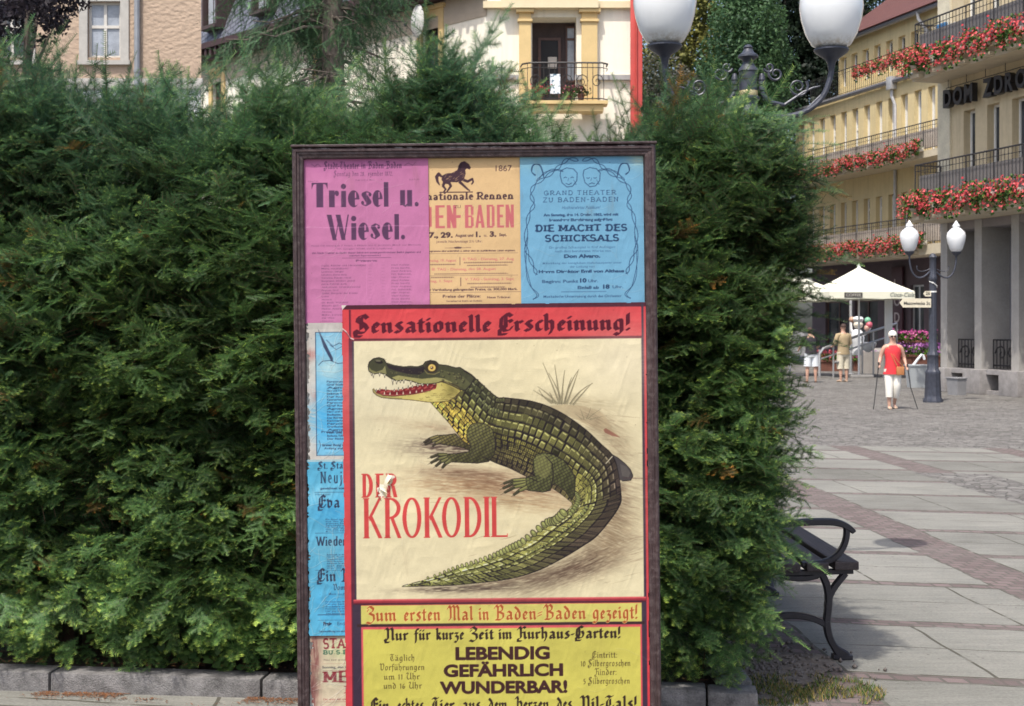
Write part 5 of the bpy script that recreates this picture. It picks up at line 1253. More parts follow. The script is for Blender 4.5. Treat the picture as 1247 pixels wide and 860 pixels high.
def cloth_torso(parent, J, H, name, material, top, hem, w_, d, flare, sleeves=None, tilt=0):
    mb = MB(); rings = []
    P0 = Vector(J['pelvis']); P1 = Vector(J['collar'])
    for t in np.linspace(0, 1, 9):
        z = hem + (top - hem) * t; k = (z - P0.z / H) / ((P1.z - P0.z) / H); cx_ = P0.x + (P1.x - P0.x) * k; cy_ = P0.y + (P1.y - P0.y) * k
        f = flare * (1 - t) ** 1.5; sw = w_ * (1 + f) * (1 - .16 * math.sin(math.pi * np.clip(t * 1.3, 0, 1)) * (flare < .3)) * (1 if t < .86 else 1 - (t - .86) * 3.2)
        rings.append([Vector((cx_ + sw * H * math.cos(a) * (1 + .03 * math.sin(5 * a + t * 5)), cy_ + d * H * (1 + f) * (1 if t < .86 else 1 - (t - .86) * 2.2) * math.sin(a), z * H)) for a in np.arange(18) / 18 * 2 * math.pi])
    mb.loft(rings)
    if sleeves:
        for k in 'lr':
            s, e = Vector(J['sh' + k]), Vector(J['el' + k]); e2 = s.lerp(e, sleeves) if sleeves <= 1 else e.lerp(Vector(J['wr' + k]), sleeves - 1)
            pts = [Vector(J['collar']).lerp(s, .55), s, s.lerp(e, .5 * min(1, sleeves)), e2] if sleeves <= 1 else [Vector(J['collar']).lerp(s, .55), s, s.lerp(e, .5), e, e2]
            mb.tube(pts, [.045 * H, .046 * H, .040 * H, .036 * H, .03 * H][:len(pts)], 10)
    return mb.obj(name, material, parent, ang=60)
def cloth_legs(parent, J, H, name, material, waist, end, r0, r1):
    mb = MB(); P0 = Vector(J['pelvis'])
    mb.loft([[Vector((P0.x + w_ * H * math.cos(a), P0.y + d * H * math.sin(a), z * H)) for a in np.arange(16) / 16 * 2 * math.pi] for w_, d, z in ((.078, .066, waist), (.092, .078, waist - .04), (.096, .080, waist - .09), (.080, .07, waist - .12))])
    for k in 'lr':
        h_, kn, an = Vector(J['hi' + k]), Vector(J['kn' + k]), Vector(J['an' + k]); pts = [h_ + Vector((0, 0, .02 * H)), h_.lerp(kn, .4), h_.lerp(kn, .8)]; rr = [r0 * H, r0 * .95 * H, (r0 + r1) / 2 * H]
        if end < kn.z / H: q = (kn.z / H - end) / (kn.z / H - an.z / H); pts += [kn, kn.lerp(an, q)]; rr += [(r0 * .3 + r1 * .7) * H, r1 * H]
        else: q = (h_.z / H - end) / (h_.z / H - kn.z / H); pts = [pts[0], h_.lerp(kn, q * .5), h_.lerp(kn, q)]; rr = [r0 * H, r0 * .98 * H, r1 * H]
        mb.tube(pts, rr, 12)
    return mb.obj(name, material, parent, ang=60)
def face(parent, J, H, dy=-1):
    h = Vector(J['head']); j = Vector(J['jaw']); mb = MB()
    for s in (-1, 1): mb.ellip((h.x + s * .018 * H, h.y + dy * .047 * H, h.z - .006 * H), (.006 * H, .004 * H, .004 * H), 8, 6)
    mb.obj("eyes", mat("dark eyes", (.03, .02, .02), .3), parent)
    mb = MB(); mb.ellip((h.x, h.y + dy * .056 * H, h.z - .020 * H), (.007 * H, .010 * H, .013 * H), 8, 6)
    for s in (-1, 1): mb.ellip((h.x + s * .043 * H, h.y + .004 * H, h.z - .012 * H), (.006 * H, .010 * H, .016 * H), 8, 6)
    mb.obj("nose_and_ears", skin_m, parent)
    mb = MB(); mb.ellip((j.x, j.y + dy * .040 * H, j.z + .004 * H), (.014 * H, .005 * H, .0035 * H), 8, 6); mb.obj("mouth", mat("lips", (.34, .10, .09), .5), parent)
def hair(parent, J, H, material, rx=.050, ry=.060, rz=.046, off=(0, .012, .022), cut=-.1, dy=-1):
    h = Vector(J['head']); mb = MB(); rings = []
    for t in np.linspace(cut, 1, 8):
        ph = t * math.pi / 2; rings.append([Vector((h.x + off[0] * H + rx * H * max(.03, math.cos(ph)) * math.cos(a) * (1 + .05 * math.sin(7 * a)), h.y + (off[1] * H) * -dy + ry * H * max(.03, math.cos(ph)) * math.sin(a) * (1 + .05 * math.sin(5 * a + 1)), h.z + off[2] * H + rz * H * math.sin(ph))) for a in np.arange(16) / 16 * 2 * math.pi])
    mb.loft(rings); return mb.obj("hair", material, parent)
def shoes(parent, J, H, material, dy=-1):
    for k in 'lr':
        a, t = Vector(J['he' + k]), Vector(J['to' + k]); mb = MB(); d = (t - a); d.z = 0
        mb.loft([[Vector((c.x + w_ * H * math.cos(q), c.y, max(.002, zc * H + hh * H * math.sin(q)))) for q in np.arange(10) / 10 * 2 * math.pi] for c, w_, zc, hh in ((a - d * .22, .014, .014, .012), (a, .022, .020, .020), (a.lerp(t, .5), .025, .018, .018), (t, .027, .013, .013), (t + d * .18, .014, .010, .008))]); mb.obj("shoe", material, parent)

# --- woman in red, walking towards us with two sticks
b = PX(1087, 400, 28.6); H = 1.60; wr = thing("person", "white haired woman in a red sleeveless top walking with two thin black sticks", "person", (b.x, b.y, 0), math.radians(-4))
J = figure(wr, H, {'ell': (-.150, .02, .66), 'wrl': (-.185, -.06, .56), 'pal': (-.190, -.085, .545), 'fal': (-.185, -.11, .53), 'fbl': (-.175, -.105, .525), 'thl': (-.172, -.095, .555),
    'elr': (.150, .03, .65), 'wrr': (.165, -.05, .54), 'par': (.170, -.075, .52), 'far': (.165, -.10, .505), 'fbr': (.155, -.095, .50), 'thr': (.150, -.085, .53),
    'knl': (-.050, -.03, .275), 'cal': (-.048, -.01, .19), 'anl': (-.045, -.02, .045), 'hel': (-.045, -.015, .018), 'tol': (-.052, -.11, .014), 'knr': (.050, -.02, .28), 'car': (.048, .05, .20), 'anr': (.043, .10, .07), 'her': (.043, .115, .045), 'tor': (.045, .03, .014)}, 1.05)
face(wr, J, H)
cloth_torso(wr, J, H, "top", mat("bright red cotton", (.62, .035, .045), .85, .12, 8), .815, .445, .104, .078, .16)
cloth_legs(wr, J, H, "trousers", mat("white cotton trousers", (.78, .75, .68), .85, .06, 8), .56, .155, .060, .045)
hair(wr, J, H, mat("white hair", (.74, .70, .62), .8, .12, 30), .056, .064, .058, (0, .010, .014), -.25)
mb = MB(); h = Vector(J['head'])
for s in (-1, 1): mb.ellip((h.x + s * .020 * H, h.y - .054 * H, h.z - .004 * H), (.016 * H, .006 * H, .011 * H), 10, 6)
mb.tube([(h.x - .045 * H, h.y + .0, h.z), (h.x - .03 * H, h.y - .05 * H, h.z + .002), (h.x + .03 * H, h.y - .05 * H, h.z + .002), (h.x + .045 * H, h.y, h.z)], .0035 * H, 6); mb.obj("sunglasses", mat("dark lenses", (.012, .010, .012), .15), wr)
mb = MB(); mb.box(.045, .20, -.185, -.115, .70, .87, .018); mb.obj("handbag", mat("tan leather bag", (.42, .17, .06), .5, .15, 12), wr)
mb = MB(); mb.tube([(.06, -.15, .87), (-.02, -.14, 1.05), (-.11, -.07, 1.27), (-.10, .03, 1.30)], .008, 6); mb.tube([(.19, -.15, .87), (.06, -.145, 1.0), (-.08, -.10, 1.24)], .006, 6); mb.obj("bag_strap", mat("tan leather bag", (.42, .17, .06)), wr)
shoes(wr, J, H, mat("beige sandals", (.46, .33, .24), .7, .1, 10))
blackst = mat("black stick", (.02, .02, .022), .4, .2, 10)
for k, lab in (('l', "thin black walking stick in the woman's hand nearer the parasol"), ('r', "thin black walking stick in the woman's hand nearer the street lamp")):
    pa = Vector(J['pa' + k]); M_ = Matrix.Rotation(math.radians(-4), 3, 'Z'); wp = M_ @ pa + Vector((b.x, b.y, 0)); sgn = -1 if k == 'l' else 1
    st = thing("walking_stick", lab, "walking stick", (wp.x, wp.y, 0)); mb = MB(); mb.tube([(0, 0, pa.z + .06), (sgn * .06, -.02, .45), (sgn * .12 if sgn < 0 else .20, -.04, 0.0)], [.012, .010, .008], 7); mb.obj("shaft", blackst, st); mb = MB(); mb.tube([(0, 0, pa.z - .02), (0, 0, pa.z + .09)], .017, 8); mb.obj("grip", blackst, st)
# --- man in beige, seen from behind
b = PX(1027, 400, 43.1); H = 1.80; mn = thing("person", "man in beige shirt and cream shorts standing with his back turned by the railing", "person", (b.x, b.y, 0), math.radians(196))
J = figure(mn, H, {'ell': (-.145, -.02, .65), 'wrl': (-.12, -.12, .58), 'pal': (-.11, -.15, .575), 'fal': (-.10, -.18, .57), 'fbl': (-.095, -.175, .56), 'thl': (-.09, -.155, .59), 'elr': (.150, -.03, .65), 'wrr': (.14, -.13, .60), 'par': (.135, -.16, .60), 'far': (.13, -.19, .60), 'fbr': (.12, -.19, .59), 'thr': (.115, -.165, .615)}, 1.06)
face(mn, J, H); cloth_torso(mn, J, H, "shirt", mat("beige shirt", (.36, .28, .17), .9, .12, 8), .825, .47, .112, .084, .06, 1.0)
cloth_legs(mn, J, H, "shorts", mat("cream shorts", (.62, .57, .45), .9, .08, 8), .545, .22, .066, .058); hair(mn, J, H, mat("dark brown hair", (.05, .028, .022), .8, .2, 30), .049, .060, .052, (0, .008, .012), -.1)
shoes(mn, J, H, mat("beige sandals", (.46, .33, .24), .7)); mb = MB(); mb.tube([(.12, .02, .66), (.20, .03, .60), (.30, .02, .62)], .045, 8); mb.obj("waist_bag", mat("grey bag", (.22, .22, .22), .8), mn)
# --- person in black top and white shorts, bending a little, seen from behind
b = PX(988, 400, 42.5); H = 1.74; pb = thing("person", "person in black top and white shorts at the edge of the yew bush", "person", (b.x, b.y, 0), math.radians(178))
J = figure(pb, H, {'belly': (0, -.02, .60), 'chest': (0, -.06, .70), 'collar': (0, -.10, .785), 'neck': (0, -.12, .825), 'jaw': (0, -.15, .86), 'head': (0, -.155, .905), 'crown': (0, -.155, .945), 'shl': (-.105, -.10, .78), 'shr': (.105, -.10, .78), 'ell': (-.16, -.14, .64), 'elr': (.165, -.12, .64), 'wrl': (-.13, -.23, .60), 'wrr': (.19, -.20, .56), 'pal': (-.12, -.26, .60), 'par': (.19, -.23, .55), 'fal': (-.11, -.29, .60), 'far': (.19, -.26, .54), 'fbl': (-.10, -.28, .59), 'fbr': (.18, -.26, .53), 'thl': (-.10, -.27, .62), 'thr': (.175, -.235, .57), 'anl': (-.075, .01, .045), 'hel': (-.075, .014, .018), 'tol': (-.085, -.07, .013), 'anr': (.075, .01, .045), 'her': (.075, .014, .018), 'tor': (.085, -.07, .013), 'knl': (-.068, -.005, .275), 'knr': (.068, -.005, .275), 'cal': (-.07, .01, .19), 'car': (.07, .01, .19)})
face(pb, J, H); cloth_torso(pb, J, H, "top", mat("black top", (.016, .014, .020), .9, .2, 8), .80, .50, .108, .082, .05, .9); cloth_legs(pb, J, H, "shorts", mat("white shorts", (.70, .74, .78), .85, .06, 8), .555, .285, .066, .066)
hair(pb, J, H, mat("dark brown hair", (.05, .028, .022), .8), .049, .060, .052, (0, .008, .012), -.2); shoes(pb, J, H, mat("brown sandals", (.12, .07, .05), .7, .2, 10))
# ================================================================ notice board
YBD = 5.0; SPX = F / YBD                         # pixels per metre on the board's plane
BO = PX(580, 430, YBD)
ROLL = 0.0105
board = thing("notice_board", "tall dark brown framed notice board covered with old German posters", "notice board", (BO.x, BO.y, 0))
bm_rot = Matrix.Translation((0, 0, BO.z)) @ Matrix.Rotation(-ROLL, 4, 'Y') if False else Matrix.Translation((0, 0, BO.z)) @ Matrix.Rotation(-ROLL, 4, (0, 1, 0))
def L(px, py):            # unrotated board pixel -> local metres (x, z)
    return ((px - 580) / SPX, (430 - py) / SPX)
def to_local(px, py):     # photo pixel -> board pixel (takes the tilt out)
    dx, dy = px - 580, py - 430
    c, s = math.cos(ROLL), math.sin(ROLL)
    return 580 + c * dx - s * dy, 430 + s * dx + c * dy
wood = bpy.data.materials.new("dark weathered frame wood"); n = NT(wood); co = n.coord()
mp = n.n("ShaderNodeMapping"); n.put(mp.inputs[0], co); mp.inputs["Scale"].default_value = (1, 1, .08)
mpx = n.n("ShaderNodeMapping"); n.put(mpx.inputs[0], co); mpx.inputs["Scale"].default_value = (.08, 1, 1)
gr = n.noise(mp.outputs[0], 60, 5, .7); nz = n.noise(co, 35, 5, .7)
gm = n.n("ShaderNodeNewGeometry"); nrm = n.sepxyz(gm.outputs["Normal"])
worn = n.math('MULTIPLY', n.mapr(nz, .50, .58, 0, 1), n.mapr(nrm[2], .2, .7, 0.06, 1))
n.set(Base_Color=n.mix(worn, n.ramp(n.math('ADD', n.math('MULTIPLY', gr, .6), n.math('MULTIPLY', nz, .4)), [(.35, (.020, .010, .011)), (.55, (.050, .027, .028)), (.72, (.085, .055, .055))]), (.30, .28, .27)), Roughness=n.mapr(nz, .3, .7, .35, .65))
n.bump(n.math('ADD', gr, nz), .004)
mb = MB(); mb.M = bm_rot
xo0, xo1, yo0, yo1 = 359.5, 800.0, 179.0, 930
a, b_ = L(xo0, yo0), L(xo1, yo1)
fw = 13.5 / SPX
def frame_run(mb, p, q, out):
    """moulded batten from p to q (x,z); 'out' is the unit vector to the outer side; mitred profile"""
    prof = [(0.0, .030), (0.0, -.026), (.006, -.033), (.014, -.033), (.017, -.028), (.024, -.028), (.027, -.025), (.035, -.024), (.039, -.021), (.0415, .010), (.0415, .030)]
    d = Vector((q[0] - p[0], q[1] - p[1])); d.normalize()
    rings = []
    for (px_, pz_), sg in ((p, 1), (q, -1)):
        rg = []
        for t, y in prof:
            rg.append(Vector((px_ - out[0] * t + d.x * sg * t, y, pz_ - out[1] * t + d.y * sg * t)))
        rings.append(rg)
    mb.loft(rings)
def fr(name, p, q, out):
    m_ = MB(); m_.M = bm_rot; frame_run(m_, p, q, out); return m_.obj(name, wood, board, ang=20)
TL_, TR_, BL_, BR_ = (a[0], a[1]), (b_[0], a[1]), (a[0], b_[1]), (b_[0], b_[1])
fr("frame_top", TL_, TR_, (0, 1)); fr("frame_bottom", BR_, BL_, (0, -1)); fr("frame_side", TR_, BR_, (1, 0)); fr("frame_side", BL_, TL_, (-1, 0))
mb = MB(); mb.M = bm_rot; mb.box(a[0] - .004, b_[0] + .004, -.038, .035, a[1] + .001, a[1] + .010, .003); mb.obj("frame_cap", wood, board)
bk_m = bpy.data.materials.new("backing board with paper remains"); n = NT(bk_m); co = n.coord()
n.set(Base_Color=n.ramp(n.noise(co, 9, 5, .65), [(.38, (.30, .25, .22)), (.46, (.55, .52, .47)), (.56, (.62, .60, .55)), (.64, (.40, .52, .58)), (.72, (.60, .58, .52))]), Roughness=.9)
n.bump(n.noise(co, 40, 4), .004)
mb = MB(); mb.M = bm_rot; mb.box(a[0] + .03, b_[0] - .03, .0, .024, b_[1] + .03, a[1] - .03); mb.obj("back_panel", bk_m, board, smooth=False)
for sx in (a[0] + .10, b_[0] - .16):
    mb = MB(); mb.box(sx, sx + .06, .031, .09, 0, BO.z + .55, .006); mb.obj("post", wood, board)

# ================================================================ a small painter: fills polygons on a numpy canvas
class Canvas:
    def __init__(s, x0, y0, x1, y1, k, base):
        s.x0, s.y0, s.x1, s.y1, s.k = x0, y0, x1, y1, k
        s.W = int(round((x1 - x0) * k)); s.H = int(round((y1 - y0) * k))
        s.a = np.empty((s.H, s.W, 3), np.float32); s.a[:] = base
        yy, xx = np.mgrid[0:s.H, 0:s.W]; s.xx = (xx + .5) / k + x0; s.yy = (yy + .5) / k + y0
    def mask(s, poly):
        P = (np.asarray(poly, float) - (s.x0, s.y0)) * s.k
        c0 = max(0, int(P[:, 0].min()) - 1); c1 = min(s.W, int(P[:, 0].max()) + 2); r0 = max(0, int(P[:, 1].min()) - 1); r1 = min(s.H, int(P[:, 1].max()) + 2)
        if c1 <= c0 or r1 <= r0: return None
        w_ = c1 - c0; acc = np.zeros((r1 - r0, w_ + 1), np.int16)
        Q = np.roll(P, -1, 0)
        for (xa, ya), (xb, yb) in zip(P, Q):
            if ya == yb: continue
            if ya > yb: xa, ya, xb, yb = xb, yb, xa, ya
            ra = max(r0, math.ceil(ya - .5)); rb = min(r1, math.ceil(yb - .5))
            if rb <= ra: continue
            r = np.arange(ra, rb); x = xa + (xb - xa) * (r + .5 - ya) / (yb - ya)
            ci = np.clip(np.ceil(x - .5).astype(int) - c0, 0, w_)
            acc[r - r0, ci] += 1
        return r0, r1, c0, c1, (np.cumsum(acc[:, :w_], 1) & 1).astype(bool)
    def fill(s, poly, col, al=1.0):
        m = s.mask(poly)
        if m is None: return
        r0, r1, c0, c1, k = m; sub = s.a[r0:r1, c0:c1]
        if al >= 1: sub[k] = col
        else: sub[k] = sub[k] * (1 - al) + np.asarray(col, np.float32) * al
    def rect(s, x0, y0, x1, y1, col, al=1.0, skew=0.0):
        s.fill([(x0, y0), (x1, y0 - skew), (x1, y1 - skew), (x0, y1)], col, al)
    def stroke(s, pts, wd, col, al=1.0, cap=True):
        pts = np.asarray(pts, float); n_ = len(pts)
        wd = np.broadcast_to(np.asarray(wd, float), (n_,))
        for i in range(n_ - 1):
            p, q = pts[i], pts[i + 1]; d = q - p; l_ = math.hypot(*d)
            if l_ < 1e-6: continue
            nn = np.array((-d[1], d[0])) / l_ * .5
            s.fill([p + nn * wd[i], q + nn * wd[i + 1], q - nn * wd[i + 1], p - nn * wd[i]], col, al)
            if cap and i and wd[i] * s.k > 2.5: s.disc(p[0], p[1], wd[i] * .5, wd[i] * .5, col, al)
    def disc(s, x, y, rx, ry, col, al=1.0, n_=14, rot=0):
        t = np.arange(n_) / n_ * 2 * math.pi; c, d = math.cos(rot), math.sin(rot)
        s.fill(np.stack([x + rx * np.cos(t) * c - ry * np.sin(t) * d, y + rx * np.cos(t) * d + ry * np.sin(t) * c], 1), col, al)
    def smear(s, cx, cy, rx, ry, col, al, rot=0.0, streak=.6, seed=1):
        r0 = max(0, int((cy - s.y0 - max(rx, ry) * 1.6) * s.k)); r1 = min(s.H, int((cy - s.y0 + max(rx, ry) * 1.6) * s.k)); c0 = max(0, int((cx - s.x0 - max(rx, ry) * 1.6) * s.k)); c1 = min(s.W, int((cx - s.x0 + max(rx, ry) * 1.6) * s.k))
        if r1 <= r0 or c1 <= c0: return
        X = s.xx[r0:r1, c0:c1] - cx; Y = s.yy[r0:r1, c0:c1] - cy; c, d = math.cos(rot), math.sin(rot)
        U = X * c + Y * d; V_ = -X * d + Y * c
        g_ = np.exp(-((U / rx) ** 2 + (V_ / ry) ** 2) * 1.6)
        st = vnoise(np.stack([(U * .10).ravel(), (V_ * .9).ravel(), np.full(U.size, seed * 7.7)], 1), seed).reshape(U.shape) + .6 * vnoise(np.stack([(U * .3).ravel(), (V_ * 2.2).ravel(), np.full(U.size, seed * 3.1)], 1), seed + 9).reshape(U.shape)
        m = np.clip(g_ * (1 + streak * st) * al, 0, 1)[..., None]
        s.a[r0:r1, c0:c1] = s.a[r0:r1, c0:c1] * (1 - m) + np.asarray(col, np.float32) * m
    def paper(s, seed, amt=.05, crease=.05, ncrease=14):
        rs = np.random.RandomState(seed); x4, y4 = s.xx[::4, ::4], s.yy[::4, ::4]; P = np.stack([x4.ravel(), y4.ravel(), np.full(x4.size, seed * 3.3)], 1)
        a_ = (vnoise(P * .018, seed) * .5 + vnoise(P * .06, seed + 1) * .3 + vnoise(P * .25, seed + 2) * .2).reshape(x4.shape).repeat(4, 0).repeat(4, 1)[:s.H, :s.W]
        f = 1 + amt * a_ + .02 * rs.randn(*s.xx.shape).astype(np.float32)
        s.a *= f[..., None]
        for k in range(ncrease):
            x, y = rs.uniform(s.x0, s.x1), rs.uniform(s.y0, s.y1); an = rs.uniform(0, math.pi); pts = [(x, y)]
            for q in range(rs.randint(3, 9)): an += rs.uniform(-.5, .5); x += 6 * math.cos(an); y += 6 * math.sin(an); pts.append((x, y))
            pp = np.array(pts); s.stroke(pp, .6, (255, 250, 240), crease * 2.2, False); s.stroke(pp + .7, .5, (60, 50, 50), crease * 1.6, False)
        for k in range(max(2, int((s.x1 - s.x0) / 26))):      # paste runs and damp stains
            x, y = rs.uniform(s.x0, s.x1), rs.uniform(s.y0, s.y1); s.smear(x, y, rs.uniform(6, 30), rs.uniform(1.5, 6), (120, 96, 78), rs.uniform(.06, .16), math.pi / 2 + rs.uniform(-.15, .15), .8, seed + k)
            x = rs.choice((s.x0, s.x1)) + rs.uniform(-3, 3); s.smear(x, y, rs.uniform(8, 22), rs.uniform(2, 5), (90, 74, 66), rs.uniform(.08, .22), math.pi / 2, .9, seed + k + 3)
        for k in range(int((s.x1 - s.x0) * (s.y1 - s.y0) / 2600)):
            s.disc(rs.uniform(s.x0, s.x1), rs.uniform(s.y0, s.y1), rs.uniform(.3, .8), rs.uniform(.3, .7), (70, 55, 50), .35, 6)
    def mesh(s, name, label, group, z, wrinkle, seed, step=3, gain=1.0, torn=None, sat=1.0):
        """average step x step canvas pixels into one colour point each; real sheet with real wrinkles"""
        h, w_ = s.H // step, s.W // step
        A = s.a[:h * step, :w_ * step].reshape(h, step, w_, step, 3).mean((1, 3)) / 255.0
        A = np.clip(A, 0, 1); A = np.where(A <= .04045, A / 12.92, ((A + .055) / 1.055) ** 2.4)
        g_ = A.mean(2, keepdims=True); A = g_ + (A - g_) * 1.0; A = A * gain * .98
        jj, ii = np.mgrid[0:h, 0:w_]; px = s.x0 + (ii + .5) * step / s.k; py = s.y0 + (jj + .5) * step / s.k
        # let the outer vertices reach the sheet's edge
        P = np.stack([px.ravel(), py.ravel(), np.full(px.size, seed * 1.7)], 1)
        q1 = vnoise(P * .022, seed); q2 = vnoise(P * .07 + 3, seed + 5); q3 = vnoise(np.stack([P[:, 0] * .16 + P[:, 1] * .05, P[:, 1] * .05, P[:, 2]], 1), seed + 7)
        dz = .95 * wrinkle * (.55 * q1 + .35 * (1 - 2 * np.abs(q2)) + .22 * (1 - 2 * np.abs(q3)))
        x = (px.ravel() - 580) / SPX; zz_ = (430 - py.ravel()) / SPX
        V = np.stack([x, -z - wrinkle - dz, zz_], 1)
        idx = np.arange(h * w_).reshape(h, w_)
        f = np.stack([idx[1:, :-1].ravel(), idx[1:, 1:].ravel(), idx[:-1, 1:].ravel(), idx[:-1, :-1].ravel()], 1)
        if torn is not None:
            cx_ = (px[:-1, :-1] + px[1:, 1:]).ravel() / 2; cy_ = (py[:-1, :-1] + py[1:, 1:]).ravel() / 2
            f = f[torn(cx_, cy_)]
        o = raw_obj(name, V, f, paper_m, None, A.reshape(-1, 3), smooth=True)
        o.location = (BO.x, BO.y, BO.z); o.rotation_euler = (0, -ROLL, 0)
        return tag(o, label, "poster", group)
paper_m = vcol_mat("printed paper", .78, .22, bump=.0006, bscale=220)

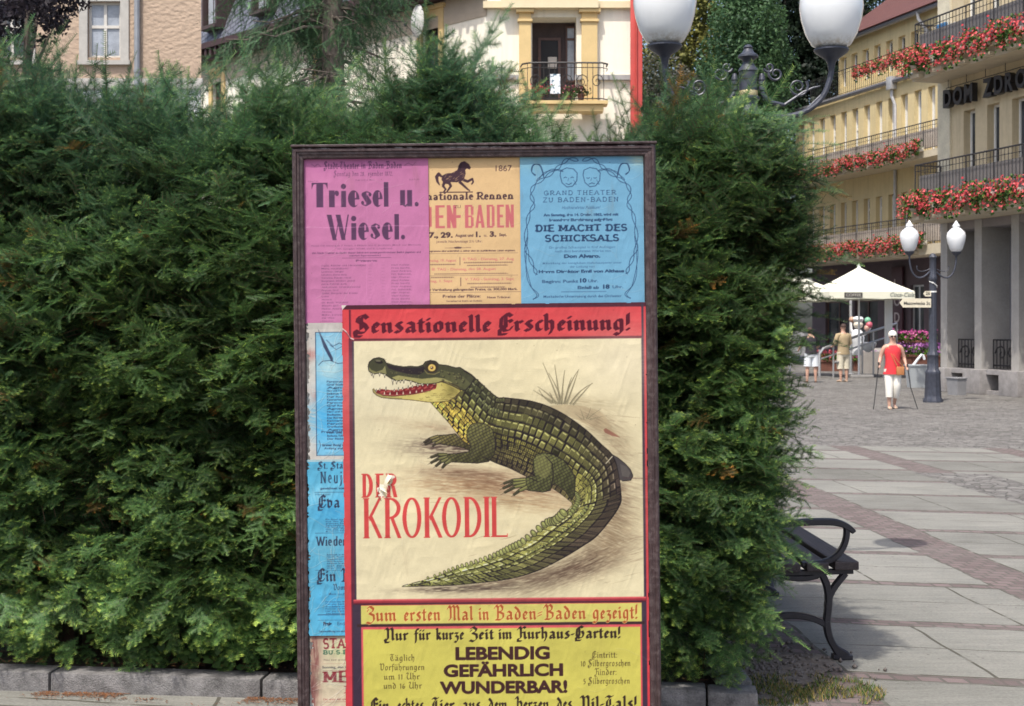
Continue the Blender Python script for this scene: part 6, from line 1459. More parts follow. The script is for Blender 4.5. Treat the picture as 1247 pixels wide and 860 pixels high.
# ---------------------------------------------------------------- lettering: pen skeletons
def _m(x): return [(x - .11, .88), (x, .77), (x, .20), (x + .11, .06)]
BLK = {
 'i': (.50, [_m(.25), [(.18, 1.24), (.32, 1.16)]]), 'n': (.95, [_m(.25), _m(.70), [(.25, .66), (.6, .93)]]), 'm': (1.40, [_m(.25), _m(.70), _m(1.15), [(.25, .66), (.6, .93)], [(.7, .66), (1.05, .93)]]),
 'u': (.95, [_m(.25), _m(.70), [(.34, .04), (.7, .36)]]), 'r': (.70, [_m(.25), [(.25, .62), (.48, .92), (.64, .78)]]),
 'e': (.75, [[(.5, .94), (.25, .74), (.25, .24), (.4, .06), (.64, .26)], [(.36, .92), (.62, .72), (.5, .54), (.28, .44)]]),
 'o': (.92, [[(.46, .96), (.25, .78), (.25, .22), (.44, .04)], [(.46, .96), (.70, .78), (.70, .24), (.44, .04)]]),
 'a': (.95, [[(.2, .80), (.4, .95), (.68, .78), (.68, .2), (.80, .06)], [(.68, .52), (.3, .46), (.23, .22), (.38, .05), (.66, .28)]]),
 's': (.78, [[(.62, .84), (.44, .96), (.24, .78), (.6, .38), (.6, .2), (.38, .03), (.16, .16)]]),
 't': (.60, [[(.28, 1.24), (.28, .2), (.42, .05), (.56, .2)], [(.08, .9), (.52, .9)]]), 'l': (.50, [[(.16, 1.52), (.26, 1.42), (.26, .2), (.38, .06)]]),
 'c': (.66, [[(.6, .80), (.46, .95), (.25, .75), (.25, .22), (.43, .04), (.62, .22)]]),
 'h': (.95, [[(.16, 1.52), (.26, 1.42), (.26, .2), (.36, .08)], [(.26, .66), (.5, .94), (.70, .76), (.70, .2), (.5, -.28)]]),
 'k': (.85, [[(.16, 1.52), (.26, 1.42), (.26, .2), (.36, .06)], [(.26, .62), (.5, .94), (.64, .76), (.32, .5)], [(.36, .5), (.62, .2), (.76, .06)]]),
 'b': (.92, [[(.16, 1.52), (.26, 1.42), (.26, .2), (.44, .04), (.70, .24), (.70, .74), (.5, .95), (.26, .7)]]),
 'd': (.90, [[(.16, 1.42), (.5, 1.12), (.70, .76), (.70, .24), (.44, .04), (.24, .22), (.24, .68), (.48, .93)]]),
 'f': (.60, [[(.64, 1.38), (.44, 1.5), (.28, 1.3), (.28, .1), (.2, -.34)], [(.08, .88), (.54, .88)]]),
 'g': (.92, [[(.62, .92), (.4, .95), (.24, .74), (.24, .26), (.42, .06), (.68, .3)], [(.56, .97), (.70, .82), (.70, -.12), (.46, -.4), (.18, -.26)]]),
 'z': (.72, [[(.16, .88), (.58, .86), (.3, .52)], [(.3, .52), (.6, .38), (.58, 0), (.36, -.34), (.14, -.2)]]),
 'v': (.92, [[(.16, 1.1), (.26, .85), (.26, .22), (.46, .04)], [(.38, .94), (.70, .78), (.70, .3), (.46, .04)]]),
 'w': (1.3, [[(.16, 1.1), (.26, .85), (.26, .22), (.42, .06)], [(.6, 1.0), (.66, .8), (.66, .22), (.84, .04)], [(.8, .94), (1.1, .78), (1.1, .3), (.84, .04)], [(.42, .06), (.66, .3)]]),
 'p': (.95, [[(.14, 1.0), (.26, .8), (.26, -.4)], [(.26, .66), (.5, .95), (.72, .76), (.72, .24), (.46, .04), (.26, .2)]]), 'j': (.5, [[(.14, .88), (.26, .77), (.26, -.1), (.06, -.36)], [(.18, 1.24), (.32, 1.16)]]),
 'S': (1.18, [[(1.0, 1.18), (.72, 1.46), (.32, 1.3), (.26, 1.0), (.80, .66), (.98, .34), (.74, .03), (.36, .02), (.06, .22)], [(.54, 1.3), (.54, .3)], [(.06, .16), (.12, -.3), (.55, -.3)]]),
 'E': (1.12, [[(1.0, 1.2), (.66, 1.44), (.26, 1.12), (.2, .44), (.5, .03), (.86, .12), (1.04, .4)], [(.56, 1.34), (.56, .26)], [(.56, .80), (.86, .9), (1.0, .74)], [(.1, .2), (.1, -.28), (.6, -.26)]]),
 'Z': (1.02, [[(.12, 1.22), (.46, 1.46), (.84, 1.2), (.76, .95), (.36, .78)], [(.36, .78), (.86, .58), (.9, .12), (.5, -.26), (.06, -.1)], [(.3, 1.15), (.16, .95)]]),
 'M': (1.70, [[(.08, 1.1), (.3, 1.42), (.48, 1.2), (.48, .2), (.2, .0)], [(.48, 1.16), (.76, 1.44), (.94, 1.25), (.94, .15), (1.02, .05)], [(.94, 1.16), (1.22, 1.44), (1.4, 1.2), (1.4, .2), (1.56, .04)]]),
 'B': (1.28, [[(.06, 1.1), (.3, 1.42), (.48, 1.25), (.48, .15), (.16, .0)], [(.48, 1.16), (.78, 1.44), (1.04, 1.2), (.98, .92), (.54, .78)], [(.62, .8), (1.1, .6), (1.1, .24), (.72, .02), (.3, .05)]]),
 'N': (1.30, [[(.04, 1.2), (.3, 1.44), (.48, 1.2), (.48, .2), (.25, .0), (.05, .14)], [(.48, 1.12), (.86, 1.44), (1.04, 1.2), (1.04, .2), (1.16, .05)], [(.05, .1), (.2, -.28), (.6, -.26)]]),
 'K': (1.22, [[(.08, 1.1), (.36, 1.44), (.48, 1.2), (.48, .15), (.16, .0)], [(.52, 1.1), (.82, 1.44), (1.04, 1.26)], [(.52, .72), (.92, .82), (.96, .2), (1.12, .05)], [(.1, .06), (.1, -.26), (.5, -.28)]]),
 'G': (1.22, [[(.98, 1.25), (.66, 1.44), (.26, 1.15), (.2, .4), (.52, .02), (.94, .16), (1.04, .54), (.88, .84), (.6, .72)], [(.54, 1.3), (.54, .26)], [(.1, .15), (.14, -.28), (.7, -.26)]]),
 'T': (1.10, [[(.08, 1.2), (.35, 1.4), (.7, 1.26), (1.02, 1.42)], [(.62, 1.18), (.3, .9), (.24, .4), (.52, .03), (.88, .15), (.98, .42)], [(.64, 1.06), (.64, .4)]]),
 'V': (1.20, [[(.08, 1.2), (.3, 1.44), (.44, 1.2), (.44, .25), (.68, .02)], [(.52, 1.2), (.88, 1.44), (1.06, 1.1), (1.02, .4), (.68, .02)]]),
 'U': (1.22, [[(.06, 1.2), (.3, 1.42), (.48, 1.2), (.26, .7), (.3, .2), (.62, .03), (.98, .4)], [(.98, 1.42), (.98, .2), (1.14, .05)]]),
 'H': (1.18, [[(.08, 1.15), (.4, 1.44), (.52, 1.2), (.46, .2), (.18, .02)], [(.52, .82), (.82, .97), (1.04, .7), (.98, .1), (.7, -.28)], [(.1, .06), (.1, -.26), (.45, -.28)]]),
 'W': (1.6, [[(.08, 1.2), (.3, 1.44), (.44, 1.2), (.44, .25), (.66, .03)], [(.6, 1.3), (.86, 1.2), (.86, .25), (1.08, .03)], [(.95, 1.2), (1.24, 1.44), (1.42, 1.1), (1.38, .4), (1.08, .03)], [(.66, .03), (.86, .3)]]),
 '!': (.45, [[(.25, 1.5), (.23, .5)], [(.18, .14), (.3, .04)]]), '-': (.6, [[(.1, .52), (.5, .60)]]), '=': (.7, [[(.1, .38), (.55, .56)], [(.15, .68), (.6, .86)]]), ':': (.4, [[(.15, .84), (.27, .74)], [(.15, .16), (.27, .06)]]), '.': (.4, [[(.15, .14), (.27, .04)]]),
 '1': (.55, [[(.12, 1.0), (.3, 1.2), (.3, .05)]]), '0': (.8, [[(.4, 1.2), (.2, .95), (.2, .25), (.4, .03)], [(.4, 1.2), (.64, .95), (.64, .25), (.4, .03)]]), '6': (.8, [[(.58, 1.15), (.3, 1.0), (.2, .5), (.24, .2), (.42, .03), (.64, .25), (.6, .55), (.24, .5)]]), '5': (.75, [[(.58, 1.16), (.24, 1.16), (.22, .7)], [(.22, .68), (.52, .68), (.6, .3), (.4, .03), (.14, .12)]]),
 ',': (.4, [[(.2, .14), (.28, .04), (.16, -.2)]]), '2': (.75, [[(.16, .95), (.4, 1.2), (.6, .95), (.2, .08)], [(.2, .08), (.64, .08)]]), '8': (.8, [[(.4, 1.2), (.2, .95), (.6, .4), (.4, .03), (.2, .3), (.62, .9), (.4, 1.2)]]), '7': (.7, [[(.14, 1.15), (.58, 1.15), (.3, .03)]]), '3': (.75, [[(.16, 1.1), (.4, 1.2), (.58, .95), (.36, .66)], [(.36, .66), (.62, .4), (.42, .03), (.14, .12)]]), '9': (.8, [[(.6, .7), (.3, .66), (.22, .95), (.4, 1.2), (.62, .95), (.6, .4), (.36, .03)]]),
}
for ch, b0, dx in (('ü', 'u', .25), ('ä', 'a', .22), ('ö', 'o', .22)):
    BLK[ch] = (BLK[b0][0], BLK[b0][1] + [[(dx - .03, 1.3), (dx + .08, 1.22)], [(dx + .37, 1.3), (dx + .48, 1.22)]])
for ch in list(BLK):
    if ch.isupper(): BLK[ch] = (*BLK[ch], True)
def rom(): 
    A = {}
    def arc(cx, cy, rx, ry, a0, a1, n=9): return [(cx + rx * math.cos(math.radians(a0 + (a1 - a0) * i / n)), cy + ry * math.sin(math.radians(a0 + (a1 - a0) * i / n))) for i in range(n + 1)]
    S = lambda x: [(x, 0), (x, 1)]
    A['A'] = (1, [[(.08, 0), (.5, 1)], [(.5, 1), (.92, 0)], [(.24, .34), (.76, .34)]], [(.08, 0), (.92, 0)])
    A['B'] = (.9, [S(.2), [(.2, 1), (.5, 1)] + arc(.5, .76, .28, .24, 90, -90) + [(.2, .52)], [(.2, .52), (.52, .52)] + arc(.52, .26, .33, .26, 90, -90) + [(.2, 0)]], [(.2, 0), (.2, 1)])
    A['C'] = (.95, [arc(.52, .5, .40, .5, 42, 318, 16)], [])
    A['D'] = (.95, [S(.2), [(.2, 1), (.45, 1)] + arc(.45, .5, .40, .5, 90, -90, 14) + [(.2, 0)]], [(.2, 0), (.2, 1)])
    A['E'] = (.82, [S(.2), [(.2, 1), (.75, 1)], [(.2, .52), (.66, .52)], [(.2, 0), (.78, 0)]], [(.2, 0), (.2, 1)])
    A['F'] = (.8, [S(.2), [(.2, 1), (.75, 1)], [(.2, .52), (.66, .52)]], [(.2, 0), (.2, 1)])
    A['G'] = (1, [arc(.52, .5, .40, .5, 42, 340, 16), [(.9, .42), (.9, .05)], [(.6, .44), (.94, .44)]], [])
    A['H'] = (1, [S(.2), S(.8), [(.2, .52), (.8, .52)]], [(.2, 0), (.2, 1), (.8, 0), (.8, 1)])
    A['I'] = (.42, [S(.21)], [(.21, 0), (.21, 1)])
    A['K'] = (.95, [S(.2), [(.82, 1), (.24, .44)], [(.42, .62), (.88, 0)]], [(.2, 0), (.2, 1), (.82, 1), (.88, 0)])
    A['L'] = (.78, [S(.2), [(.2, 0), (.78, 0)]], [(.2, 0), (.2, 1)])
    A['M'] = (1.2, [S(.18), S(1.02), [(.18, 1), (.6, .2)], [(.6, .2), (1.02, 1)]], [(.18, 0), (1.02, 0), (.18, 1), (1.02, 1)])
    A['N'] = (1, [S(.2), S(.8), [(.2, 1), (.8, 0)]], [(.2, 0), (.2, 1), (.8, 1)])
    A['O'] = (1, [arc(.5, .5, .38, .5, 0, 360, 22)], [])
    A['R'] = (.95, [S(.2), [(.2, 1), (.5, 1)] + arc(.5, .74, .30, .26, 90, -90) + [(.2, .48)], [(.45, .48), (.86, 0)]], [(.2, 0), (.2, 1), (.86, 0)])
    A['S'] = (.8, [arc(.4, .74, .28, .26, 40, 250, 10) + arc(.4, .26, .30, .26, 75, -150, 10)], [])
    A['T'] = (.9, [S(.45), [(.06, 1), (.84, 1)]], [(.45, 0)])
    A['U'] = (1, [[(.2, 1), (.2, .3)] + arc(.5, .3, .3, .3, 180, 360, 10) + [(.8, 1)]], [(.2, 1), (.8, 1)])
    A['W'] = (1.35, [[(.08, 1), (.38, 0)], [(.38, 0), (.67, .9)], [(.67, .9), (.97, 0)], [(.97, 0), (1.27, 1)]], [(.08, 1), (.67, 1), (1.27, 1)])
    A['Z'] = (.85, [[(.1, 1), (.78, 1)], [(.78, 1), (.08, 0)], [(.08, 0), (.8, 0)]], [])
    A['r'] = (.55, [[(.2, 0), (.2, .68)], [(.2, .5), (.34, .66), (.5, .6)]], [(.2, 0)])
    A['i'] = (.42, [[(.21, 0), (.21, .68)], [(.21, .84), (.21, .98)]], [(.21, 0)])
    A['e'] = (.62, [[(.14, .36), (.5, .36)] + arc(.32, .36, .19, .32, 0, 300, 14)], [])
    A['s'] = (.58, [arc(.29, .5, .17, .17, 40, 250, 8) + arc(.29, .17, .19, .17, 75, -150, 8)], [])
    A['l'] = (.42, [[(.21, 0), (.21, 1.05)]], [(.21, 0)])
    A['u'] = (.8, [[(.2, .68), (.2, .2)] + arc(.38, .2, .18, .2, 180, 330, 6), [(.58, .68), (.58, 0)]], [])
    A['.'] = (.35, [[(.16, .02), (.16, .13)]], []); A['-'] = (.5, [[(.08, .48), (.42, .48)]], []); A[','] = (.35, [[(.18, .1), (.12, -.12)]], [])
    for ch in "aonmtdkjvwhcgbfz":
        pass
    A['n'] = (.85, [[(.2, 0), (.2, .68)], [(.2, .5), (.4, .68), (.6, .5), (.6, 0)]], [(.2, 0), (.6, 0)])
    A['d'] = (.8, [arc(.38, .34, .22, .34, 0, 360, 14), [(.6, 0), (.6, 1.05)]], []); A['k'] = (.75, [[(.2, 0), (.2, 1.05)], [(.58, .68), (.22, .3)], [(.34, .42), (.62, 0)]], [(.2, 0)])
    A['j'] = (.4, [[(.2, .68), (.2, -.1), (.05, -.25)], [(.2, .84), (.2, .98)]], [])
    A['a'] = (.72, [arc(.32, .18, .18, .18, 0, 360, 10), [(.14, .58), (.32, .68), (.52, .5), (.52, 0)]], []); A['o'] = (.72, [arc(.36, .34, .24, .34, 0, 360, 14)], []); A['t'] = (.5, [[(.22, .95), (.22, .08), (.42, .04)], [(.06, .68), (.42, .68)]], [])
    return A
ROM = rom()
def lay(table, text, gap=0.0, space=.55):
    x = 0; out = []
    for ch in text:
        if ch == ' ': x += space; continue
        e = table.get(ch)
        if e is None: x += .4; continue
        out.append((x, e)); x += e[0] + gap
    return out, x - gap
def blackletter(cv, text, x0, x1, base, xh, col, nib=.30, ang=40, thin=.07, al=1.0, skew=0.0, gap=.0, space=.6, outline=None):
    """broad pen at a fixed angle: each stroke sweeps the nib's edge"""
    glyphs, wd = lay(BLK, text, gap, space); glyphs = [(gx, (e[0], [[(a_, b2 * 1.13 if b2 > 0 and e[2:] else b2) for a_, b2 in st] for st in e[1]])) for gx, e in glyphs]; sx = (x1 - x0) / wd
    nx_, ny_ = math.cos(math.radians(ang)) * nib / 2 * sx, -math.sin(math.radians(ang)) * nib / 2 * xh
    def run(extra, c):
        for gx, (adv, strokes, *_) in glyphs:
            for st in strokes:
                pts = [(x0 + (gx + a_) * sx, base - b2 * xh - skew * (gx + a_) / wd) for a_, b2 in st]
                for (xa, ya), (xb, yb) in zip(pts[:-1], pts[1:]):
                    n1, n2 = nx_, ny_
                    cv.fill([(xa - n1, ya - n2), (xa + n1, ya + n2), (xb + n1, yb + n2), (xb - n1, yb - n2)], c, al)
                cv.stroke(pts, thin * xh + extra, c, al)
                if extra:
                    for (xa, ya), (xb, yb) in zip(pts[:-1], pts[1:]):
                        for sg in (-1, 1): cv.stroke([(xa + sg * nx_, ya + sg * ny_), (xb + sg * nx_, yb + sg * ny_)], extra, c, al)
    if outline: run(outline[0], outline[1])
    run(0, col)
def roman(cv, text, x0, x1, base, H, col, vw=.2, hw=.06, serif=0.0, gap=.08, space=.5, al=1.0, skew=0.0, table=None):
    """upright letters: vw = thickness of verticals, hw = thickness of horizontals (both in letter heights / widths)"""
    glyphs, wd = lay(ROM, text, gap, space); sx = (x1 - x0) / wd
    vx = vw * sx / 2; t = max(hw * H, .25)
    for gx, (adv, strokes, ser) in glyphs:
        X = lambda a_: x0 + (gx + a_) * sx
        sk = skew * gx / wd
        for st in strokes:
            pts = [(X(a_), base - b2 * H - sk) for a_, b2 in st]
            for (xa, ya), (xb, yb) in zip(pts[:-1], pts[1:]):
                cv.fill([(xa - vx, ya), (xa + vx, ya), (xb + vx, yb), (xb - vx, yb)], col, al)
                if abs(yb - ya) < abs(xb - xa) * 1.2:
                    cv.fill([(xa - vx * .8, ya - t / 2), (xb + vx * .8 if xb > xa else xb - vx * .8, yb - t / 2), (xb + vx * .8 if xb > xa else xb - vx * .8, yb + t / 2), (xa - vx * .8, ya + t / 2)] if xb > xa else [(xa + vx * .8, ya - t / 2), (xb - vx * .8, yb - t / 2), (xb - vx * .8, yb + t / 2), (xa + vx * .8, ya + t / 2)], col, al)
        if serif:
            for (a_, b2) in ser:
                yy_ = base - b2 * H - sk + (-t / 2 if b2 < .5 else t / 2); xx_ = X(a_)
                cv.fill([(xx_ - vx - serif * sx, yy_ - t / 2), (xx_ + vx + serif * sx, yy_ - t / 2), (xx_ + vx + serif * sx, yy_ + t / 2), (xx_ - vx - serif * sx, yy_ + t / 2)], col, al)
GEO = {}
def sans(cv, text, x0, x1, base, H, col, bold=0.0, al=1.0, skew=0.0, shear=0.0):
    key = (text, bold)
    if key not in GEO: GEO[key] = text_geo(text, 0, bold)
    vs, fs = GEO[key]
    a0, a1 = vs[:, 0].min(), vs[:, 0].max(); capk = H / .73
    X = x0 + (vs[:, 0] - a0) * (x1 - x0) / (a1 - a0) + shear * vs[:, 1] * capk; Y = base - vs[:, 1] * capk - skew * (vs[:, 0] - a0) / (a1 - a0)
    P = np.stack([X, Y], 1)
    for f in fs: cv.fill(P[list(f)], col, al)
def fine(cv, text, xc, base, H, wd, col, al=.75, bold=0.01, skew=0): sans(cv, text, xc - wd / 2, xc + wd / 2, base, H, col, bold, al, skew)

SS = 4.0; ST = 3
TS = lambda pts: [to_local(*p) for p in pts]
# ================================================================ main poster
MX0, MX1, MY0, MY1 = 417, 787, 370, 908
cv = Canvas(MX0, MY0, MX1, MY1, SS, (207, 62, 72))
RED = (207, 62, 72); PLUM = (74, 24, 44); DARKV = (58, 42, 62); CREAM = (232, 220, 182); YEL = (205, 196, 92); LRED = (216, 84, 92)
cv.rect(MX0, MY0, MX1, MY0 + 5.5, PLUM)
cv.rect(425.5, 376, 431.5, 908, (88, 30, 52)); cv.rect(780.5, 372, 783.5, 908, DARKV)
cv.rect(420, 376, 781, 411, (216, 66, 74)); cv.rect(426, 376, 428.5, 411, (110, 28, 50)); cv.rect(426, 411, 781, 414, (96, 26, 44))
cv.rect(431.5, 414, 780.5, 727.5, CREAM)
cv.rect(429.5, 414, 431.7, 728, DARKV); cv.rect(428, 727.5, 783, 729.5, LRED); cv.rect(428, 729.5, 783, 732, (150, 40, 55)); cv.rect(428, 732, 783, 734.5, PLUM)
cv.rect(427, 734, 437, 908, DARKV); cv.rect(777.5, 734, 783, 908, DARKV)
cv.rect(437, 735, 777.5, 757.5, (212, 202, 106)); cv.rect(432, 757.5, 781, 761, (52, 30, 36)); cv.rect(437, 761, 777.5, 908, LRED); cv.rect(439.3, 764, 775.5, 908, YEL)
cv.smear(600, 570, 250, 240, (214, 198, 150), .22, 0, .3, 3); cv.smear(470, 470, 80, 60, (240, 232, 205), .3, 0, .2, 4); cv.smear(760, 440, 70, 60, (242, 230, 205), .35, 0, .2, 5)
# --- ground washes under the animal
for (x, y, rx, ry, c, al, ro, sd) in [(545, 543, 62, 14, (84, 66, 60), .75, .03, 1), (530, 520, 60, 9, (176, 152, 122), .45, .12, 2), (560, 590, 75, 16, (150, 108, 76), .5, .03, 3), (625, 592, 90, 18, (120, 84, 62), .55, .16, 4), (565, 575, 70, 8, (96, 62, 48), .45, .05, 5),
      (640, 612, 90, 14, (160, 128, 92), .45, .08, 6), (735, 625, 40, 70, (120, 98, 78), .62, .35, 7), (700, 690, 90, 20, (96, 76, 62), .68, -.38, 8), (640, 705, 110, 12, (104, 84, 70), .6, -.16, 9), (560, 716, 80, 5, (70, 56, 52), .7, -.02, 10), (590, 690, 80, 9, (150, 126, 98), .5, -.22, 11), (725, 575, 40, 22, (120, 96, 84), .4, .6, 12),
      (700, 490, 60, 10, (176, 160, 126), .45, .1, 13), (735, 520, 34, 22, (150, 132, 104), .5, .5, 14), (752, 545, 22, 18, (160, 140, 110), .45, .7, 15), (745, 655, 26, 40, (140, 118, 90), .5, .5, 16), (468, 508, 22, 4, (196, 178, 148), .4, 0, 17), (655, 655, 90, 30, (216, 200, 158), .4, -.3, 18)]:
    cv.smear(x, y, rx, ry, c, al, ro, .8, sd)
for k in range(120):
    rs = np.random.RandomState(900 + k); x, y = [(rs.uniform(500, 640), rs.uniform(555, 615)), (rs.uniform(560, 770), rs.uniform(655, 715)), (rs.uniform(690, 772), rs.uniform(500, 660))][k % 3]
    sl = (.04, -.25, .1)[k % 3]; l_ = rs.uniform(8, 34); cv.stroke([(x, y), (x + l_ * .5, y + sl * l_ * .5 + rs.uniform(-1, 1)), (x + l_, y + sl * l_)], [.2, .7, .2], (92, 66, 52), rs.uniform(.12, .4), False)
# --- grass tuft and mound behind
zb2 = lambda x, y: to_local(560 + x / 5.374, 460 + y / 5.374)
zd = lambda x, y: to_local(420 + x / 2.774, 420 + y / 2.774)
cv.fill([zd(*p) for p in [(690, 205), (740, 200), (800, 205), (860, 222), (885, 250), (900, 280), (930, 312), (860, 290), (790, 255), (720, 225)]], (186, 168, 132), .75)
cv.smear(*zd(830, 250), 28, 12, (140, 122, 98), .55, .5, .9, 31)
for b0, b1, b2 in [((725, 200), (700, 130), (668, 60)), ((728, 200), (716, 120), (708, 66)), ((732, 200), (735, 130), (742, 85)), ((740, 200), (755, 130), (790, 82)), ((748, 200), (775, 130), (787, 88)), ((760, 200), (790, 150), (836, 130)), ((770, 202), (800, 165), (835, 128)), ((720, 200), (690, 165), (650, 140)), ((715, 198), (670, 175), (636, 152)), ((700, 196), (670, 180), (655, 150)), ((735, 200), (722, 150), (688, 95)), ((745, 200), (748, 150), (765, 110)), ((705, 197), (700, 170), (690, 160)), ((820, 250), (840, 230), (865, 215)), ((815, 250), (825, 230), (830, 210)), ((808, 250), (800, 232), (795, 215)), ((800, 252), (790, 240), (776, 232)), ((826, 252), (850, 245), (872, 240))]:
    p = [zd(*q) for q in (b0, b1, b2)]; c = [tuple((1 - t) ** 2 * np.array(p[0]) + 2 * t * (1 - t) * np.array(p[1]) + t * t * np.array(p[2])) for t in np.linspace(0, 1, 8)]
    big = 1.0 if b0[1] < 205 else .5
    cv.stroke(c, np.linspace(2.4, .5, 8) * big, (112, 104, 86), .9); cv.stroke([(x + .3, y) for x, y in c], np.linspace(1.2, .2, 8) * big, (176, 166, 128), .8)
cv.fill([zd(*p) for p in [(872, 286), (880, 280), (905, 295), (930, 312), (900, 306), (878, 296)]], (150, 104, 86))
# --- the crocodile
za = lambda x, y: to_local(430 + x / 5.933, 425 + y / 5.933)
zc = lambda x, y: to_local(480 + x / 4.0226, 560 + y / 4.0226)
INK = (34, 27, 30)
cv.fill([zb2(*p) for p in [(985, 495), (1030, 520), (1080, 560), (1115, 600), (1130, 640), (1115, 668), (1060, 672), (1030, 660)]], (78, 72, 72))     # far hind foot
cv.stroke([zb2(*p) for p in [(985, 495), (1030, 520), (1080, 560), (1115, 600), (1130, 640), (1115, 668), (1060, 674)]], .8, INK)
cv.fill([zb2(*p) for p in [(1045, 560), (1090, 580), (1112, 620), (1100, 650), (1060, 640)]], (108, 102, 96), .6)
TT = [za(700, 120), za(850, 185), za(1030, 340), zb2(300, 130), zb2(480, 155), zb2(640, 215), zb2(800, 320), zb2(920, 430), zb2(1010, 530), zc(1108, 150), zc(1098, 230), zc(1000, 360), zc(920, 420), zc(820, 480), zc(700, 540), zc(560, 580), zc(400, 600), zc(250, 612), zc(40, 617)]
BB = [za(560, 382), za(700, 540), za(850, 720), zb2(215, 545), zb2(330, 590), zb2(430, 640), zb2(600, 720), zb2(705, 795), zc(870, 215), zc(850, 240), zc(800, 290), zc(750, 310), zc(640, 395), zc(570, 430), zc(500, 465), zc(400, 500), zc(300, 530), zc(200, 568), zc(44, 613)]
def crom(P, u):
    P = np.asarray(P); i = np.clip(np.floor(u).astype(int), 0, len(P) - 2); t = (u - i)[:, None]
    g_ = lambda k: P[np.clip(i + k, 0, len(P) - 1)]
    return .5 * (2 * g_(0) + (g_(1) - g_(-1)) * t + (2 * g_(-1) - 5 * g_(0) + 4 * g_(1) - g_(2)) * t ** 2 + (3 * g_(0) - g_(-1) - 3 * g_(1) + g_(2)) * t ** 3)
U = np.linspace(0, 18, 200); Tc, Bc = crom(TT, U), crom(BB, U)
cv.fill(np.concatenate([Tc, Bc[::-1]]), INK)
def at_uv(u, v):
    u = np.atleast_1d(np.asarray(u, float)); a_ = crom(TT, u); b2 = crom(BB, u); return a_ + (b2 - a_) * v
def lerp3(stops, v):
    xs = [s_[0] for s_ in stops]; return np.array([np.interp(v, xs, [s_[1][k] for s_ in stops]) for k in range(3)])
NECK = [(0, (52, 52, 40)), (.3, (62, 64, 44)), (.5, (104, 100, 58)), (.66, (186, 164, 84)), (1, (226, 196, 104))]
BODY = [(0, (50, 44, 40)), (.14, (62, 58, 44)), (.3, (82, 80, 52)), (.52, (94, 90, 58)), (.62, (118, 112, 62)), (.8, (112, 104, 66)), (1, (84, 74, 58))]
TAIL = [(0, (52, 42, 44)), (.25, (66, 58, 50)), (.45, (80, 78, 52)), (.55, (112, 110, 66)), (.8, (138, 134, 84)), (1, (120, 116, 72))]
TIP = [(0, (92, 92, 60)), (.3, (116, 116, 74)), (.6, (104, 104, 66)), (1, (140, 142, 88))]
def skin(s_, v):
    if s_ < 3: k = np.clip((s_ - 1.6) / 1.4, 0, 1); return lerp3(NECK, v) * (1 - k) + lerp3(BODY, v) * k
    if s_ < 9: k = np.clip((s_ - 6.2) / 2.6, 0, 1); return lerp3(BODY, v) * (1 - k) + lerp3(TAIL, v) * k
    k = np.clip((s_ - 12) / 4, 0, 1); return lerp3(TAIL, v) * (1 - k) + lerp3(TIP, v) * k
rs = np.random.RandomState(77)
us = [0.0]
while us[-1] < 17.8: us.append(us[-1] + (.22 if us[-1] < 2.4 else .27 if us[-1] < 9 else .30 if us[-1] < 14 else .34))
rowsB0 = [0, .08, .20, .33, .46, .57, .64, .70, .76, .82, .88, .94, 1.0]; rowsT = [0, .24, .46, .58, .78, 1.0]
for i in range(len(us) - 1):
    rowsB = rowsB0 if us[i] < 9.0 else rowsT
    for j in range(len(rowsB) - 1):
        v0, v1 = rowsB[j], rowsB[j + 1]; u0, u1 = us[i], us[i + 1]
        um = (u0 + u1) / 2; vm = (v0 + v1) / 2
        wv_ = .06 * math.sin(um * 2 + j)
        q = np.array([at_uv(u0 + wv_, v0)[0], at_uv(u1 + wv_, v0)[0], at_uv(u1 + wv_, v1)[0], at_uv(u0 + wv_, v1)[0]])
        q = q + .45 * rs.randn(4, 2) * (1 if um < 9 else .7)
        c = q.mean(0); col = skin(um, vm) * np.array((1.02, 1.03, .9)) * (1.24 + .16 * rs.randn())
        dk = 1 - .35 * math.exp(-((um - 2.9) / .5) ** 2) * (vm > .4) - .35 * math.exp(-((um - 5.6) / .45) ** 2) * (vm > .5)
        col = col * dk
        sh = .86 if vm < .5 or um > 6.5 else .80
        cv.fill(c + (q - c) * sh, np.clip(col, 0, 255))
        if .05 < vm < .58 and um < 9.0 or um >= 9.0 and vm > .45:      # raised scutes: light upper edge, dark lower one
            hl = np.clip(col * 1.55 + 34, 0, 230)
            e0, e1 = c + (q[0] - c) * .62, c + (q[3] - c) * .62
            m0, m1 = c + (q[0] - c) * .62, c + (q[1] - c) * .5
            if rs.rand() < .85: cv.stroke([m0, m1], 1.5, hl, .85, False)
            if rs.rand() < .55: cv.stroke([e0, e1], .8, hl, .55, False)
            cv.stroke([c + (q[2] - c) * .7, c + (q[3] - c) * .7], .9, INK, .55, False)
        for h_ in (.25, .5, .75):      # engraver's lines
            a_, b2 = q[0] + (q[3] - q[0]) * h_, q[1] + (q[2] - q[1]) * h_
            if rs.rand() < .75: cv.stroke([c + (a_ - c) * .7, c + (b2 - c) * .55], .42, INK, .42, False)
# flank plates get extra fine grid lines
for u_ in np.linspace(3.2, 5.3, 22): cv.stroke(np.concatenate([at_uv(u_ + .05 * math.sin(v * 9), v) for v in np.linspace(.56, 1, 9)]), .65, INK, .8, False)
for v in np.linspace(.58, .98, 9): cv.stroke(np.concatenate([at_uv(u_, v) for u_ in np.linspace(3.1, 5.4, 18)]), .55, INK, .8, False)
for u_ in np.linspace(.15, 2.6, 17): cv.stroke(np.concatenate([at_uv(u_ - .35 * (v - .45), v) for v in np.linspace(.45, 1, 8)]), .5, (84, 66, 36), .8, False)
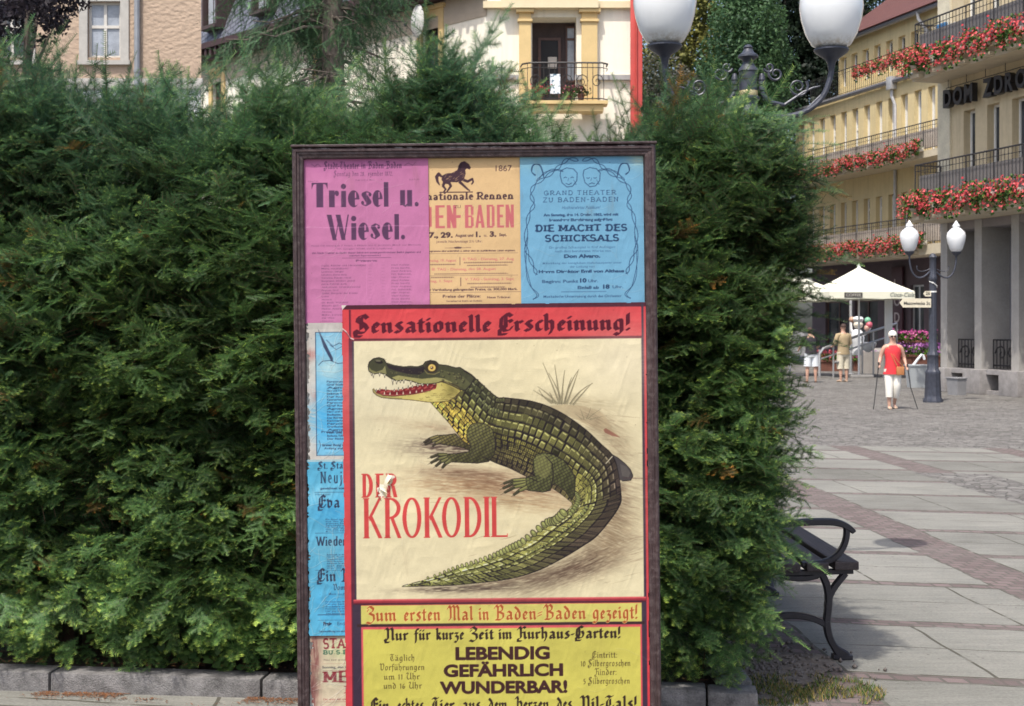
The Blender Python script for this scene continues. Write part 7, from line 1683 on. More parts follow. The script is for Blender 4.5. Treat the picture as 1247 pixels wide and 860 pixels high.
# tail flank hoops
for u_ in np.linspace(9, 17.4, 26): cv.stroke(np.concatenate([at_uv(u_ + .12 * math.sin(v * 3), v) for v in np.linspace(.0, .5, 7)]), .9, INK, .85, False); cv.stroke(np.concatenate([at_uv(u_ + .09 + .12 * math.sin(v * 3), v) for v in np.linspace(.05, .45, 7)]), .7, (132, 128, 92), .35, False)
# scutes standing up along the inner edge of the tail, the ridge of the neck and the back
def bumps(curve_u, v, r0, r1, colr, out):
    for k, u_ in enumerate(curve_u):
        p = at_uv(u_, v)[0]; q = at_uv(u_, v + (.2 if out > 0 else -.2))[0]; t = at_uv(min(u_ + .1, 18), v)[0] - p
        d = (p - q); d = d / (np.hypot(*d) + 1e-6); r_ = r0 + (r1 - r0) * k / max(1, len(curve_u) - 1); p = p - d * out * 0
        an = math.atan2(t[1], t[0]); n2 = np.array((p[0] - q[0], p[1] - q[1])); n2 /= np.hypot(*n2) + 1e-6
        cpt = p - n2 * (-.35 * r_) if out > 0 else p + n2 * .35 * r_
        cpt = p + (-n2 if out > 0 else n2) * .4 * r_
        cv.disc(*cpt, r_ * .78, r_ * 1.15, INK, 1, 14, an); cv.disc(*cpt, r_ * .62, r_ * 1.0, colr * (1 + .08 * rs.randn()), 1, 14, an); cv.disc(*(cpt + np.array((-.10, -.30)) * r_), r_ * .26, r_ * .5, np.clip(colr * 1.35, 0, 235), .8, 10, an)
bumps(np.linspace(17.2, 9.3, 36), 1.0, 2.0, 5.4, np.array((140, 142, 86.)), 1)
bumps(np.linspace(16.6, 9.4, 30), .60, .9, 2.6, np.array((124, 128, 76.)), 1)
bumps(np.linspace(.55, 2.9, 11), .02, 3.6, 2.6, np.array((84, 84, 56.)), -1)
bumps(np.linspace(.7, 2.7, 9), .2, 3.4, 2.8, np.array((96, 98, 64.)), -1)
bumps(np.linspace(6.6, 9.6, 14), .84, 2.4, 3.2, np.array((118, 122, 72.)), 1)
# legs
def limb(pts, col, lo, outline=True):
    P = np.array(pts); cv.fill(P, col); cl_ = np.concatenate([P, P[:1]])
    c0, c1 = P.min(0), P.max(0); m = cv.mask(P)
    if m is not None:     # cross hatched scales inside the limb
        r0, r1, a0, a1, k = m; X = cv.xx[r0:r1, a0:a1]; Y = cv.yy[r0:r1, a0:a1]
        g1 = np.abs(((X * .45 + Y * .9) / 3.6) % 1 - .5) < .11; g2 = np.abs(((X * .95 - Y * .35 + .9 * np.sin(Y * .3)) / 4.0) % 1 - .5) < .10
        kk = k & (g1 | g2); sub = cv.a[r0:r1, a0:a1]; sh = np.clip(.65 * (Y - c0[1]) / (c1[1] - c0[1]) + .35 * (X - c0[0]) / (c1[0] - c0[0]) + .12 * np.sin(X * .5 + Y * .35), 0, 1)[..., None]; sub[k] = (sub * (1.38 - .80 * sh))[k]; sub[kk] = sub[kk] * .35 + np.array(INK) * .65
    cv.stroke(cl_, .9, INK, .95)
def toes(base, tips, w0, col):
    for b0, mid, tip in tips:
        pts = [base, b0, mid, tip] if base is not None else [b0, mid, tip]
        cv.stroke(pts, np.linspace(w0, w0 * .38, len(pts)) + 1.3, INK); cv.stroke(pts, np.linspace(w0, w0 * .3, len(pts)), col)
        cv.stroke([(x - .2, y - .6) for x, y in pts], np.linspace(w0 * .3, .2, len(pts)), np.clip(np.array(col) * 1.4, 0, 255), .8)
        cv.stroke([pts[-2], (pts[-1][0] + (pts[-1][0] - pts[-2][0]) * .35, pts[-1][1] + (pts[-1][1] - pts[-2][1]) * .35)], [1.5, .2], INK)
limb([za(*p) for p in [(740, 610), (680, 618), (620, 622), (575, 640), (600, 668), (660, 690), (740, 700), (800, 712), (860, 740), (850, 700), (780, 650)]], (104, 96, 58), 0)
toes(None, [(za(620, 630), za(560, 645), za(512, 675)), (za(625, 645), za(575, 665), za(520, 688)), (za(640, 660), za(600, 680), za(575, 700))], 3.6, (112, 104, 66))
limb([za(*p) for p in [(850, 545), (900, 530), (960, 540), (1010, 580), (1030, 680), (1020, 760), (980, 810), (900, 822), (800, 818), (700, 812), (640, 800), (620, 775), (660, 758), (760, 752), (840, 738), (850, 700), (822, 640), (825, 585)]], (106, 104, 62), 0)
toes(None, [(za(680, 765), za(620, 760), za(560, 782)), (za(680, 778), za(620, 790), za(560, 822)), (za(690, 790), za(640, 810), za(596, 846)), (za(705, 800), za(670, 825), za(645, 858))], 4.4, (100, 98, 62))
limb([zb2(*p) for p in [(500, 500), (540, 488), (610, 500), (680, 540), (730, 600), (755, 660), (750, 760), (730, 800), (690, 740), (620, 690), (605, 700), (590, 735), (540, 745), (450, 735), (395, 712), (400, 680), (440, 645), (490, 640), (478, 590), (480, 535)]], (96, 98, 58), 0)
cv.fill([zb2(*p) for p in [(500, 510), (560, 500), (600, 540), (590, 620), (560, 660), (500, 630), (488, 570)]], (140, 138, 84), .45)
cv.stroke([zb2(*p) for p in [(560, 510), (605, 560), (610, 640), (596, 720)]], 1.4, INK, .8)
toes(None, [(zb2(430, 665), zb2(350, 668), zb2(285, 690)), (zb2(430, 680), zb2(350, 690), zb2(280, 722)), (zb2(430, 695), zb2(360, 712), zb2(290, 750)), (zb2(440, 712), zb2(390, 735), zb2(350, 765))], 4.2, (110, 110, 66))
# head: lower jaw, mouth, upper jaw
HJ = [za(*p) for p in [(145, 290), (150, 312), (175, 335), (210, 350), (280, 358), (360, 362), (450, 370), (540, 382), (620, 382), (690, 374), (740, 345), (778, 305), (760, 270), (690, 240), (640, 232), (605, 245), (560, 300), (480, 315), (400, 330), (300, 340), (220, 335), (170, 310), (152, 286)]]
cv.fill(HJ, (206, 190, 112))
cv.smear(*za(700, 330), 16, 8, (150, 136, 74), .7, -.4, .6, 41); cv.smear(*za(560, 350), 22, 5, (226, 212, 130), .7, 0, .4, 42); cv.fill([za(*p) for p in [(145, 290), (150, 312), (175, 335), (210, 350), (280, 358), (360, 362), (360, 352), (280, 345), (200, 330), (165, 300)]], (150, 140, 92), .6)
for k in range(26): 
    x, y = rs.uniform(470, 740), rs.uniform(285, 368); cv.stroke([za(x, y), za(x + 14, y + rs.uniform(-6, 6)), za(x + 26, y)], .5, (96, 80, 44), .7, False)
cv.fill([za(*p) for p in [(160, 300), (210, 288), (300, 298), (380, 283), (450, 266), (540, 252), (608, 254), (600, 285), (520, 312), (440, 327), (380, 334), (300, 338), (230, 334), (175, 320)]], (122, 34, 40))
for k in range(9): cv.stroke([za(200 + k * 45, 312 - k * 4), za(235 + k * 43, 306 - k * 5)], 2.0, (186, 92, 84), .8)
cv.stroke([za(*p) for p in [(170, 316), (230, 330), (300, 335), (380, 330), (440, 324), (520, 308), (590, 285)]], 1.5, (176, 84, 80))
cv.fill([za(*p) for p in [(300, 262), (420, 250), (480, 252), (430, 270), (330, 285)]], (206, 190, 150), .0)
HU = [za(*p) for p in [(112, 125), (120, 95), (150, 70), (190, 61), (226, 72), (243, 100), (300, 118), (370, 128), (420, 124), (470, 128), (508, 115), (525, 92), (560, 82), (600, 89), (622, 112), (680, 118), (740, 135), (775, 133), (800, 150), (850, 180), (880, 205), (850, 262), (810, 300), (772, 292), (722, 266), (680, 248), (640, 236), (600, 246), (540, 253), (480, 251), (430, 233), (380, 223), (320, 231), (282, 216), (236, 186), (200, 172), (150, 181), (118, 160)]]
cv.fill(HU, (70, 70, 50))
cv.fill([za(*p) for p in [(243, 108), (300, 124), (370, 134), (420, 132), (470, 136), (515, 122), (525, 160), (480, 185), (400, 180), (320, 160), (260, 140)]], (44, 36, 40))
cv.fill([za(*p) for p in [(282, 205), (330, 190), (420, 205), (500, 215), (600, 205), (680, 215), (720, 245), (680, 246), (640, 234), (600, 243), (540, 250), (480, 247), (430, 229), (380, 219), (320, 227)]], (160, 154, 98))
cv.fill([za(*p) for p in [(118, 130), (135, 150), (170, 165), (215, 150), (235, 120), (245, 180), (200, 170), (150, 179), (120, 160)]], (136, 132, 88))
cv.fill([za(*p) for p in [(640, 150), (720, 170), (800, 200), (850, 250), (810, 290), (740, 250), (660, 215), (630, 190)]], (88, 88, 58))
for k in range(22): 
    x, y = rs.uniform(640, 850), rs.uniform(150, 270); cv.disc(*za(x, y), 2.0, 1.3, (46, 42, 34), .7, 8, .6); cv.disc(*za(x - 4, y - 5), 1.3, .7, (140, 138, 90), .7, 8, .6)
for k in range(30): 
    x, y = rs.uniform(270, 500), rs.uniform(150, 210); cv.disc(*za(x, y), .7, .5, (128, 120, 76), .6, 6)
cv.fill([za(*p) for p in [(640, 238), (690, 246), (760, 280), (790, 300), (740, 330), (680, 300), (640, 262)]], (196, 180, 100)); cv.smear(*za(720, 290), 12, 8, (120, 110, 60), .6, .5, .6, 44)
cv.disc(*za(190, 92), 5.0, 2.4, (30, 24, 28), .9, 12, .2); cv.disc(*za(184, 85), 3.4, 1.3, (116, 112, 88), .9, 12, .1)
cv.disc(*za(570, 130), 8.4, 8.0, (60, 52, 42)); cv.disc(*za(571, 134), 6.0, 5.6, (36, 30, 30)); cv.disc(*za(571, 135), 5.0, 4.7, (150, 122, 62)); cv.disc(*za(571, 135), 4.3, 4.0, (226, 196, 112)); cv.disc(*za(571, 135), 2.5, 2.4, (184, 140, 68)); cv.disc(*za(571, 136), 1.3, 1.4, INK); cv.disc(*za(568, 132), .7, .7, (250, 244, 220))
cv.stroke([za(*p) for p in [(516, 150), (540, 178), (590, 182), (628, 165)]], 1.0, (128, 118, 74))
cv.stroke(HU + HU[:1], .95, INK); cv.stroke(HJ + HJ[:1], .75, (70, 52, 36))
for x, y, s_ in [(150, 180, 5), (138, 176, 3), (195, 174, 4), (232, 184, 4), (290, 222, 6), (318, 230, 4), (370, 223, 4), (420, 232, 4), (460, 245, 3), (500, 251, 3), (345, 227, 3), (540, 253, 3)]:
    p = za(x, y); cv.fill([(p[0] - 1.1, p[1] - .4), (p[0] + 1.1, p[1] - .4), (p[0] - .1, p[1] + s_ * 1.05)], (240, 232, 200)); cv.stroke([(p[0] - 1.1, p[1] - .4), (p[0] - .1, p[1] + s_ * 1.05), (p[0] + 1.1, p[1] - .4)], .45, INK, .9, False)
for x, y, s_ in [(240, 292, 4.6), (196, 292, 3), (300, 298, 3), (330, 292, 4), (360, 288, 3.6), (400, 280, 4), (430, 272, 3), (470, 266, 3.4), (505, 260, 3), (540, 256, 3), (170, 300, 3)]:
    p = za(x, y + 6); cv.fill([(p[0] - .9, p[1]), (p[0] + .9, p[1]), (p[0] + .3, p[1] - s_)], (242, 234, 206)); cv.stroke([(p[0] - .9, p[1]), (p[0] + .3, p[1] - s_), (p[0] + .9, p[1])], .45, INK, .8, False)
for x, y, s_ in [(230, 330, 4), (270, 332, 4), (320, 332, 4), (365, 328, 4), (415, 322, 4), (460, 315, 3.5), (500, 308, 3)]:
    p = za(x, y - 2); cv.fill([(p[0] - .9, p[1]), (p[0] + .9, p[1]), (p[0], p[1] - s_)], (236, 226, 196))
# engraving: fine parallel lines over the whole animal's shadow side, and ink specks
cv.stroke([zd(*p) for p in [(880, 400), (905, 372)]], 1.2, (196, 186, 160)); 
cv.stroke(list(Tc[8:150]), 1.0, INK); cv.stroke(list(Tc[150:]), .7, INK); cv.stroke(list(Bc[:20]), .7, (70, 52, 36)); cv.stroke(list(Bc[28:62]), 1.0, INK)
# --- lettering
blackletter(cv, "Sensationelle", 432, 599, 404.5, 13.4, (92, 22, 42), .38, 38, .10, 1, 0)
blackletter(cv, "Erscheinung!", 607, 768, 404.0, 13.4, (92, 22, 42), .38, 38, .10)
LR = (206, 72, 70)
def deco(ch, x0, x1, base, H, st=5.4, th=2.2):
    c = LR; w_ = x1 - x0
    if ch in "KRDEIL": cv.rect(x0, base - H, x0 + st, base, c); cv.rect(x0 - 1.2, base - H, x0 + st + 1.2, base - H + 1.3, c); cv.rect(x0 - 1.2, base - 1.3, x0 + st + 1.2, base, c)
    if ch == 'K': cv.fill([(x1 - 3.2, base - H), (x1 + .2, base - H), (x0 + st + 1.4, base - H * .42), (x0 + st, base - H * .52)], c); cv.fill([(x0 + st + .5, base - H * .52), (x0 + st + 3.2, base - H * .62), (x1 + 1, base), (x1 - 3.8, base)], c)
    if ch in 'R':
        t = np.linspace(-math.pi / 2, math.pi / 2, 14); rx = w_ - st; ry = H * .26; cy_ = base - H + ry
        cv.stroke([(x0 + st * .5, base - H + th / 2)] + [(x0 + st + (rx - 2) * math.cos(a), cy_ + (ry - th / 2) * math.sin(a)) for a in t] + [(x0 + st * .5, cy_ + ry - th / 2)], [th] + list(th + 2.6 * np.cos(t)) + [th], c)
        cv.fill([(x0 + st + 1, base - H * .48), (x0 + st + 5, base - H * .5), (x1 + 1.2, base), (x1 - 3.4, base)], c)
    if ch == 'D':
        t = np.linspace(-math.pi / 2, math.pi / 2, 18); rx = w_ - st; cy_ = base - H / 2
        cv.stroke([(x0 + st * .5, base - H + th / 2)] + [(x0 + st + (rx - 2.2) * math.cos(a), cy_ + (H / 2 - th / 2) * math.sin(a)) for a in t] + [(x0 + st * .5, base - th / 2)], [th] + list(th + 2.8 * np.cos(t)) + [th], c)
    if ch == 'O':
        t = np.linspace(0, 2 * math.pi, 34); cv.stroke([(x0 + w_ / 2 + (w_ / 2 - 2) * math.cos(a), base - H / 2 + (H / 2 - th / 2) * math.sin(a)) for a in t], th + 2.8 * np.abs(np.cos(t)), c)
    if ch == 'E':
        for yy_ in (base - H + th / 2, base - H * .5, base - th / 2): cv.rect(x0, yy_ - th / 2, x1, yy_ + th / 2, c)
    if ch == 'L': cv.rect(x0, base - th, x1, base, c); cv.rect(x1 - 1, base - th - 2, x1, base, c)
for ch, x0, x1 in (("D", 440.5, 453), ("E", 457, 466), ("R", 470, 481.5)): deco(ch, x0, x1, 604, 29, 4.3, 1.9)
for ch, x0, x1 in (("K", 442, 463), ("R", 467.5, 486), ("O", 489, 511), ("K", 515.5, 536), ("O", 537, 559), ("D", 564, 584), ("I", 588, 592.4), ("L", 597, 616)): deco(ch, x0, x1, 653.5, 49)
OR = (172, 88, 46)
blackletter(cv, "Zum", 443, 480, 754.2, 11.2, OR, .30, 40, .08, 1, 0, .02, .6, (1.0, (238, 206, 130)))
blackletter(cv, "ersten", 488, 533.5, 754.2, 11.2, OR, .30, 40, .08, 1, 0, .02, .6, (1.0, (238, 206, 130)))
blackletter(cv, "Mal", 541, 573, 754.2, 11.2, OR, .30, 40, .08, 1, 0, .02, .6, (1.0, (238, 206, 130))); blackletter(cv, "in", 579, 592.5, 754.2, 11.2, OR, .30, 40, .08, 1, 0, .02, .6, (1.0, (238, 206, 130)))
blackletter(cv, "Baden=Baden", 598, 710, 754.2, 11.2, OR, .28, 40, .08, 1, 0, .02, .6, (1.0, (238, 206, 130))); blackletter(cv, "gezeigt!", 717, 773, 754.2, 11.2, OR, .30, 40, .08, 1, 0, .02, .6, (1.0, (238, 206, 130)))
BK_ = (52, 36, 30)
for t_, a0, a1 in (("Nur", 465, 494), ("für", 501, 521), ("kurze", 527, 562), ("Zeit", 568, 598), ("im", 603, 620), ("Kurhaus-Garten!", 626, 752)): blackletter(cv, t_, a0, a1, 777.5, 9.2, BK_, .36, 40, .08)
HB = (64, 34, 34)
for ox, oy in ((-.5, 0), (.5, 0), (0, -.45), (0, .45)): sans(cv, "LEBENDIG", 551.5 + ox, 665 + ox, 801.5 + oy, 15.2, HB, .025); sans(cv, "GEFÄHRLICH", 537 + ox, 681 + ox, 822 + oy, 14.6, HB, .025); sans(cv, "WUNDERBAR!", 532 + ox, 686 + ox, 842.5 + oy, 14.6, HB, .025)
for t_, xc, bs, wd in (("Täglich", 486.5, 802.5, 31), ("Vorführungen", 486, 813.8, 55), ("um 11 Uhr", 485.5, 825.2, 44), ("und 16 Uhr", 486.5, 836.3, 47), ("Eintritt:", 732, 801.5, 31), ("10 Silbergroschen", 733, 811.6, 61), ("Kinder:", 733, 822.2, 27), ("5 Silbergroschen", 734, 833, 57)):
    blackletter(cv, t_, xc - wd / 2, xc + wd / 2, bs, 5.2, (80, 66, 36), .22, 40, .10, .9)
for t_, a0, a1 in (("Ein", 447, 470), ("echtes", 479, 512), ("Tier", 521, 549), ("aus", 558, 581), ("dem", 590, 613), ("Herzen", 622, 664), ("des", 673, 692), ("Nil-Tals!", 701, 771)): blackletter(cv, t_, a0, a1, 864, 10.4, BK_, .36, 40, .08)
for t_, a0, a1 in (("im", 560, 575), ("Kurhaus", 585, 660)): blackletter(cv, t_, a0, a1, 888, 9, BK_, .31, 40, .08)
# torn spot over DER
def torn_blob(x, y, r, seed, col, al=1.0):
    q = np.random.RandomState(seed); t = np.linspace(0, 2 * math.pi, 16)[:-1]; rr = r * (1 + .35 * q.randn(15)); cv.fill(np.stack([x + rr * np.cos(t), y + rr * np.sin(t) * 1.1], 1), col, al)
torn_blob(474, 580, 4, 1, (240, 234, 214)); torn_blob(470, 588, 5, 2, (236, 228, 204)); torn_blob(462, 594, 4.4, 3, (250, 244, 226)); torn_blob(463, 601, 3, 4, (244, 238, 220)); torn_blob(471, 585, 2.2, 5, (176, 150, 70)); cv.stroke([(457, 585), (461, 592), (459, 602), (463, 608)], .9, (80, 60, 50), .8)
cv.stroke([(417, 398), (422, 402), (427, 410), (432, 412)], 1.3, (240, 226, 216), .9); cv.stroke([(418, 400), (423, 404), (428, 412)], .9, (70, 20, 36), .8); cv.fill([(417, 370), (424, 370), (419, 375), (417, 378)], (226, 216, 206))
cv.stroke([(757, 583), (787, 585)], .8, (90, 60, 60), .6)
cv.a *= np.array((1.0, 1.0, 1.0), np.float32)
cv.paper(5, .07, .05, 26)
GAIN = .70
def main_edge(cx_, cy_):
    e = 1.0 * vnoise(np.stack([cx_ * .12, cy_ * .12, 0 * cx_], 1), 70) + .5
    return (cx_ > MX0 + e) & (cx_ < MX1 - e) & (cy_ > MY0 + e * .7)
mp_ = cv.mesh("crocodile_poster", "largest poster with red border showing a green crocodile and DER KROKODIL in red", None, .016, .0022, 5, ST, GAIN, main_edge)
# curled flap of torn paper at the hole, real paper standing off the sheet
mb = MB()
def flap(pts, curl):
    vs = []; 
    for r in range(5):
        t = r / 4
        for (x0_, y0_), (x1_, y1_) in [pts]:
            for s_ in np.linspace(-1, 1, 5): vs.append(((x0_ + (x1_ - x0_) * t + s_ * 2.6 * (1 - .4 * t) - 580) / SPX, -.0235 - curl * math.sin(t * 2.2), (430 - (y0_ + (y1_ - y0_) * t + s_ * .8)) / SPX))
    mb.add(vs, [(r * 5 + i, r * 5 + i + 1, r * 5 + 6 + i, r * 5 + 5 + i) for r in range(4) for i in range(4)])
flap(((474, 577), (468, 588)), .010); flap(((463, 592), (471, 599)), .008)
mb.obj("torn_flap", mat("torn paper", (.72, .66, .50), .85, .12, 20), mp_)

# ================================================================ pink theatre bill
GREYV = (92, 60, 92)
cv = Canvas(370, 191, 525, 396, SS, (200, 124, 168)); c = cv
c.smear(440, 200, 90, 14, (186, 104, 160), .5, 0, .5, 1)  # darker band along the top, the frame's shadow painted into the pink
blackletter(c, "Stadt-Theater in Baden-Baden", 397, 492, 204.5, 5.6, GREYV, .26, 40, .1, .85); blackletter(c, "Sonntag den 28. Dezember 1872.", 409, 481, 213.6, 4.4, GREYV, .2, 40, .1, .55)
fine(c, "Anfang 7 Uhr", 384, 220, 1.8, 13, GREYV, .5); fine(c, "Zum ersten Male:", 447, 219, 1.9, 24, GREYV, .5); fine(c, "Ende 9 Uhr", 507, 219, 1.8, 13, GREYV, .5)
def fat(ch, x0, x1, base, H):
    """condensed fat face letter"""
    w_ = x1 - x0; C_ = GREYV; R = lambda a, b, d, e: c.rect(x0 + a * w_, base - e * H, x0 + b * w_, base - d * H, C_)
    if ch == 'T': R(.30, .72, 0, 1); R(0, 1, .94, 1); c.fill([(x0, base - H), (x0, base - H * .72), (x0 + .10 * w_, base - H * .9), (x0 + .3 * w_, base - H)], C_); c.fill([(x1, base - H), (x1, base - H * .72), (x1 - .10 * w_, base - H * .9), (x1 - .3 * w_, base - H)], C_)
    if ch == 'i': R(.05, .95, 0, .66); c.disc(x0 + .5 * w_, base - H * .84, .5 * w_, .11 * H, C_)
    if ch == 'l': R(.05, .95, 0, 1)
    if ch == 'r': R(0, .58, 0, .68); c.disc(x0 + .82 * w_, base - .56 * H, .2 * w_, .11 * H, C_); c.stroke([(x0 + .5 * w_, base - .45 * H), (x0 + .7 * w_, base - .66 * H), (x0 + .9 * w_, base - .62 * H)], 1.2, C_)
    if ch == 'e':
        c.disc(x0 + .5 * w_, base - .335 * H, .5 * w_, .345 * H, C_, 1, 24); c.fill([(x0 + .60 * w_, base - .37 * H), (x0 + .60 * w_, base - .60 * H), (x0 + .70 * w_, base - .60 * H), (x0 + .74 * w_, base - .37 * H)], (200, 124, 168)); c.fill([(x0 + .60 * w_, base - .06 * H), (x0 + .60 * w_, base - .31 * H), (x0 + 1.02 * w_, base - .31 * H), (x0 + 1.02 * w_, base - .22 * H), (x0 + .8 * w_, base - .07 * H)], (200, 124, 168))
    if ch == 's':
        c.stroke([(x0 + .9 * w_, base - .56 * H), (x0 + .5 * w_, base - .62 * H), (x0 + .28 * w_, base - .50 * H), (x0 + .72 * w_, base - .20 * H), (x0 + .5 * w_, base - .05 * H), (x0 + .1 * w_, base - .10 * H)], [1, 1.6, w_ * .48, w_ * .5, 1.6, 1], C_); c.disc(x0 + .84 * w_, base - .5 * H, .14 * w_, .08 * H, C_); c.disc(x0 + .14 * w_, base - .17 * H, .14 * w_, .08 * H, C_)
    if ch == 'u': R(.0, .42, .05, .67); R(.58, 1, 0, .67); c.stroke([(x0 + .25 * w_, base - .06 * H), (x0 + .45 * w_, base - .01 * H), (x0 + .6 * w_, base - .1 * H)], 1.6, C_)
    if ch == '.': c.disc(x0 + .5 * w_, base - .09 * H, .5 * w_, .095 * H, C_)
    if ch == 'W':
        for a, b in ((0, .30), (.40, .70)): c.fill([(x0 + a * w_, base - H), (x0 + (a + .22) * w_, base - H), (x0 + (b + .14) * w_, base), (x0 + (b - .04) * w_, base)], C_)
        c.fill([(x0 + .36 * w_, base), (x0 + .40 * w_, base), (x0 + .58 * w_, base - H * .9), (x0 + .54 * w_, base - H * .9)], C_); c.fill([(x0 + .74 * w_, base), (x0 + .80 * w_, base), (x0 + 1.0 * w_, base - H), (x0 + .94 * w_, base - H)], C_)
for ch, a, b in (("T", 382, 401.5), ("r", 403, 415), ("i", 417.5, 424), ("e", 426, 440), ("s", 442, 455), ("e", 456, 464 + 4), ("l", 469.5, 475.5), ("u", 489.5, 504), (".", 507, 512)): fat(ch, a, b, 251, 30)
for ch, a, b in (("W", 400, 427), ("i", 429.5, 436), ("e", 438, 451), ("s", 453, 465), ("e", 467, 480), ("l", 482, 488), (".", 490, 495)): fat(ch, a, b, 291, 31)
fine(c, "Posse mit Gesang in 3 Akten, 5 Bildern von E. Jacobson. Musik von Michaelis.", 448, 298.5, 1.9, 134, GREYV, .55); fine(c, "W. Gauger: Wölfl und B. Lösekrans.", 446, 302.6, 1.9, 68, GREYV, .55)
fine(c, "(Im Stadt-Theater zu Berlin diesen Stück mit auszergewöhnlichem Beifall gegeben und", 448, 307.4, 2.0, 132, GREYV, .75, .03); fine(c, "mehrfach Repertoirestück.)", 446, 311, 2.0, 38, GREYV, .75, .03)
c.rect(418, 312.4, 478, 313, GREYV, .8); fine(c, "Personen:", 448, 317.4, 2.4, 26, GREYV, .8, .05)
names = ["Justiz, Rentier und Hausbesitzer", "Marie, Haushälterin", "Leichner, Sänger", "Löbchen, Dame Berg", "Caroline, Köchin Hand", "Bergmann, Student Lieben", "Jette, Köchin Zofe", "Andermayer, Schneidermeister", "Petrow, Graf", "Zofer, Banquier der Brüder", "Luise", "Hermann", "Dr. Barth, Wundarzt", "Bäuerin Zoff", "Fischer, Knecht b Deutschmann", "Andreas", "Müller, b Dienstmann", "Der Wirth", "Gretchen"]
for k, nme in enumerate(names):
    y_ = 322.6 + k * 3.75; fine(c, nme, 393 + len(nme) * .85, y_, 2.0, len(nme) * 1.7, GREYV, .62); c.rect(450, y_ - 1.2, 454, y_ - .8, GREYV, .4); c.rect(466, y_ - 1.2, 470, y_ - .8, GREYV, .4); 
    nm2 = ("Herr Kohler.", "Frau Senftl.", "Herr Andreas.", "Frl. Schmidt.", "Herr Werner.")[k % 5]; fine(c, nm2, 478 + len(nm2) * .95, y_, 2.0, len(nm2) * 1.9, GREYV, .62)
c.stroke([(382, 198), (386, 201), (390, 198), (394, 202)], .7, GREYV, .6); c.stroke([(495, 201), (500, 198), (505, 201), (509, 197)], .7, GREYV, .6)
c.stroke([(370, 275), (420, 276), (480, 274), (525, 275)], .7, (236, 160, 206), .5); c.stroke([(448, 191), (449, 260), (447, 396)], .6, (230, 150, 200), .35)
c.paper(8, .07, .06, 16)
tornp = lambda cx_, cy_: cy_ < 392.5 + 1.6 * vnoise(np.stack([cx_ * .2, cx_ * 0, cx_ * 0], 1), 3)
c.mesh("theatre_poster", "pink theatre bill headed Triesel u. Wiesel in fat grey letters", None, .007, .0016, 8, ST, GAIN, tornp)

# ================================================================ buff race bill
cv = Canvas(512, 189, 639, 378, SS, (228, 192, 142)); c = cv; IK = (74, 50, 60); RD = (206, 112, 116)
# trotting horse in ink
hz = lambda x, y: (515 + x / 4.407, 180 + y / 4.41)
c.fill([hz(*p) for p in [(112, 150), (135, 138), (165, 135), (195, 120), (205, 95), (215, 78), (235, 72), (243, 78), (258, 88), (268, 108), (262, 118), (246, 112), (238, 120), (240, 140), (232, 165), (222, 178), (190, 186), (160, 184), (150, 196), (125, 192), (110, 172)]], IK)
for ln in [[(125, 185), (118, 205), (132, 222), (120, 238)], [(150, 188), (160, 205), (148, 222), (138, 236)], [(205, 182), (225, 200), (248, 222), (262, 232)], [(225, 172), (250, 182), (275, 168), (280, 185), (270, 198)]]: c.stroke([hz(*p) for p in ln], np.linspace(3.6, 1.5, len(ln)), IK)
c.stroke([hz(*p) for p in [(112, 155), (95, 140), (84, 155), (88, 180), (100, 200)]], [2.5, 4, 4, 3, 1], IK); c.rect(*hz(98, 236), *hz(278, 241), IK); c.fill([hz(*p) for p in [(212, 80), (200, 100), (200, 130), (212, 120), (222, 90)]], (60, 40, 50))
for k in range(26): q = np.random.RandomState(k); x, y = q.uniform(125, 235), q.uniform(135, 180); c.stroke([hz(x, y), hz(x + 10, y - 7)], .6, (214, 176, 130), .55, False)
sans(c, "1867", 606, 625.5, 209, 7.4, IK, 0, .9)
roman_txt = "nationale Rennen"
def ser(text, x0, x1, base, H, col, al=.9, bold=.02): sans(c, text, x0, x1, base, H, col, bold, al); 
roman(c, "nationale Rennen", 521.5, 627.5, 243.3, 8.6, IK, .26, .14, .10, .10, .4, .95)
def slab(ch, x0, x1, base, H, col):
    R = lambda a, b, d, e: c.rect(x0 + a * (x1 - x0), base - e * H, x0 + b * (x1 - x0), base - d * H, col)
    if ch in "DENB": R(0, .40, 0, 1)
    if ch == 'E': R(.3, 1, .90, 1); R(.3, .85, .45, .56); R(.3, 1, 0, .10)
    if ch == 'N': R(.66, 1, 0, 1); c.fill([(x0, base - H), (x0 + .38 * (x1 - x0), base - H), (x1, base), (x0 + .62 * (x1 - x0), base)], col)
    if ch == 'B': R(.3, .86, .92, 1); R(.3, .86, .47, .55); R(.3, .86, 0, .08); R(.68, 1, .56, .93); R(.68, 1, .07, .47)
    if ch == 'D': R(.3, .84, .92, 1); R(.3, .84, 0, .08); R(.66, 1, .07, .93)
    if ch == 'A': c.fill([(x0, base), (x0 + .3 * (x1 - x0), base), (x0 + .55 * (x1 - x0), base - H * .86), (x0 + .36 * (x1 - x0), base - H)], col); c.fill([(x1, base), (x0 + .66 * (x1 - x0), base), (x0 + .36 * (x1 - x0), base - H), (x0 + .64 * (x1 - x0), base - H)], col); R(.2, .75, .2, .30)
for ch, a, b in (("D", 512, 527.5), ("E", 532, 543.5), ("N", 546, 557.5), ("B", 568, 578.5), ("A", 580.5, 592), ("D", 594.5, 604), ("E", 607, 615.5), ("N", 617.5, 627.5)): slab(ch, a, b, 277.8, 28, RD)
c.rect(557.5, 262, 563, 265.5, RD); fine(c, "ZU", 559, 253.5, 3.6, 8, IK, .7)
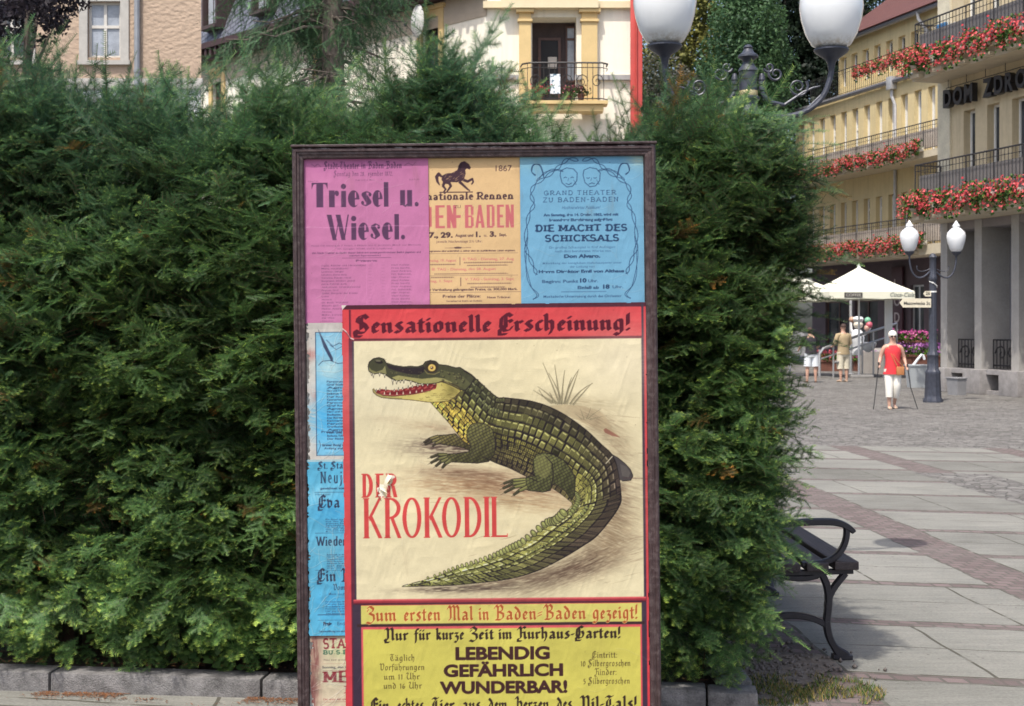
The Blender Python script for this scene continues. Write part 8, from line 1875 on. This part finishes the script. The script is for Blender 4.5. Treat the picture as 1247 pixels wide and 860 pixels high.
ser("7., 29.", 524, 553, 289, 6.4, IK, .95, .05); fine(c, "August und", 567, 288.4, 3.6, 22, IK, .85, .03); ser("1.", 581, 587, 288.6, 6.4, IK, .95, .05); fine(c, "u.", 593, 288.4, 3.4, 4, IK, .7); ser("3.", 598, 606, 288.4, 6.4, IK, .95, .05); fine(c, "Sept.", 614, 288, 3.6, 9, IK, .85, .03)
fine(c, "jeweils Nachmittags 2½ Uhr.", 561, 295.4, 3.0, 56, IK, .65); c.stroke([(543, 302), (575, 301.6)], .6, IK, .6); c.disc(559, 301.7, 5, 1.2, IK, .8)
fine(c, "Programme sind ersichtlich u. näher sind im ausführlichen Listen angeben.", 575, 306.4, 2.0, 108, IK, .8, .04); c.rect(522, 308.2, 632, 308.7, IK, .5)
fine(c, "1. TAG - Samstag, 19. August", 530, 318.4, 3.2, 54, RD, .75, .02); fine(c, "II. TAG - Dienstag, 27. Aug", 596, 317.2, 3.2, 62, RD, .75, .02); c.rect(561, 313, 561.8, 323, IK, .7)
for y_, a, b in ((322, 525, 556), (320, 566, 626), (323.4, 570, 620), (333.4, 530, 620), (337.8, 526, 554), (345.6, 570, 624), (350, 574, 616)):
    c.rect(a, y_ - .5, b, y_ + .5, IK, .32)
    for q in range(int((b - a) / 2.2)): c.rect(a + q * 2.2, y_ - 1.0, a + q * 2.2 + 1.5, y_ + .7, IK, .30)
fine(c, "III. TAG - Dienstag, den 28. August", 566, 329.2, 3.2, 78, RD, .75, .02); c.rect(522, 335.6, 632, 336, IK, .5); fine(c, "Freitag, 1. Sept", 534, 343.4, 3.2, 36, RD, .75, .02); fine(c, "V. TAG - Samstag, 3. Sept", 597, 341.6, 3.2, 60, RD, .75, .02); c.rect(561.6, 338, 562.4, 348.5, IK, .7)
fine(c, "zur Vertheilung gelangenden Preise, ca. 300,000 Mark.", 575, 353.8, 2.8, 112, IK, .85, .03); c.rect(522, 355.6, 635, 356.1, IK, .6); fine(c, "Preise der Plätze:", 563, 362.4, 3.8, 46, IK, .85, .02); fine(c, "Neue Tribüne:", 608, 363.6, 2.6, 28, IK, .8, .03); fine(c, "Vorverkauf bei Buchh. am Kurhaus.", 566, 367.4, 2.0, 44, IK, .7, .02)
c.paper(9, .06, .05, 12)
c.mesh("race_poster", "buff race bill with a trotting horse and EN-BADEN in pink capitals", None, .0035, .0012, 9, ST, GAIN)

# ================================================================ blue opera bill
cv = Canvas(635, 188, 786, 378, SS, (120, 176, 209)); c = cv; NV = (36, 62, 98)
c.smear(640, 190, 40, 20, (160, 200, 196), .5, 0, .4, 2); c.smear(780, 195, 16, 14, (200, 214, 190), .7, 0, .4, 3)
bz = lambda x, y: (630 + x / 4.3, 180 + y / 4.3)
def vine(pts, amp, fr, w_=.85):
    P = np.array([bz(*p) for p in pts]); u_ = np.linspace(0, len(P) - 1, 60); Q = crom(P, u_); d = np.gradient(Q, axis=0); nn = np.stack([-d[:, 1], d[:, 0]], 1); nn /= np.hypot(nn[:, 0], nn[:, 1])[:, None] + 1e-6
    for ph in (0, math.pi): c.stroke(Q + nn * (amp * np.sin(u_ * fr + ph))[:, None], w_, NV, .8)
for sg in (0, 1):
    mx = (lambda p: p) if not sg else (lambda p: (680 - p[0], p[1]))
    vine([mx(p) for p in [(330, 75), (280, 65), (240, 95), (200, 130), (150, 165), (100, 200), (80, 250), (95, 300), (70, 350), (55, 430), (50, 520), (70, 580), (95, 640), (105, 670)]], 2.0, 3.2)
    vine([mx(p) for p in [(60, 470), (48, 560), (55, 660), (75, 730), (110, 775), (85, 798)]], 1.0, 2.0, .7)
    vine([mx(p) for p in [(150, 165), (130, 100), (95, 95), (85, 130), (105, 150)]], .5, 2, .8); vine([mx(p) for p in [(250, 130), (200, 120), (150, 140), (110, 180)]], .8, 4, .7)
for cx_, face in ((278, 1), (398, -1)):
    h_ = [bz(cx_ + x, 170 + y) for x, y in [(-45, -20), (-40, -45), (-10, -58), (25, -52), (45, -30), (42, 10), (20, 38), (-10, 42), (-35, 20)]]; c.stroke(h_ + h_[:1], .9, NV, .85)
    for ex in (-18, 18): c.stroke([bz(cx_ + ex - 9, 165), bz(cx_ + ex, 160 if face > 0 else 168), bz(cx_ + ex + 9, 164)], .8, NV, .8)
    c.stroke([bz(cx_, 165), bz(cx_ - 5, 182)], .6, NV, .7); c.stroke([bz(cx_ - 16, 196 - face * 3), bz(cx_, 196 + face * 4), bz(cx_ + 16, 194 - face * 3)], .9, NV, .8); c.stroke([bz(cx_ + 25, 175), bz(cx_ + 40, 200), bz(cx_ + 25, 196)], .6, NV, .6)
roman(c, "GRAND THEATER", 664, 752, 239, 5.2, NV, .13, .13, .10, .22, .6, .75); roman(c, "ZU BADEN-BADEN", 663, 755, 247.4, 5.2, NV, .13, .13, .10, .22, .6, .75)
sans(c, "Hochverehrtes Publikum!", 686, 732, 256.2, 4.0, NV, 0, .65, 0, .25)
fine(c, "Am Samstag, den 14. Dezbr. 1862, wird mit", 709, 264.6, 3.2, 91, NV, .85, .05); fine(c, "besonderer Ehrerbietung aufgeführt:", 709, 270.8, 3.2, 77, NV, .85, .05)
roman(c, "DIE MACHT DES", 653.5, 765, 283, 7.6, NV, .24, .20, .12, .12, .5); roman(c, "SCHICKSALS", 665, 755, 295.4, 7.6, NV, .24, .20, .12, .12)
fine(c, "Ein großes Schauspiel in fünf Aufzügen", 710, 304, 2.8, 80, NV, .5); fine(c, "nach dem berühmten Werke von", 711, 308.6, 2.8, 68, NV, .5); fine(c, "Don Alvaro.", 710, 315.4, 4.2, 44, NV, .9, .05)
fine(c, "Mitwirkung der königlichen Hofschauspieler unter", 710, 323, 2.6, 96, NV, .5); fine(c, "der Leitung von", 710, 327.4, 2.6, 30, NV, .5); fine(c, "Herrn Direktor Emil von Althaus", 709, 333.6, 3.6, 104, NV, .9, .05)
fine(c, "Beginn: Punkt", 683, 345.6, 3.6, 44, NV, .7, .03); fine(c, "10", 711, 345.4, 5, 8, NV, .95, .05); fine(c, "Uhr.", 723, 345.4, 3.6, 12, NV, .7, .02); fine(c, "Einlaß ab", 717, 353.4, 3.6, 26, NV, .8, .04); fine(c, "18", 739, 353.2, 5, 8, NV, .95, .05); fine(c, "Uhr.", 753, 353, 3.6, 13, NV, .7, .02)
c.rect(684, 356.4, 739, 357, NV, .85); fine(c, "Musikalische Untermalung durch das Orchester", 710, 363.6, 3.0, 95, NV, .7, .02)
c.paper(10, .06, .05, 14)
c.mesh("opera_poster", "light blue bill with two masks in line drawing and DIE MACHT DES SCHICKSALS", None, .0075, .0014, 10, ST, GAIN)

# ================================================================ torn strips down the left side
ragged = lambda x0_, s_: (lambda cx_, cy_: cx_ > x0_ + 2.2 * vnoise(np.stack([cy_ * .12, cy_ * 0, cy_ * 0], 1), s_) + 1.6 * vnoise(np.stack([cy_ * .5, cy_ * 0, cy_ * 0], 1), s_ + 1))
cv = Canvas(374, 391, 440, 562, SS, (206, 200, 192)); c = cv; NB = (44, 52, 78)
c.smear(380, 480, 10, 60, (196, 160, 150), .6, 1.57, .9, 1); c.smear(378, 430, 8, 22, (190, 120, 116), .5, 1.57, .9, 2)
c.rect(384.5, 403, 440, 553, (124, 190, 222)); c.smear(400, 512, 40, 30, (70, 168, 220), .75, .3, .5, 3); c.smear(412, 478, 26, 16, (92, 184, 226), .6, .3, .5, 4); c.smear(402, 447, 22, 16, (176, 208, 212), .9, .1, .3, 5); c.smear(410, 415, 30, 14, (190, 216, 226), .5, 0, .4, 6)
for x in (384.5,): c.rect(x, 403, x + .9, 553, NB, .8); 
c.rect(384.5, 402.4, 440, 403.3, NB, .85); c.rect(385, 552, 440, 552.8, NB, .6)
for k in range(9): c.stroke([(388 + k * 1.1, 398 + k * 2.2), (395 + k * 1.3, 420 + k * 1.8), (404 + k * .2, 438)], [.3, 1.3, .5], (58, 66, 92), .75)
c.stroke([(388, 443), (393, 438), (402, 437), (412, 441), (420, 440)], .9, NB, .7); c.stroke([(398, 412), (406, 420), (414, 416), (424, 421), (434, 415)], .9, NB, .7); c.stroke([(402, 418), (410, 424), (422, 418)], .7, NB, .7)
for k in range(20): y_ = 464 + k * 3.65; fine(c, ("Personen", "Graf Rudolf", "Agnes", "Herr und Frau", "Bediente, Volk", "Der Richter", "Kammerherr")[k % 7], 408 + (k % 3) * 2, y_, 2.4, 20 + 4 * (k % 3), NB, .75, .03)
fine(c, "Preise der Plätze", 412, 525, 2.6, 42, NB, .8, .03); fine(c, "Erster Rang und Logen", 414, 541, 2.6, 44, NB, .8, .04); fine(c, "Anfang sieben Uhr", 414, 545, 2.6, 40, NB, .7, .03); c.stroke([(386, 550), (390, 540), (388, 534)], .7, NB, .7)
c.rect(374, 391, 440, 399, (188, 182, 178), .6); c.paper(12, .12, .12, 40)
c.mesh("torn_bill", "torn blue and white bill with a feather drawing at the upper left strip", None, .0095, .0030, 12, ST, GAIN, ragged(375.5, 60))
cv = Canvas(372, 557, 440, 772, SS, (94, 180, 216)); c = cv
c.smear(400, 620, 30, 22, (58, 152, 206), .5, .5, .6, 1); c.smear(405, 735, 34, 30, (70, 168, 222), .6, .3, .6, 2); c.smear(385, 600, 14, 30, (150, 206, 224), .6, 1.3, .6, 3); c.smear(396, 664, 30, 16, (136, 200, 224), .5, 0, .5, 4); c.rect(372, 557, 440, 560, (200, 210, 206), .7)
blackletter(c, "St. Stadt-Theater", 386, 462, 568.6, 5.4, NB, .28, 40, .1, .85); roman(c, "Neuj", 389, 416, 586, 14, NB, .20, .07, .08, .25, .5, .85); fine(c, "gewidmet vom Autor", 412, 593.6, 2.8, 46, NB, .8, .03)
c.rect(382, 596.8, 440, 597.3, NB, .75); fine(c, "Hierauf zum", 392, 600.6, 2.4, 18, NB, .5); blackletter(c, "Eva", 386, 413, 616, 9.6, NB, .30, 40, .08, .95)
for k in range(7): fine(c, ("Ein Spiel mit Gesang", "aus der Zeit der", "grossen Stadt von", "verschiedenen Orten")[k % 4], 413, 631 + k * 2.3 * 1.0, 1.7, 36, NB, .7, .02)
c.rect(382, 646.3, 440, 646.8, NB, .75); roman(c, "Wie denk", 383.5, 428, 662, 11, NB, .22, .07, .07, .04, .12, .9)
for k in range(7): fine(c, ("Schwank in ein Aufzug", "nach dem Franz", "eingerichtet von dem", "Verfasser selbst")[k % 4], 413, 673.6 + k * 2.7, 1.8, 34, NB, .7, .02)
c.rect(382, 691.3, 440, 691.8, NB, .75); blackletter(c, "Ein B", 384, 424, 705.5, 9.8, NB, .30, 40, .08, .95); blackletter(c, "Vom", 403, 418, 716, 4.6, NB, .26, 40, .1, .85); fine(c, "Musik von Kaiser", 412, 721.6, 2.2, 28, NB, .6)
for k in range(6): fine(c, ("Personen des Stückes", "Der alte Kaufmann", "Zwei Bediente und Volk")[k % 3], 409, 731 + k * 2.8, 1.8, 30, NB, .65, .02)
c.rect(384, 745.6, 440, 746.2, NB, .85); c.rect(384, 752, 440, 752.5, NB, .6); fine(c, "Preis", 396, 758.6, 4.2, 10, NB, .9, .06); fine(c, "Ende", 414, 758.6, 4.2, 12, NB, .6); fine(c, "Kassenöffnung um sechs Uhr", 406, 766.8, 2.2, 40, NB, .7, .03)
c.paper(13, .13, .12, 46)
c.mesh("torn_bill", "long wrinkled blue bill with the words Eva and Wie denk on the left strip", None, .0105, .0036, 13, ST, GAIN, ragged(374, 64))
cv = Canvas(374, 764, 440, 908, SS, (222, 206, 176)); c = cv; MR = (140, 44, 56); GN = (60, 110, 86)
c.smear(380, 800, 60, 8, (150, 96, 92), .8, 1.57, .7, 1); c.smear(376, 840, 40, 9, (136, 86, 84), .8, 1.57, .7, 2); c.smear(410, 790, 20, 16, (204, 214, 160), .7, .3, .5, 3); c.smear(404, 820, 26, 12, (196, 214, 176), .6, .1, .5, 4); c.smear(390, 768, 30, 8, (120, 60, 70), .8, .05, .7, 5)
roman(c, "STADT", 390, 436, 787, 11.5, MR, .22, .18, .10, .1, .5, .9); roman(c, "BU.S.BADEN", 390, 446, 794, 4.6, GN, .24, .2, .12, .1, .5, .85); fine(c, "Neu zum erstenmal", 408, 802, 2.2, 34, (70, 60, 60), .6); fine(c, "Sonntag, den 23. Juni", 410, 811.2, 2.8, 42, (60, 60, 70), .75, .03)
for y_ in (805.6, 813.8): c.rect(390, y_ - .2, 440, y_ + .2, MR, .5)
roman(c, "MEIN", 390, 442, 828, 13, MR, .28, .12, .12, .1, .5, .8); roman(c, "D", 416, 432, 842, 9, MR, .28, .12, .12, .1, .5, .8); fine(c, "Der erste Akt spielt am", 408, 850, 2.4, 36, MR, .7, .02); c.rect(390, 852, 440, 852.5, MR, .6); c.rect(390, 858, 402, 862, (70, 60, 60), .7)
c.paper(14, .14, .12, 40)
c.mesh("torn_bill", "faded cream and maroon bill headed STAD at the foot of the left strip", None, .0065, .0034, 14, ST, GAIN, ragged(376, 68))
